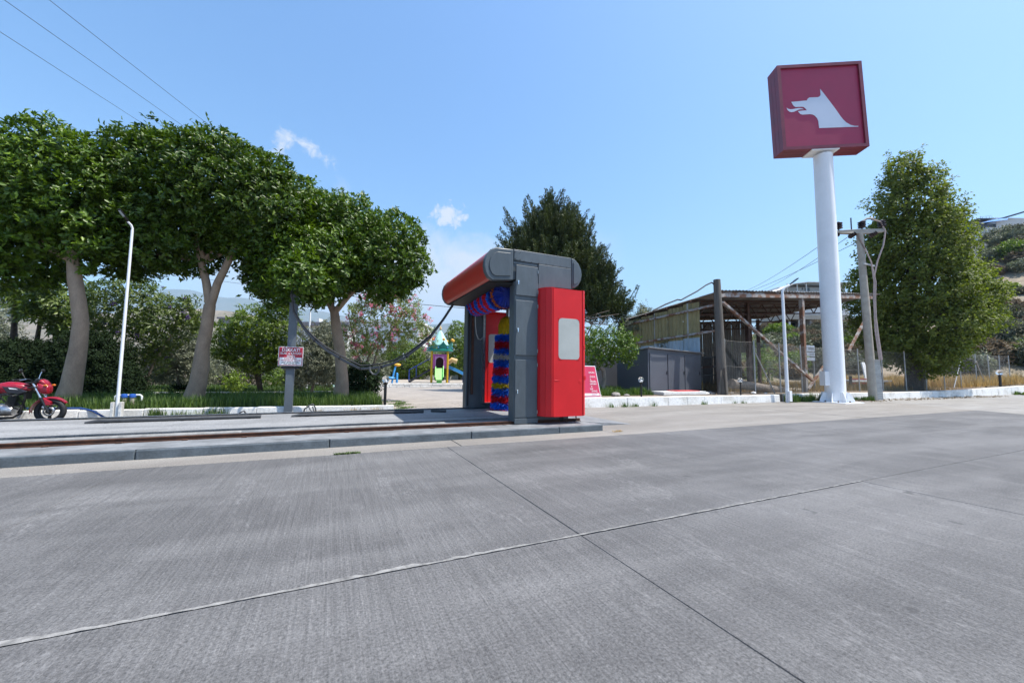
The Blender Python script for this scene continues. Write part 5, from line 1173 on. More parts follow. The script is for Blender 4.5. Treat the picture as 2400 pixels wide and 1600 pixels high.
fbox(f, -.2, W1 * 1.35, -.2, 8.2, zz(747), zz(743), 'parapet', M['parapet'], t)
window(f, (534 - 503) * k50, (575 - 503) * k50, zz(790), zz(752), t)
window(f, (758 - 503) * k50, (787 - 503) * k50, zz(800), zz(765), t, d=1.2, frame='parapet', fw=.12)
window(f, (700 - 503) * k50, (713 - 503) * k50, zz(800), zz(766), t, d=1.2)
fbox(f, (716 - 503) * k50, (722 - 503) * k50, 2, 3, zz(750), zz(738), 'chimney', M['plaster'], t)
for k in range(4): a = (742 - 503 + k * 3) * k50; fbox(f, a, a + .05, 3, 3.05, zz(750), zz(738), 'rebar', M['rust_d'], t)
o2 = pix(790, 900, 54); o2[2] = 0; t = thing('villa', 'taller white house with tall windows behind the pink flowering tree', 'house', o2); f = oriented(o2, r2, d2); k54 = 54 / 920; zz2 = lambda y: EYE + (868 - y) * k54
fbox(f, 0, 11, 0, 9, -.1, zz2(752), 'wall', M['plaster'], t); fbox(f, -.2, 11.2, -.2, 9.2, zz2(752), zz2(747), 'roof_slab', M['plaster'], t)
window(f, 1.6, 3.3, zz2(812), zz2(775), t, frame='parapet'); window(f, 4.2, 6.4, zz2(812), zz2(775), t, frame='parapet'); window(f, 7.4, 9.2, zz2(812), zz2(775), t, frame='parapet')
# picket fence far behind the play area
t = thing('picket_fence', 'white picket fence behind the play area', 'fence', (9, 49, 0))
a0 = pix(930, 880, 49); a1 = pix(1100, 880, 49); first = None
for i in range(60):
    q = a0 + (a1 - a0) * i / 59; b = MB()
    if first is None:
        b.box(q[0] - .05, q[0] + .05, q[1] - .02, q[1] + .02, .2, 1.45); first = b.build('picket', M['white_metal'], t); p_first = q
    else: o = first.copy(); COL.objects.link(o); o.location = (q[0] - p_first[0], q[1] - p_first[1], random.uniform(-.03, .03))
b = MB(); b.bar((a0[0], a0[1] + .05, 1.15), (a1[0], a1[1] + .05, 1.15), .04, .08); b.bar((a0[0], a0[1] + .05, .5), (a1[0], a1[1] + .05, .5), .04, .08); b.build('rail', M['white_metal'], t)
# ------------------------------------------------------------------ foliage generators
def BL(x, y, rx, ry, dep, fl=1.0):        # crown lobe seen at photo position (in a 2352 px wide view), dep metres away
    x, y, rx, ry = x / .98, y / .98, rx / .98, ry / .98
    c = pix(x, y, dep); ct = 1 / math.sqrt(1 + ((x - 1200) / FPX) ** 2)
    r_ = rx * dep / FPX * ct; return (np.array(c), np.array((r_, r_ * fl, ry * dep / FPX)))
def lumps(P, wl, seed):
    rg = np.random.default_rng(seed); s = np.zeros(len(P))
    for k in range(10):
        q = rg.normal(size=3); q /= np.linalg.norm(q); s += np.sin(P @ q * 2 * math.pi / (wl * (.6 + .9 * rg.random())) + rg.random() * 6.28)
    return np.clip(s / 3.2, -1.1, 1.0)
def tips(blobs, dens, amp, wl, seed, layer=1.0, jit=.06, up=.55, cut=.86, minz=None):
    rg = np.random.default_rng(seed); Pn, An = [], []
    for bi, (c, r_) in enumerate(blobs):
        p = 1.6; a, b_, c_ = r_; area = 4 * math.pi * (((a * b_) ** p + (a * c_) ** p + (b_ * c_) ** p) / 3) ** (1 / p)
        n = max(8, int(area * dens)); d = rg.normal(size=(n, 3)); d /= np.linalg.norm(d, axis=1)[:, None]
        P = c + d * r_ * layer; nr = d / r_; nr /= np.linalg.norm(nr, axis=1)[:, None]
        P = P + nr * (lumps(P, wl, seed + 5) * amp + rg.normal(0, jit, n))[:, None]
        keep = np.ones(n, bool)
        for bj, (c2, r2_) in enumerate(blobs):
            if bj != bi: keep &= (((P - c2) / r2_) ** 2).sum(1) > cut ** 2 * layer ** 2
        P, nr = P[keep], nr[keep]; A = nr + np.array((0, 0, up)) + rg.normal(0, .28, P.shape); A /= np.linalg.norm(A, axis=1)[:, None]
        Pn.append(P); An.append(A)
    P, A = np.concatenate(Pn), np.concatenate(An)
    if minz is not None: m_ = P[:, 2] > minz; P, A = P[m_], A[m_]
    return P, A
def rosettes(P, A, k, Ln, Wd, amin, amax, seed, stem=.10):
    """k folded leaves round each twig tip -> vertices, triangles, per-leaf random value"""
    rg = np.random.default_rng(seed); n = len(P); P = np.repeat(P, k, 0); A = np.repeat(A, k, 0); N_ = n * k
    ref = rg.normal(size=(N_, 3)); E1 = np.cross(A, ref); E1 /= np.linalg.norm(E1, axis=1)[:, None]
    al = amin + (amax - amin) * rg.random(N_); D = A * np.cos(al)[:, None] + E1 * np.sin(al)[:, None]
    base = P + A * (rg.random(N_) * stem - stem * .6)[:, None] + rg.normal(0, stem * .25, (N_, 3))
    Lr = Ln * (.65 + .6 * rg.random(N_)); Wr = Wd * (.7 + .5 * rg.random(N_))
    S_ = np.cross(D, A); nn = np.linalg.norm(S_, axis=1)[:, None]; S_ = np.where(nn > 1e-3, S_ / np.maximum(nn, 1e-3), E1); U_ = np.cross(S_, D)
    mid = base + D * (Lr * .48)[:, None]; tip = base + D * Lr[:, None] - U_ * (Lr * .12)[:, None]; f_ = U_ * (Wr * .18)[:, None]
    V = np.stack([base, mid - S_ * (Wr / 2)[:, None] + f_, tip, mid + S_ * (Wr / 2)[:, None] + f_], 1).reshape(-1, 3)
    q = np.arange(N_)[:, None] * 4; F = np.concatenate([q + [0, 1, 2], q + [0, 2, 3]], 0)
    rn = np.repeat(np.clip(np.repeat(rg.random(n), k) * .55 + rg.random(N_) * .45, 0, 1), 4)
    return V, F, rn
def join(parts):
    Vs, Fs, Rs, o = [], [], [], 0
    for V, F, r_ in parts: Vs.append(V); Fs.append(F + o); Rs.append(r_); o += len(V)
    return np.concatenate(Vs), np.concatenate(Fs), np.concatenate(Rs)
def limb_paths(start, blobs, n, r0, seed):
    rg = random.Random(seed); out = []
    for k in range(n):
        c, r_ = blobs[k % len(blobs)]; e = Vector(c) + Vector([rg.uniform(-.5, .5) * q for q in r_]); s_ = Vector(start)
        m_ = s_.lerp(e, .5) + Vector((rg.uniform(-.2, .2), rg.uniform(-.2, .2), rg.uniform(-.1, .25)))
        out.append(([s_, m_, e], [r0, r0 * .6, r0 * .2]))
    return out
def tree(name, label, cat, base, trunks, bark, blobs, mat, leaf, k=8, dens=20, amp=.12, wl=.8, ang=(.5, 1.35), seed=1, inner=(.80,), inner_k=6, limbs=6, limb_r=.05, limb_from=None, group=None, up=.55, cut=.86, minz=None, flowers=None, jit=.06, stem=.1):
    t = thing(name, label, cat, base, group)
    if trunks:
        b = MB()
        for path, rad in trunks: b.tube(path, rad, 12)
        if limb_from is not None:
            for path, rad in limb_paths(limb_from, blobs, limbs, limb_r, seed): b.tube(path, rad, 6)
        b.build('trunk', M[bark], t, smooth=True)
    parts = []
    P, A = tips(blobs, dens, amp, wl, seed, up=up, cut=cut, minz=minz, jit=jit); parts.append(rosettes(P, A, k, leaf[0], leaf[1], ang[0], ang[1], seed + 1, stem))
    for i, ly in enumerate(inner):
        P2, A2 = tips(blobs, dens * .75, amp, wl, seed + 30 + i, layer=ly, jit=.12, up=up * .5, cut=cut, minz=minz); parts.append(rosettes(P2, A2, inner_k, leaf[0] * 1.15, leaf[1] * 1.25, .3, 1.7, seed + 50 + i, .25))
    V, F, rn = join(parts); np_mesh('crown', V, F, M[mat], t, rn)
    if flowers:
        fm, share, fl, fk = flowers; rg = np.random.default_rng(seed + 90); P3, A3 = tips(blobs, dens * share, amp, wl, seed + 91, layer=1.04, up=1.0, cut=cut)
        V, F, rn = rosettes(P3, A3, fk, fl, fl * .8, .2, 1.5, seed + 92, .14); np_mesh('flowers', V, F, M[fm], t, rn)
    return t
M['lf_ficus'] = LEAF('ficus_leaf', (.022, .060, .006), (.16, .25, .016), rough=.42, trans=.24, spec=.4)
M['lf_dark'] = LEAF('hedge_leaf', (.009, .020, .007), (.024, .044, .014), rough=.8, trans=.12, spec=.15)
M['lf_loquat'] = LEAF('loquat_leaf', (.045, .085, .016), (.19, .25, .05), rough=.45, trans=.3)
M['lf_olive'] = LEAF('olive_leaf', (.12, .135, .080), (.30, .32, .22), rough=.55, trans=.2, tint=(1.05, 1.1, .8))
M['lf_citrus'] = LEAF('citrus_leaf', (.050, .095, .012), (.22, .30, .03), rough=.4, trans=.4)
M['lf_myrtle'] = LEAF('myrtle_leaf', (.12, .165, .05), (.34, .40, .17), rough=.55, trans=.45)
M['lf_juniper'] = LEAF('juniper_leaf', (.028, .050, .014), (.115, .145, .036), rough=.6, trans=.12)
M['lf_poplar'] = LEAF('poplar_leaf', (.088, .125, .016), (.25, .29, .04), rough=.58, trans=.42)
M['lf_bright'] = LEAF('bright_leaf', (.06, .12, .012), (.20, .27, .03), rough=.45, trans=.35)
M['lf_dry'] = LEAF('dry_leaf', (.11, .085, .055), (.26, .20, .12), rough=.8, trans=.2, tint=(1.1, 1, .8))
M['lf_scrub'] = LEAF('scrub_leaf', (.055, .062, .035), (.15, .15, .085), rough=.7, trans=.15, tint=(1.05, 1.05, .8))
M['fl_pink'] = LEAF('pink_petal', (.70, .10, .27), (.92, .38, .52), rough=.6, trans=.3, tint=(1.1, 1, 1)); M['fl_purple'] = LEAF('purple_petal', (.10, .03, .28), (.25, .09, .5), rough=.6, trans=.3, tint=(1, 1, 1.1))
M['grass'] = LEAF('grass_blade', (.030, .070, .012), (.13, .20, .035), rough=.55, trans=.3)
M['grass_dry'] = LEAF('dry_grass_blade', (.28, .19, .07), (.55, .40, .17), rough=.8, trans=.25, tint=(1.1, 1, .8))
def pth(pts, dep): return [pix(x / .98, y / .98, dep if not isinstance(dep, (list, tuple)) else dep[i]) for i, (x, y) in enumerate(pts)]
def onground(pts, dep, z=.14): 
    p = pth(pts, dep); p[0] = np.array((p[0][0], p[0][1], z)); return p

# the clipped ficus row
d1, d2_, d3 = 9.7, 10.9, 12.7
bl1 = [BL(115, 412, 145, 130, d1), BL(-40, 448, 195, 138, d1), BL(40, 540, 180, 120, d1 + .1), BL(205, 470, 100, 150, d1 + .2), BL(-260, 450, 240, 150, d1)]
tree('ficus_tree', 'clipped ficus tree with smooth grey trunk behind the motorcycle', 'tree', pix(158, 945, d1), [(onground([(150, 932), (165, 880), (180, 800), (186, 740), (180, 690), (172, 640), (165, 560)], d1), [.26, .20, .165, .15, .145, .14, .10])], 'bark', bl1, 'lf_ficus', (.135, .062), k=9, dens=36, amp=.19, wl=.8, jit=.04, up=.95, seed=3, inner=(.86, .68), limbs=9, limb_r=.07, limb_from=pix(168 / .98, 600 / .98, d1), group='clipped ficus trees')
bl2 = [BL(345, 420, 125, 125, d2_), BL(490, 430, 135, 125, d2_), BL(600, 470, 110, 110, d2_ + .1), BL(400, 530, 140, 100, d2_), BL(560, 530, 80, 80, d2_ + .2), BL(300, 560, 90, 90, d2_)]
tree('ficus_tree', 'clipped ficus tree with forked trunk between the lamp post and cable post', 'tree', pix(450, 945, d2_), [(onground([(440, 925), (455, 880), (462, 840), (465, 800), (475, 750), (482, 700)], d2_), [.27, .21, .20, .165, .15, .14]), (pth([(482, 700), (474, 650), (460, 590), (450, 520)], d2_), [.115, .10, .085, .06]), (pth([(482, 705), (500, 650), (530, 590), (560, 520)], d2_), [.115, .10, .085, .06])], 'bark', bl2, 'lf_ficus', (.135, .062), k=9, dens=36, amp=.19, wl=.8, jit=.04, up=.95, seed=13, inner=(.86, .68), limbs=8, limb_r=.06, limb_from=pix(470 / .98, 600 / .98, d2_), group='clipped ficus trees')
bl3 = [BL(680, 530, 110, 110, d3), BL(790, 560, 95, 110, d3), BL(890, 590, 92, 98, d3), BL(640, 610, 80, 85, d3 - .2), BL(740, 610, 80, 75, d3 - .2), BL(640, 640, 60, 50, d3 - 1.2), BL(670, 590, 95, 75, 11.5), BL(745, 600, 80, 70, 11.6), BL(690, 640, 66, 52, 10.5), BL(730, 650, 40, 45, 11.4)]
tree('ficus_tree', 'clipped ficus tree with knotted pale trunk right of the cable post', 'tree', pix(800, 938, d3), [(onground([(782, 920), (786, 870), (780, 800), (772, 750), (768, 715)], d3), [.27, .185, .165, .15, .13]), (pth([(768, 720), (750, 680), (728, 630), (710, 570)], d3), [.11, .095, .08, .05]), (pth([(770, 715), (800, 680), (840, 640), (870, 590)], d3), [.10, .085, .07, .05])], 'bark', bl3, 'lf_ficus', (.135, .062), k=9, dens=36, amp=.18, wl=.8, jit=.04, up=.95, seed=23, inner=(.86, .68), limbs=8, limb_r=.05, limb_from=pix(770 / .98, 650 / .98, d3), group='clipped ficus trees')
# sprouts low on the ficus forks
# under-planting on the left
tree('hedge_mound', 'large dark clipped shrub mound behind the motorcycle', 'shrub', pix(120, 940, 12.6), None, None, [BL(60, 890, 150, 105, 12.8), BL(200, 860, 110, 95, 13.0), BL(280, 900, 55, 60, 13.0), BL(-90, 900, 160, 110, 12.8)], 'lf_dark', (.075, .034), k=8, dens=150, amp=.09, wl=.4, seed=31, inner=(.94, .86))
tree('loquat_tree', 'loquat tree with long leaves and dark leaning stems behind the mound', 'tree', pix(90, 900, 15.0), [(onground([(60, 900), (80, 810), (92, 740), (150, 690)], 15), [.10, .08, .06, .03]), (onground([(20, 900), (28, 800), (35, 720), (40, 680)], 15), [.10, .09, .07, .04]), (onground([(32, 900), (34, 800), (34, 740), (30, 650)], 15.3), [.09, .08, .07, .04])], 'bark_d', [BL(130, 690, 70, 55, 15), BL(60, 690, 55, 40, 15), BL(150, 745, 45, 30, 15.2)], 'lf_loquat', (.24, .075), k=9, dens=16, amp=.15, wl=.8, seed=41, inner=(.75,), ang=(.7, 1.5))
tree('flowering_shrub_tree', 'dark shrub tree with purple flowers and pale stems between two ficus trunks', 'tree', pix(280, 905, 14.6), [(onground([(252, 900), (250, 850), (248, 800), (270, 740)], 14.6), [.06, .05, .045, .02]), (onground([(262, 905), (258, 850), (254, 800), (300, 730)], 14.6), [.06, .05, .045, .02]), (onground([(330, 900), (345, 850), (380, 790), (410, 740)], 14.8), [.05, .045, .035, .02])], 'bark_p', [BL(300, 700, 85, 70, 14.8), BL(230, 720, 60, 60, 14.6), BL(380, 740, 75, 55, 14.9), BL(350, 800, 50, 45, 15.0), BL(430, 720, 30, 40, 14.8)], 'lf_loquat', (.15, .05), k=8, dens=24, amp=.18, wl=.7, seed=51, inner=(.78,), flowers=('fl_purple', .035, .05, 16))
tree('olive_shrub', 'grey green olive shrub at the far left edge behind the dark mound', 'shrub', pix(10, 900, 17), None, None, [BL(10, 720, 40, 85, 17), BL(-40, 800, 60, 90, 17)], 'lf_olive', (.11, .03), k=11, dens=45, amp=.2, wl=.7, seed=55)
tree('olive_tree', 'grey olive tree between the two left ficus trunks', 'tree', pix(420, 905, 18), [(onground([(412, 900), (410, 870), (405, 830)], 18), [.07, .06, .04])], 'bark_p', [BL(430, 800, 60, 55, 18), BL(380, 830, 45, 50, 18), BL(455, 850, 40, 40, 18)], 'lf_olive', (.11, .03), k=11, dens=48, amp=.2, wl=.8, seed=61, inner=(.8, .6))
tree('citrus_tree', 'lemon tree with bright leaves and thin dark leaning stems left of the cable post', 'tree', pix(612, 916, 17.4), [(onground([(598, 900), (588, 860), (570, 850), (530, 825), (500, 800)], 17.4), [.085, .07, .055, .045, .02]), (onground([(600, 900), (594, 850), (592, 800), (600, 760)], 17.4), [.085, .07, .06, .03])], 'bark_d', [BL(590, 760, 70, 50, 17.4), BL(640, 770, 45, 65, 17.4), BL(525, 790, 40, 45, 17.2), BL(600, 820, 60, 40, 17.5), BL(650, 700, 30, 30, 17.5)], 'lf_citrus', (.12, .055), k=8, dens=38, amp=.22, wl=.7, seed=71, inner=(.75,))
tree('olive_tree', 'silver olive tree with pale stem just right of the warning sign', 'tree', pix(727, 905, 17.2), [(onground([(715, 905), (722, 870), (724, 830)], 17.2), [.07, .06, .03])], 'bark_p', [BL(725, 830, 55, 50, 17.2), BL(745, 785, 45, 45, 17.4), BL(690, 860, 35, 30, 17.2), BL(770, 850, 30, 40, 17.4)], 'lf_olive', (.11, .03), k=11, dens=50, amp=.2, wl=.7, seed=81, inner=(.8, .6))
tree('crape_myrtle', 'crape myrtle tree with pink blossom right of the knotted ficus trunk', 'tree', pix(858, 922, 15.4), [(onground([(838, 912), (836, 870), (846, 820), (880, 770)], 15.4), [.06, .05, .04, .015]), (onground([(846, 912), (852, 860), (868, 800), (940, 700)], 15.4), [.06, .05, .035, .015]), (onground([(842, 912), (838, 860), (815, 790), (800, 720)], 15.4), [.05, .045, .035, .015])], 'bark_p', [BL(870, 750, 62, 62, 15.4), BL(900, 700, 48, 40, 15.4), BL(830, 760, 38, 50, 15.4), BL(940, 740, 40, 38, 15.4), BL(870, 690, 40, 35, 15.3), BL(975, 770, 22, 18, 15.2)], 'lf_myrtle', (.08, .04), k=8, dens=74, amp=.24, wl=.5, seed=91, inner=(), flowers=('fl_pink', .075, .065, 16))
tree('round_bush', 'low dark bush at the foot of the knotted ficus trunk', 'shrub', pix(845, 930, 14.2), None, None, [BL(830, 880, 38, 42, 14.2)], 'lf_dark', (.10, .05), k=8, dens=100, amp=.06, wl=.4, seed=95, inner=(.85,))
tree('round_bush', 'round green bush behind the lawn left of the cable post', 'shrub', pix(650, 890, 22), None, None, [BL(645, 868, 30, 20, 22), BL(625, 872, 25, 16, 22)], 'lf_citrus', (.08, .04), k=7, dens=50, amp=.08, wl=.4, seed=97)
tree('round_bush', 'small leafy bush beside the path edging below the lemon tree', 'shrub', pix(540, 905, 15.5), None, None, [BL(537, 878, 24, 22, 15.5)], 'lf_citrus', (.08, .045), k=7, dens=50, amp=.1, wl=.3, seed=98)
# dwarf palm: stiff fan fronds
t = thing('dwarf_palm', 'small dark fan palm at the foot of the forked ficus trunk', 'palm', pix(422, 925, 12.3)); c0_ = pix(424, 912, 12.3); c0_[2] = .32; parts = []
for k in range(11):
    a = random.random() * 6.28; el = random.uniform(.2, 1.3); A = np.array((math.cos(a) * math.cos(el), math.sin(a) * math.cos(el), math.sin(el))); parts.append(rosettes((c0_ + A * .18)[None], A[None], 16, .26, .02, .1, 1.0, 300 + k, .02))
V, F, rn = join(parts); np_mesh('fronds', V, F, M['lf_dark'], t, rn)
b = MB(); b.tube([(c0_[0], c0_[1], .1), (c0_[0], c0_[1], .34)], .05, 8); b.build('stem', M['bark_d'], t)
# trees beyond the play area
for i, (x, y, rx, ry, dep, m_, lb) in enumerate(((930, 830, 45, 45, 44, 'lf_citrus', 'round leafy tree behind the spring rider'), (965, 835, 30, 40, 47, 'lf_olive', 'grey olive tree behind the play tower stair'), (1055, 800, 35, 60, 44, 'lf_citrus', 'tall leafy tree right of the play tower'), (1000, 845, 40, 35, 48, 'lf_citrus', 'low tree directly behind the play tower'), (890, 850, 40, 35, 46, 'lf_dark', 'dark tree behind the pink flowering tree'), (1120, 820, 60, 60, 48, 'lf_citrus', 'leafy tree seen through the wash machine'))):
    tree('garden_tree', lb, 'tree', pix(x / .98, 885, dep), [(onground([(x, 872), (x, y)], dep), [.14, .08])], 'bark_d', [BL(x, y, rx, ry, dep), BL(x + rx * .5, y + ry * .4, rx * .6, ry * .5, dep), BL(x - rx * .5, y + ry * .45, rx * .6, ry * .5, dep)], m_, (.19, .09), k=7, dens=17, amp=.25, wl=1.2, seed=110 + i, group='trees beyond the play area')
# hedge of olives before the houses
for i, (x, w_, lb) in enumerate(((470, 40, 'grey olive bush before the bungalow, leftmost'), (760, 45, 'grey olive bush before the bungalow door'), (830, 45, 'grey olive bush before the taller white house'))):
    tree('olive_shrub', lb, 'shrub', pix(x / .98, 885, 34), None, None, [BL(x, 835, w_, 48, 34), BL(x + w_ * .7, 850, w_ * .7, 32, 34)], 'lf_olive', (.18, .05), k=10, dens=20, amp=.25, wl=1.0, seed=140 + i, group='olive bushes before the houses')

# scrubby backdrop behind the lawn
for i, (x, y, rx, ry, dep, m_, lb) in enumerate(((-60, 820, 90, 60, 27, 'lf_olive', 'grey green bush behind the lawn at the far left edge'), (110, 850, 70, 36, 28, 'lf_scrub', 'low dry bush behind the lawn left of the motorcycle side ficus'), (230, 845, 70, 45, 27, 'lf_olive', 'grey bush behind the purple flowering shrub tree'), (340, 850, 60, 42, 25, 'lf_scrub', 'brownish bush behind the lawn left of the forked ficus'), (420, 858, 50, 36, 26, 'lf_olive', 'grey bush directly behind the forked ficus trunk'), (500, 840, 45, 45, 28, 'lf_olive', 'grey bush behind the lawn left of the lemon tree'), (560, 855, 40, 32, 29, 'lf_scrub', 'brownish bush behind the lemon tree stem'), (680, 850, 45, 36, 30, 'lf_olive', 'grey bush behind the warning sign post'), (740, 845, 45, 42, 30, 'lf_olive', 'grey bush behind the silver olive tree'))):
    tree('garden_bush', lb, 'shrub', pix(x / .98, 885, dep), None, None, [BL(x, y, rx, ry, dep), BL(x + rx * .6, y + ry * .3, rx * .6, ry * .7, dep + .6), BL(x - rx * .6, y + ry * .3, rx * .6, ry * .7, dep - .4)], m_, (.16, .05), k=9, dens=22, amp=.25, wl=.9, seed=230 + i, inner=(.85,), group='bushes behind the lawn')

# juniper: upright plumes
def plumes(t, blobs, n_dens, seed, ln=1.1, rad=.17, per=70, mat='lf_juniper', lean=(0, 0, 1.1), spires=None):
    P, A = tips(blobs, n_dens, .36, 1.8, seed, up=0, jit=.18, cut=.8); rg = np.random.default_rng(seed + 1)
    P2, A2 = tips(blobs, n_dens * .6, .3, 2.0, seed + 3, layer=.75, up=0, jit=.2, cut=.8); P = np.concatenate([P, P2]); A = np.concatenate([A, A2])
    A = A * .75 + np.array(lean) + rg.normal(0, .12, A.shape); A /= np.linalg.norm(A, axis=1)[:, None]; n = len(P)
    l_ = ln * (.6 + .7 * rg.random(n))
    if spires is not None:
        SP, SA, SL = spires; P = np.concatenate([P, SP]); A = np.concatenate([A, SA]); l_ = np.concatenate([l_, SL]); n = len(P)
    tt = rg.random((n, per)); ph = rg.random((n, per)) * 6.28
    ref = np.cross(A, (1, .3, .2)); ref /= np.linalg.norm(ref, axis=1)[:, None]; e2 = np.cross(A, ref)
    rr = rad * (1 - tt * .85) * (.6 + .5 * rg.random((n, per)))
    C_ = P[:, None] + A[:, None] * ((tt - .45) * l_[:, None])[..., None] + (ref[:, None] * np.cos(ph)[..., None] + e2[:, None] * np.sin(ph)[..., None]) * rr[..., None]
    D_ = A[:, None] * .85 + (ref[:, None] * np.cos(ph)[..., None] + e2[:, None] * np.sin(ph)[..., None]) * .6
    C_ = C_.reshape(-1, 3); D_ = D_.reshape(-1, 3); D_ /= np.linalg.norm(D_, axis=1)[:, None]
    V, F, rn = rosettes(C_, D_, 1, .15, .05, .0, .45, seed + 5, .03)
    rn = np.clip(np.repeat(np.repeat(rg.random(n), per), 4) * .6 + rn * .4, 0, 1); np_mesh('crown', V, F, M[mat], t, rn)
dj = 24.5
t = thing('juniper_tree', 'tall dark juniper tree with upright plumes behind the wash machine', 'tree', pix(1300, 905, dj))
jb = [BL(1265, 580, 75, 85, dj), BL(1215, 600, 60, 65, dj), BL(1262, 500, 28, 50, dj), BL(1300, 540, 45, 55, dj), BL(1345, 620, 50, 60, dj), BL(1370, 680, 55, 55, dj), BL(1410, 700, 32, 28, dj), BL(1260, 680, 90, 60, dj)]
jb = [(c, r_ * .86) for c, r_ in jb]
b = MB(); b0 = onground([(1330, 890), (1325, 800), (1310, 720), (1275, 600), (1262, 500)], dj, .28); b.tube(b0, [.35, .3, .24, .14, .05], 10)
for k in range(14):
    e = pix((1350 + k * 5.5) / .98, (770 - 12 * (k % 5) - k) / .98, dj - 1.0 - .1 * k); s_ = b0[1 + (k % 2)]; b.tube([s_, (s_ + e) / 2 + np.array((0, 0, -.25)), e], [.06, .04, .015], 5)
b.build('trunk', M['bark_p'], t, smooth=True)
jc = pix(1290, 660, dj); JP, JA, JL = [], [], []
for x, y in ((1291, 441), (1227, 470), (1186, 490), (1250, 475), (1304, 467), (1337, 472), (1355, 504), (1388, 546), (1424, 576), (1438, 629), (1466, 682), (1483, 699), (1177, 537), (1169, 555), (1268, 500), (1320, 500), (1205, 515)):
    for q in range(4):
        tp3 = pix(x + random.uniform(-5, 5), y + q * 9, dj + random.uniform(-.5, .5)); a_ = tp3 - jc; a_[2] = max(a_[2], .5) + 1.2; a_ /= np.linalg.norm(a_); l3 = random.uniform(1.2, 2.0); JP.append(tp3 - a_ * l3 * .5); JA.append(a_); JL.append(l3)
JT = (np.array(JP), np.array(JA), np.array(JL))
plumes(t, jb, 7.0, 200, ln=1.35, rad=.17, per=130, spires=JT)
# small tree with curved trunk, bushes by the cabinet
tree('laurel_tree', 'small glossy tree with curved trunk before the dark garden wall', 'tree', pix(1408, 912, 16.4), [(onground([(1382, 895), (1388, 870), (1386, 850), (1374, 838), (1366, 815)], 16.4, .28), [.10, .09, .085, .07, .05])], 'bark_p', [BL(1410, 790, 42, 38, 16.4), BL(1375, 812, 32, 30, 16.4), BL(1440, 800, 23, 36, 16.4)], 'lf_ficus', (.11, .05), k=8, dens=32, amp=.14, wl=.5, seed=161, inner=(.8,), limbs=5, limb_r=.03, limb_from=pix(1366 / .98, 815 / .98, 16.4))
tree('euonymus_bush', 'yellow green bush just right of the red machine cover', 'shrub', pix(1385, 900, 20.5), [(onground([(1345, 895), (1350, 800)], 20.5, .28), [.08, .04])], 'bark_p', [BL(1362, 780, 24, 28, 20.5), BL(1350, 810, 22, 25, 20.5)], 'lf_bright', (.12, .05), k=8, dens=26, amp=.1, wl=.5, seed=165)
tree('olive_tree', 'large silver olive tree beside the yellow canopy sheets', 'tree', pix(1500, 905, 24), [(onground([(1475, 890), (1472, 800)], 24, .28), [.12, .06])], 'bark_p', [BL(1480, 760, 50, 40, 24), BL(1450, 765, 35, 36, 24), BL(1500, 790, 36, 36, 24), BL(1478, 722, 13, 22, 24)], 'lf_olive', (.12, .032), k=11, dens=45, amp=.24, wl=.7, seed=171, inner=(.78, .6))
tree('dark_bush', 'dark grey bush between the olive tree and the canopy side sheets', 'shrub', pix(1550, 890, 16.8), None, None, [BL(1545, 800, 30, 26, 21.2), BL(1572, 815, 18, 18, 21.2)], 'lf_scrub', (.09, .03), k=10, dens=60, amp=.12, wl=.5, seed=175)
tree('pepper_tree', 'bright feathery green tree seen through the canopy', 'tree', pix(1780, 890, 33), [(onground([(1765, 885), (1765, 850)], 33, .28), [.12, .08])], 'bark_d', [BL(1755, 840, 32, 42, 33), BL(1735, 860, 20, 25, 33), BL(1720, 800, 16, 30, 33)], 'lf_bright', (.14, .03), k=10, dens=12, amp=.3, wl=1.0, seed=181)
# poplar
dpz = 25.8
pb_ = [BL(2085, 408, 50, 52, dpz), BL(2095, 480, 95, 80, dpz), BL(2100, 570, 120, 90, dpz), BL(2105, 660, 135, 92, dpz), BL(2130, 740, 140, 82, dpz), BL(2120, 798, 105, 56, dpz), BL(2228, 668, 68, 68, dpz), BL(2258, 702, 52, 52, dpz), BL(2180, 540, 55, 66, dpz), BL(1990, 680, 48, 74, dpz), BL(2025, 770, 62, 52, dpz), BL(2020, 570, 42, 60, dpz)]
tree('poplar_tree', 'large leafy poplar tree on the right behind the utility pole', 'tree', pix(2143, 913, dpz), [(onground([(2100, 893), (2098, 840), (2095, 760), (2090, 600), (2085, 430)], dpz, .3), [.48, .42, .34, .2, .06])], 'bark_d', pb_, 'lf_poplar', (.16, .13), k=8, dens=16, amp=.42, wl=1.3, seed=191, inner=(.78,), inner_k=6, limbs=22, limb_r=.10, limb_from=pix(2095 / .98, 790 / .98, dpz), jit=.16, stem=.35, cut=.8)
# bushes in the golden field
for i, (x, y, rx, ry, dep, m_, lb) in enumerate(((2265, 862, 28, 28, 34, 'lf_scrub', 'thin grey green bush behind the fence by the golden grass, nearer the poplar'), (2320, 858, 28, 25, 37, 'lf_scrub', 'thin grey green bush behind the fence by the golden grass, nearer the red notice'), (1925, 830, 22, 26, 30, 'lf_dry', 'dry brown bush behind the fence left of the utility pole'))):
    tree('field_bush', lb, 'shrub', pix(x / .98, 905, dep), [(onground([(x, 890), (x, y)], dep, .3), [.05, .02])], 'bark_p', [BL(x, y, rx, ry, dep), BL(x + rx * .6, y + 6, rx * .6, ry * .6, dep)], m_, (.12, .03), k=7, dens=7, amp=.3, wl=.9, seed=210 + i)

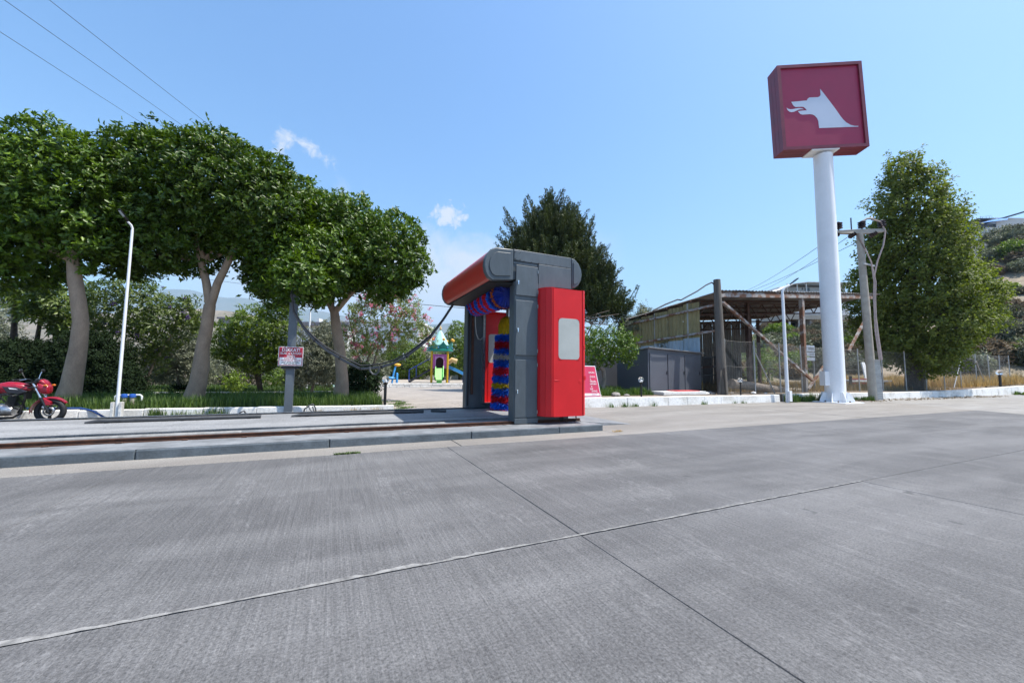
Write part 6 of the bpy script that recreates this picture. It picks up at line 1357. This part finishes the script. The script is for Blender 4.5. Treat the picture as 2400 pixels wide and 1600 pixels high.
# ------------------------------------------------------------------ grass and weeds
def blades(name, n, area, z, hmin, hmax, mat, label, cat, seed, wid=.012, lean=.35, clump=0):
    rg = np.random.default_rng(seed); x0, x1, y0, y1 = area
    if clump:
        cx = rg.uniform(x0, x1, clump); cy = rg.uniform(y0, y1, clump); ci = rg.integers(0, clump, n); X = cx[ci] + rg.normal(0, .07, n); Y = cy[ci] + rg.normal(0, .05, n)
    else: X = rg.uniform(x0, x1, n); Y = rg.uniform(y0, y1, n)
    zz_ = z(X, Y) if callable(z) else np.full(n, z); h_ = hmin + (hmax - hmin) * rg.random(n) ** 1.4; h_ *= .7 + .5 * np.clip(.5 + lumps(np.stack([X, Y, X * 0], 1), 1.1, seed), 0, 1)
    a = rg.random(n) * 6.28; l_ = lean * (rg.random(n) + .2) * h_
    B0 = np.stack([X, Y, zz_], 1); sd = np.stack([np.cos(a), np.sin(a), a * 0], 1) * wid / 2; ld = np.stack([-np.sin(a), np.cos(a), a * 0], 1)
    mid = B0 + ld * (l_ * .35)[:, None] + np.array((0, 0, 1)) * (h_ * .6)[:, None]; tip = B0 + ld * l_[:, None] + np.array((0, 0, 1)) * h_[:, None]
    V = np.stack([B0 - sd, B0 + sd, mid + sd * .8, mid - sd * .8, tip], 1).reshape(-1, 3); q = np.arange(n)[:, None] * 5
    F = np.concatenate([q + [0, 1, 2], q + [0, 2, 3], q + [3, 2, 4]], 0); o = np_mesh(name, V, F, M[mat], None, np.repeat(rg.random(n), 5), kind='stuff'); tag(o, label, cat); return o
blades('grass', 52000, (-9, 1.4, 11.98, 15.2), .15, .10, .34, 'grass', 'lush green grass in the bed under the clipped trees', 'grass', 1, wid=.014)
blades('lawn', 26000, (-16, 0.1, 20.3, 27.4), .13, .06, .22, 'grass', 'green lawn behind the paved side path', 'grass', 2, wid=.03)
blades('bed_grass', 14000, (-9, 1.4, 15.2, 17.1), .15, .08, .25, 'grass', 'grass at the back of the tree bed', 'grass', 3, wid=.02)
blades('verge_grass', 15000, (7.8, 11.7, 11.9, 14.9), .325, .06, .32, 'grass', 'bright grass before the dark garden wall and grey cabinet', 'grass', 4, wid=.02)
blades('golden_grass', 26000, (40.5, 60, 12.2, 22), lambda x, y: .3 + np.maximum(0, x - 34) * .022, .25, .85, 'grass_dry', 'tall golden dry grass behind the far fence', 'dry grass', 5, wid=.03)
blades('dry_grass', 22000, (17.5, 40.5, 12.3, 22), .29, .10, .55, 'grass_dry', 'straw coloured dry grass behind the wire fence', 'dry grass', 6, wid=.02)
blades('path_litter', 1500, (1.75, 2.4, 11.6, 15.5), .04, .01, .05, 'grass', 'trodden green weeds along the path edge', 'weeds', 7, wid=.02, lean=2.5, clump=26)
blades('joint_weeds', 420, (.08, .42, 5.975, 6.02), .0, .012, .05, 'grass', 'small tuft of weeds growing in the yard joint below the platform', 'weeds', 8, wid=.008, lean=1.5)
blades('joint_weeds', 120, (5.15, 5.35, 6.3, 6.4), .0, .01, .05, 'grass_dry', 'tiny dry tuft at the corner of the wash platform', 'weeds', 9, wid=.008, lean=1.5)
blades('kerb_weeds', 900, (-3.9, -2.3, 11.66, 11.80), -.02, .05, .28, 'grass', 'straggling weeds against the white kerb left of the cable post', 'weeds', 10, wid=.012, clump=12)
blades('kerb_weeds', 700, (-.5, 1.3, 11.45, 11.6), -.02, .04, .22, 'grass_dry', 'pale weeds against the white kerb right of the cable post', 'weeds', 11, wid=.010, clump=10)
blades('kerb_weeds', 500, (7.9, 16, 10.92, 11.02), -.02, .04, .2, 'grass', 'sparse weeds against the white kerb by the cabinet', 'weeds', 12, wid=.012, clump=9)
blades('kerb_weeds', 2600, (18.4, 20.4, 10.6, 11.0), -.02, .08, .42, 'grass', 'tall weeds at the foot of the lamp by the canopy', 'weeds', 13, wid=.014, clump=50)
blades('kerb_weeds', 1500, (22.6, 24.6, 10.1, 10.6), -.02, .08, .35, 'grass', 'green weeds at the foot of the concrete utility pole', 'weeds', 14, wid=.014, clump=20)
blades('kerb_weeds', 900, (44.3, 46.5, 10.2, 10.7), -.02, .06, .3, 'grass', 'green weeds by the low wall at the far right', 'weeds', 15, wid=.03, clump=12)
# fallen leaves along the far kerb
rg = np.random.default_rng(77); n = 500; P = np.stack([rg.uniform(22, 40, n), rg.uniform(9.6, 10.7, n), np.full(n, .012)], 1); A = np.tile((0, 0, 1.0), (n, 1)) + rg.normal(0, .3, (n, 3)); A /= np.linalg.norm(A, axis=1)[:, None]
V, F, rn = rosettes(P, A, 1, .10, .07, 1.2, 1.57, 78, .0); o = np_mesh('leaf_litter', V, F, M['lf_dry'], None, rn, kind='stuff'); tag(o, 'fallen dry leaves along the low wall under the poplar', 'leaf litter')
# loose stones by the cabinet kerb
for k in range(16):
    x, y = random.choice(((8.6, 11.65), (10.0, 11.8), (11.3, 11.6), (11.6, 12.0), (14.7, 11.6), (16.4, 11.6), (14.9, 11.9), (17.6, 11.6))); x += random.uniform(-.4, .4); y += random.uniform(-.15, .25); r_ = random.uniform(.06, .15)
    b = MB(); b.ball((x, y, .325 + r_ * .35), r_, 8, 5, (random.uniform(.9, 1.7), random.uniform(.7, 1.1), random.uniform(.45, .7)))
    b.v = [(v[0] + random.uniform(-.12, .12) * r_, v[1] + random.uniform(-.12, .12) * r_, v[2] + random.uniform(-.12, .12) * r_) for v in b.v]
    tag(b.build('loose_stone', M['stonewall'] if k % 3 else M['white_stone']), 'loose stone on the bare ground behind the cabinet kerb', 'stone', 'loose stones by the cabinet kerb')

# ------------------------------------------------------------------ hills
from mathutils import noise as mn
M['hill'] = MAT('scrub_hillside', (.30, .235, .165), .95, col2=(.17, .15, .10), scale=.16, bump=.9, bscale=1.2, dirt=.3)
M['far_hill'] = MAT('distant_mountain', (.17, .165, .13), .95, col2=(.10, .115, .085), scale=.006, dirt=.3)
M['tan_hill'] = MAT('tan_rocky_hill', (.26, .21, .16), .95, col2=(.13, .125, .085), scale=.02, dirt=.35)
def ridge_hill(name, xs_, ys_, dep_foot, dep_ridge, dep_back, zfoot, mat, ncol=120, nrow=26, rough=.6, nscale=.05, power=1.1):
    vs_ = []; X = np.linspace(xs_[0], xs_[-1], ncol)
    for x in X:
        y = np.interp(x, xs_, ys_); zr = pix(x, y, dep_ridge)[2]
        for j in range(nrow):
            s_ = j / (nrow - 6); dep = dep_foot + (dep_ridge - dep_foot) * s_ if s_ <= 1 else dep_ridge + (dep_back - dep_ridge) * (s_ - 1) * (nrow - 6) / 5
            p = pix(x, 870, dep); z = zfoot + (zr - zfoot) * (min(s_, 1) ** power) * (1 if s_ <= 1 else 1 - .25 * (s_ - 1) * 4)
            amp_ = rough * min(1, s_ * 2); z += amp_ * mn.fractal(Vector((p[0] * nscale, p[1] * nscale, 3.3)), .9, 2.1, 5)
            vs_.append((p[0], p[1], z if j else zfoot - .3))
    b = MB(); b.add(vs_, [(i * nrow + j, (i + 1) * nrow + j, (i + 1) * nrow + j + 1, i * nrow + j + 1) for i in range(ncol - 1) for j in range(nrow - 1)])
    o = b.build(name, mat, smooth=False); o.data.polygons.foreach_set('use_smooth', [True] * len(o.data.polygons)); return struct(o), vs_, nrow, X
hl, hv, hrow, hX = ridge_hill('hillside', [1480, 1700, 1800, 1900, 2000, 2100, 2200, 2280, 2330, 2352, 2400, 2600, 3000], [860, 800, 772, 765, 755, 725, 690, 645, 605, 560, 535, 450, 370], 36, 85, 130, .25, M['hill'], ncol=150, rough=1.0, nscale=.09, power=1.15)
ridge_hill('hill_range', [-1400, -300, 0, 60, 150, 300, 430, 500, 560, 600, 680, 760, 900], [700, 735, 742, 740, 735, 728, 722, 727, 735, 742, 790, 830, 862], 260, 620, 900, 0, M['tan_hill'], ncol=140, rough=7, nscale=.012)
ridge_hill('hill_range', [860, 960, 1020, 1060, 1100, 1160, 1300, 1600, 1800], [862, 838, 815, 795, 785, 790, 800, 830, 860], 700, 1500, 2200, 0, M['far_hill'], ncol=90, rough=14, nscale=.006)
ridge_hill('mountain_range', [-2200, -800, 0, 200, 330, 398, 430, 500, 560, 610, 660, 703, 760, 830, 920, 1000, 1065, 1090, 1150, 1250, 1400, 1600, 1800], [640, 660, 690, 684, 676, 675, 679, 693, 697, 704, 716, 721, 727, 745, 766, 762, 752, 756, 770, 790, 800, 825, 850], 2600, 4600, 6000, 0, M['far_hill'], ncol=220, rough=30, nscale=.0022)
# scrub on the hillside: three prototypes, copied
scr = []
for i, (m_, lb) in enumerate((('lf_scrub', 'grey green shrub on the dry hillside behind the fence'), ('lf_olive', 'silvery shrub on the dry hillside behind the fence'), ('lf_dry', 'dry brown shrub on the hillside behind the fence'), ('lf_citrus', 'fresh green shrub on the dry hillside behind the fence'))):
    bb = [(np.array((0, 0, .55)), np.array((.9, .9, .6))), (np.array((.55, .2, .4)), np.array((.6, .6, .45))), (np.array((-.5, -.2, .45)), np.array((.6, .6, .5)))]
    t = thing('hill_shrub', lb, 'shrub', (0, 0, 0), lb); P, A = tips(bb, 26, .14, .5, 400 + i); V, F, rn = rosettes(P, A, 7, .20, .075, .3, 1.4, 410 + i, .15); P, A = tips(bb, 16, .1, .5, 420 + i, layer=.75); V2, F2, r2_ = rosettes(P, A, 6, .24, .1, .3, 1.6, 430 + i, .2)
    V, F, rn = join([(V, F, rn), (V2, F2, r2_)]); np_mesh('foliage', V, F, M[m_], t, rn)
    b = MB(); b.tube([(0, 0, -.3), (0, 0, .4)], [.07, .04], 6); b.build('stem', M['bark_d'], t); scr.append([t, False])
HV = np.array(hv).reshape(len(hX), hrow, 3)
rg = random.Random(5); cnt = 0
for _ in range(4000):
    if cnt >= 190: break
    ci = rg.randrange(len(hX) - 1); px_ = hX[ci]
    if not (1690 < px_ < 2010 or 2190 < px_ < 2440): continue
    rj = rg.randrange(2, hrow - 6); p = HV[ci, rj]
    k = rg.choices((0, 1, 2, 3), (5, 3, 3, 1.2))[0]; sc_ = rg.uniform(.6, 1.7) * (1.25 if px_ > 2190 else 1)
    if scr[k][1]: o = copy_tree(scr[k][0])
    else: o = scr[k][0]; scr[k][1] = True
    q = p + (HV[ci + 1, rj] - p) * rg.random(); o.location = (q[0], q[1], q[2] - .1); o.scale = (sc_ * rg.uniform(.9, 1.4), sc_ * rg.uniform(.9, 1.3), sc_ * rg.uniform(.8, 1.4)); o.rotation_euler.z = rg.random() * 6.28; cnt += 1
# boulders
for k in range(40):
    ci = rg.randrange(len(hX) - 1)
    if not (1700 < hX[ci] < 2010 or 2250 < hX[ci] < 2440): continue
    p = HV[ci, rg.randrange(4, hrow - 6)]; r_ = rg.uniform(.3, .8); b = MB(); b.ball(p, r_, 8, 6, (rg.uniform(.9, 1.6), rg.uniform(.8, 1.3), rg.uniform(.5, .8))); b.v = [(v[0] + rg.uniform(-.2, .2) * r_, v[1] + rg.uniform(-.2, .2) * r_, v[2] + rg.uniform(-.2, .2) * r_) for v in b.v]
    tag(b.build('boulder', M['stonewall']), 'pale boulder among the shrubs on the dry hillside', 'boulder', 'boulders on the hillside')
# hillside houses
def hk(dep): return dep / 920
dep = 84; o_ = pix(1826, 775, dep); kk = hk(dep); t = thing('hillside_house', 'white hillside house with open veranda above the rusty canopy', 'house', o_); f = oriented(o_, r2, d2); Y_ = lambda y: (775 - y) * kk; X_ = lambda x: (x - 1826) * kk
fbox(f, X_(1850), X_(2010), 2.5, 9, Y_(680), Y_(664), 'wall', M['plaster'], t)
for x in (1851, 1874, 1896): fbox(f, X_(x) - .08, X_(x) + .08, .05, .25, Y_(682), Y_(662), 'column', M['plaster'], t)
b = MB(); b.add([f(X_(1828), -.4, Y_(679)), f(X_(1862), -.4, Y_(663)), f(X_(1896), -.4, Y_(658.5)), f(X_(2020), -.4, Y_(659)), f(X_(2020), 9, Y_(657)), f(X_(1896), 9, Y_(656.5)), f(X_(1862), 9, Y_(661)), f(X_(1828), 9, Y_(677))], [(0, 1, 6, 7), (1, 2, 5, 6), (2, 3, 4, 5)]); o = b.build('roof', M['plaster'], t); s_ = o.modifiers.new('s', 'SOLIDIFY'); s_.thickness = .12
fbox(f, X_(1845), X_(2010), -.2, 9, Y_(683.5), Y_(681), 'floor_slab', M['plaster'], t)
window(f, X_(1911), X_(1923), Y_(680.5), Y_(666), t, d=2.5, frame='parapet', pane='pane', mull=1); window(f, X_(1904), X_(1907), Y_(671), Y_(666), t, d=2.5, frame='parapet', pane='pane', mull=0)
fbox(f, X_(1858), X_(2000), .8, 9, Y_(735), Y_(684), 'wall', M['plaster'], t)
fbox(f, X_(1834), X_(1990), -.6, 8, Y_(748), Y_(737), 'terrace_slab', M['cpole'], t)
fbox(f, X_(1838), X_(1990), 5, 8, Y_(790), Y_(749), 'wall', M['wall_d'], t)
for x in (1850, 1873): fbox(f, X_(x) - .14, X_(x) + .14, -.3, 0, Y_(790), Y_(749), 'column', M['plaster'], t)
fbox(f, X_(1896), X_(1918), -.3, 4, Y_(790), Y_(749), 'stone_pier', M['stonewall'], t); fbox(f, X_(1918), X_(1990), .3, 4, Y_(785), Y_(738), 'wall', M['cpole'], t)
b = MB(); b.bar(f(X_(1910), -.6, Y_(770)), f(X_(1918), -.6, Y_(755)), .06); b.bar(f(X_(1910), -.6, Y_(775)), f(X_(1910), -.6, Y_(768)), .06); b.build('stair_rail', M['galv'], t)
dep = 90; o_ = pix(2266, 600, dep); kk = hk(dep); t = thing('hillside_house', 'modern hillside house with dark roof edges and blue awning at top right', 'house', o_); f = oriented(o_, r2, d2); Y_ = lambda y: (600 - y) * kk; X_ = lambda x: (x - 2266) * kk
M['blue_cloth'] = MAT('blue_awning', (.03, .22, .60), .7, var=.1, scale=.5); M['roof_edge'] = MAT('dark_roof_edge', (.04, .055, .09), .6); M['red_tile'] = MAT('red_tile', (.30, .09, .05), .8)
fbox(f, X_(2287), X_(2400), 3, 10, Y_(530), Y_(503), 'wall', M['plaster'], t); fbox(f, X_(2318), X_(2460), 0, 8, Y_(600), Y_(530), 'wall', M['plaster'], t)
def slab3(pts, name, mat, th=.35):
    b = MB(); b.add(pts, [(0, 1, 2, 3)]); o = b.build(name, mat, t); s_ = o.modifiers.new('s', 'SOLIDIFY'); s_.thickness = th
slab3([f(X_(2284), 1.5, Y_(515)), f(X_(2318), 1.5, Y_(502)), f(X_(2318), 10, Y_(500)), f(X_(2284), 10, Y_(513))], 'roof', M['roof_edge']); slab3([f(X_(2318), 1.5, Y_(502)), f(X_(2372), 1.5, Y_(500.5)), f(X_(2372), 10, Y_(498)), f(X_(2318), 10, Y_(500))], 'roof', M['roof_edge'])
slab3([f(X_(2342), -.5, Y_(511)), f(X_(2420), -.5, Y_(487)), f(X_(2420), 8, Y_(485)), f(X_(2342), 8, Y_(509))], 'roof', M['roof_edge']); fbox(f, X_(2344), X_(2440), .2, 8, Y_(531), Y_(506), 'wall', M['plaster'], t)
slab3([f(X_(2306), .2, Y_(519.5)), f(X_(2343), -.2, Y_(511)), f(X_(2351), -1.5, Y_(514)), f(X_(2345), -1.8, Y_(519.5))], 'awning', M['blue_cloth'], .05); fbox(f, X_(2273), X_(2281), 0, .1, Y_(536), Y_(521), 'banner', M['blue_cloth'], t)
fbox(f, X_(2266), X_(2345), .3, .5, Y_(530), Y_(521), 'railing', M['roof_edge'], t); slab3([f(X_(2264), 0, Y_(525)), f(X_(2285), 0, Y_(517)), f(X_(2285), 5, Y_(516)), f(X_(2264), 5, Y_(524))], 'porch_roof', M['red_tile'], .2)
fbox(f, X_(2266), X_(2330), .6, 6, Y_(560), Y_(530), 'wall', M['plaster'], t); fbox(f, X_(2328), X_(2338), .2, 1.2, Y_(615), Y_(555), 'column', M['plaster'], t)
b = MB()
for x in (2356, 2360, 2370, 2378, 2384): b.bar(f(X_(x), 4, Y_(500)), f(X_(x), 4, Y_(486)), .05)
b.bar(f(X_(2354), 4, Y_(489)), f(X_(2384), 4, Y_(484)), .05); b.bar(f(X_(2354), 4, Y_(497)), f(X_(2384), 4, Y_(492)), .05); b.build('roof_rack', M['galv'], t)
# the haze between here and the mountains
hz = MB(); hz.box(-8500, 8500, -8500, 8500, -1.2, 1150); ho = hz.build('haze', None); ho.data.materials.clear()
m = bpy.data.materials.new('haze'); m.use_nodes = True; m.node_tree.nodes.clear()
pv = m.node_tree.nodes.new('ShaderNodeVolumePrincipled'); pv.inputs['Color'].default_value = (.48, .74, 1.0, 1); pv.inputs['Density'].default_value = 0.00013; pv.inputs['Anisotropy'].default_value = 0.0
mo = m.node_tree.nodes.new('ShaderNodeOutputMaterial'); m.node_tree.links.new(pv.outputs[0], mo.inputs['Volume']); ho.data.materials.append(m); ho['kind'] = 'stuff'; tag(ho, 'thin blue haze in the air before the far mountains', 'haze')
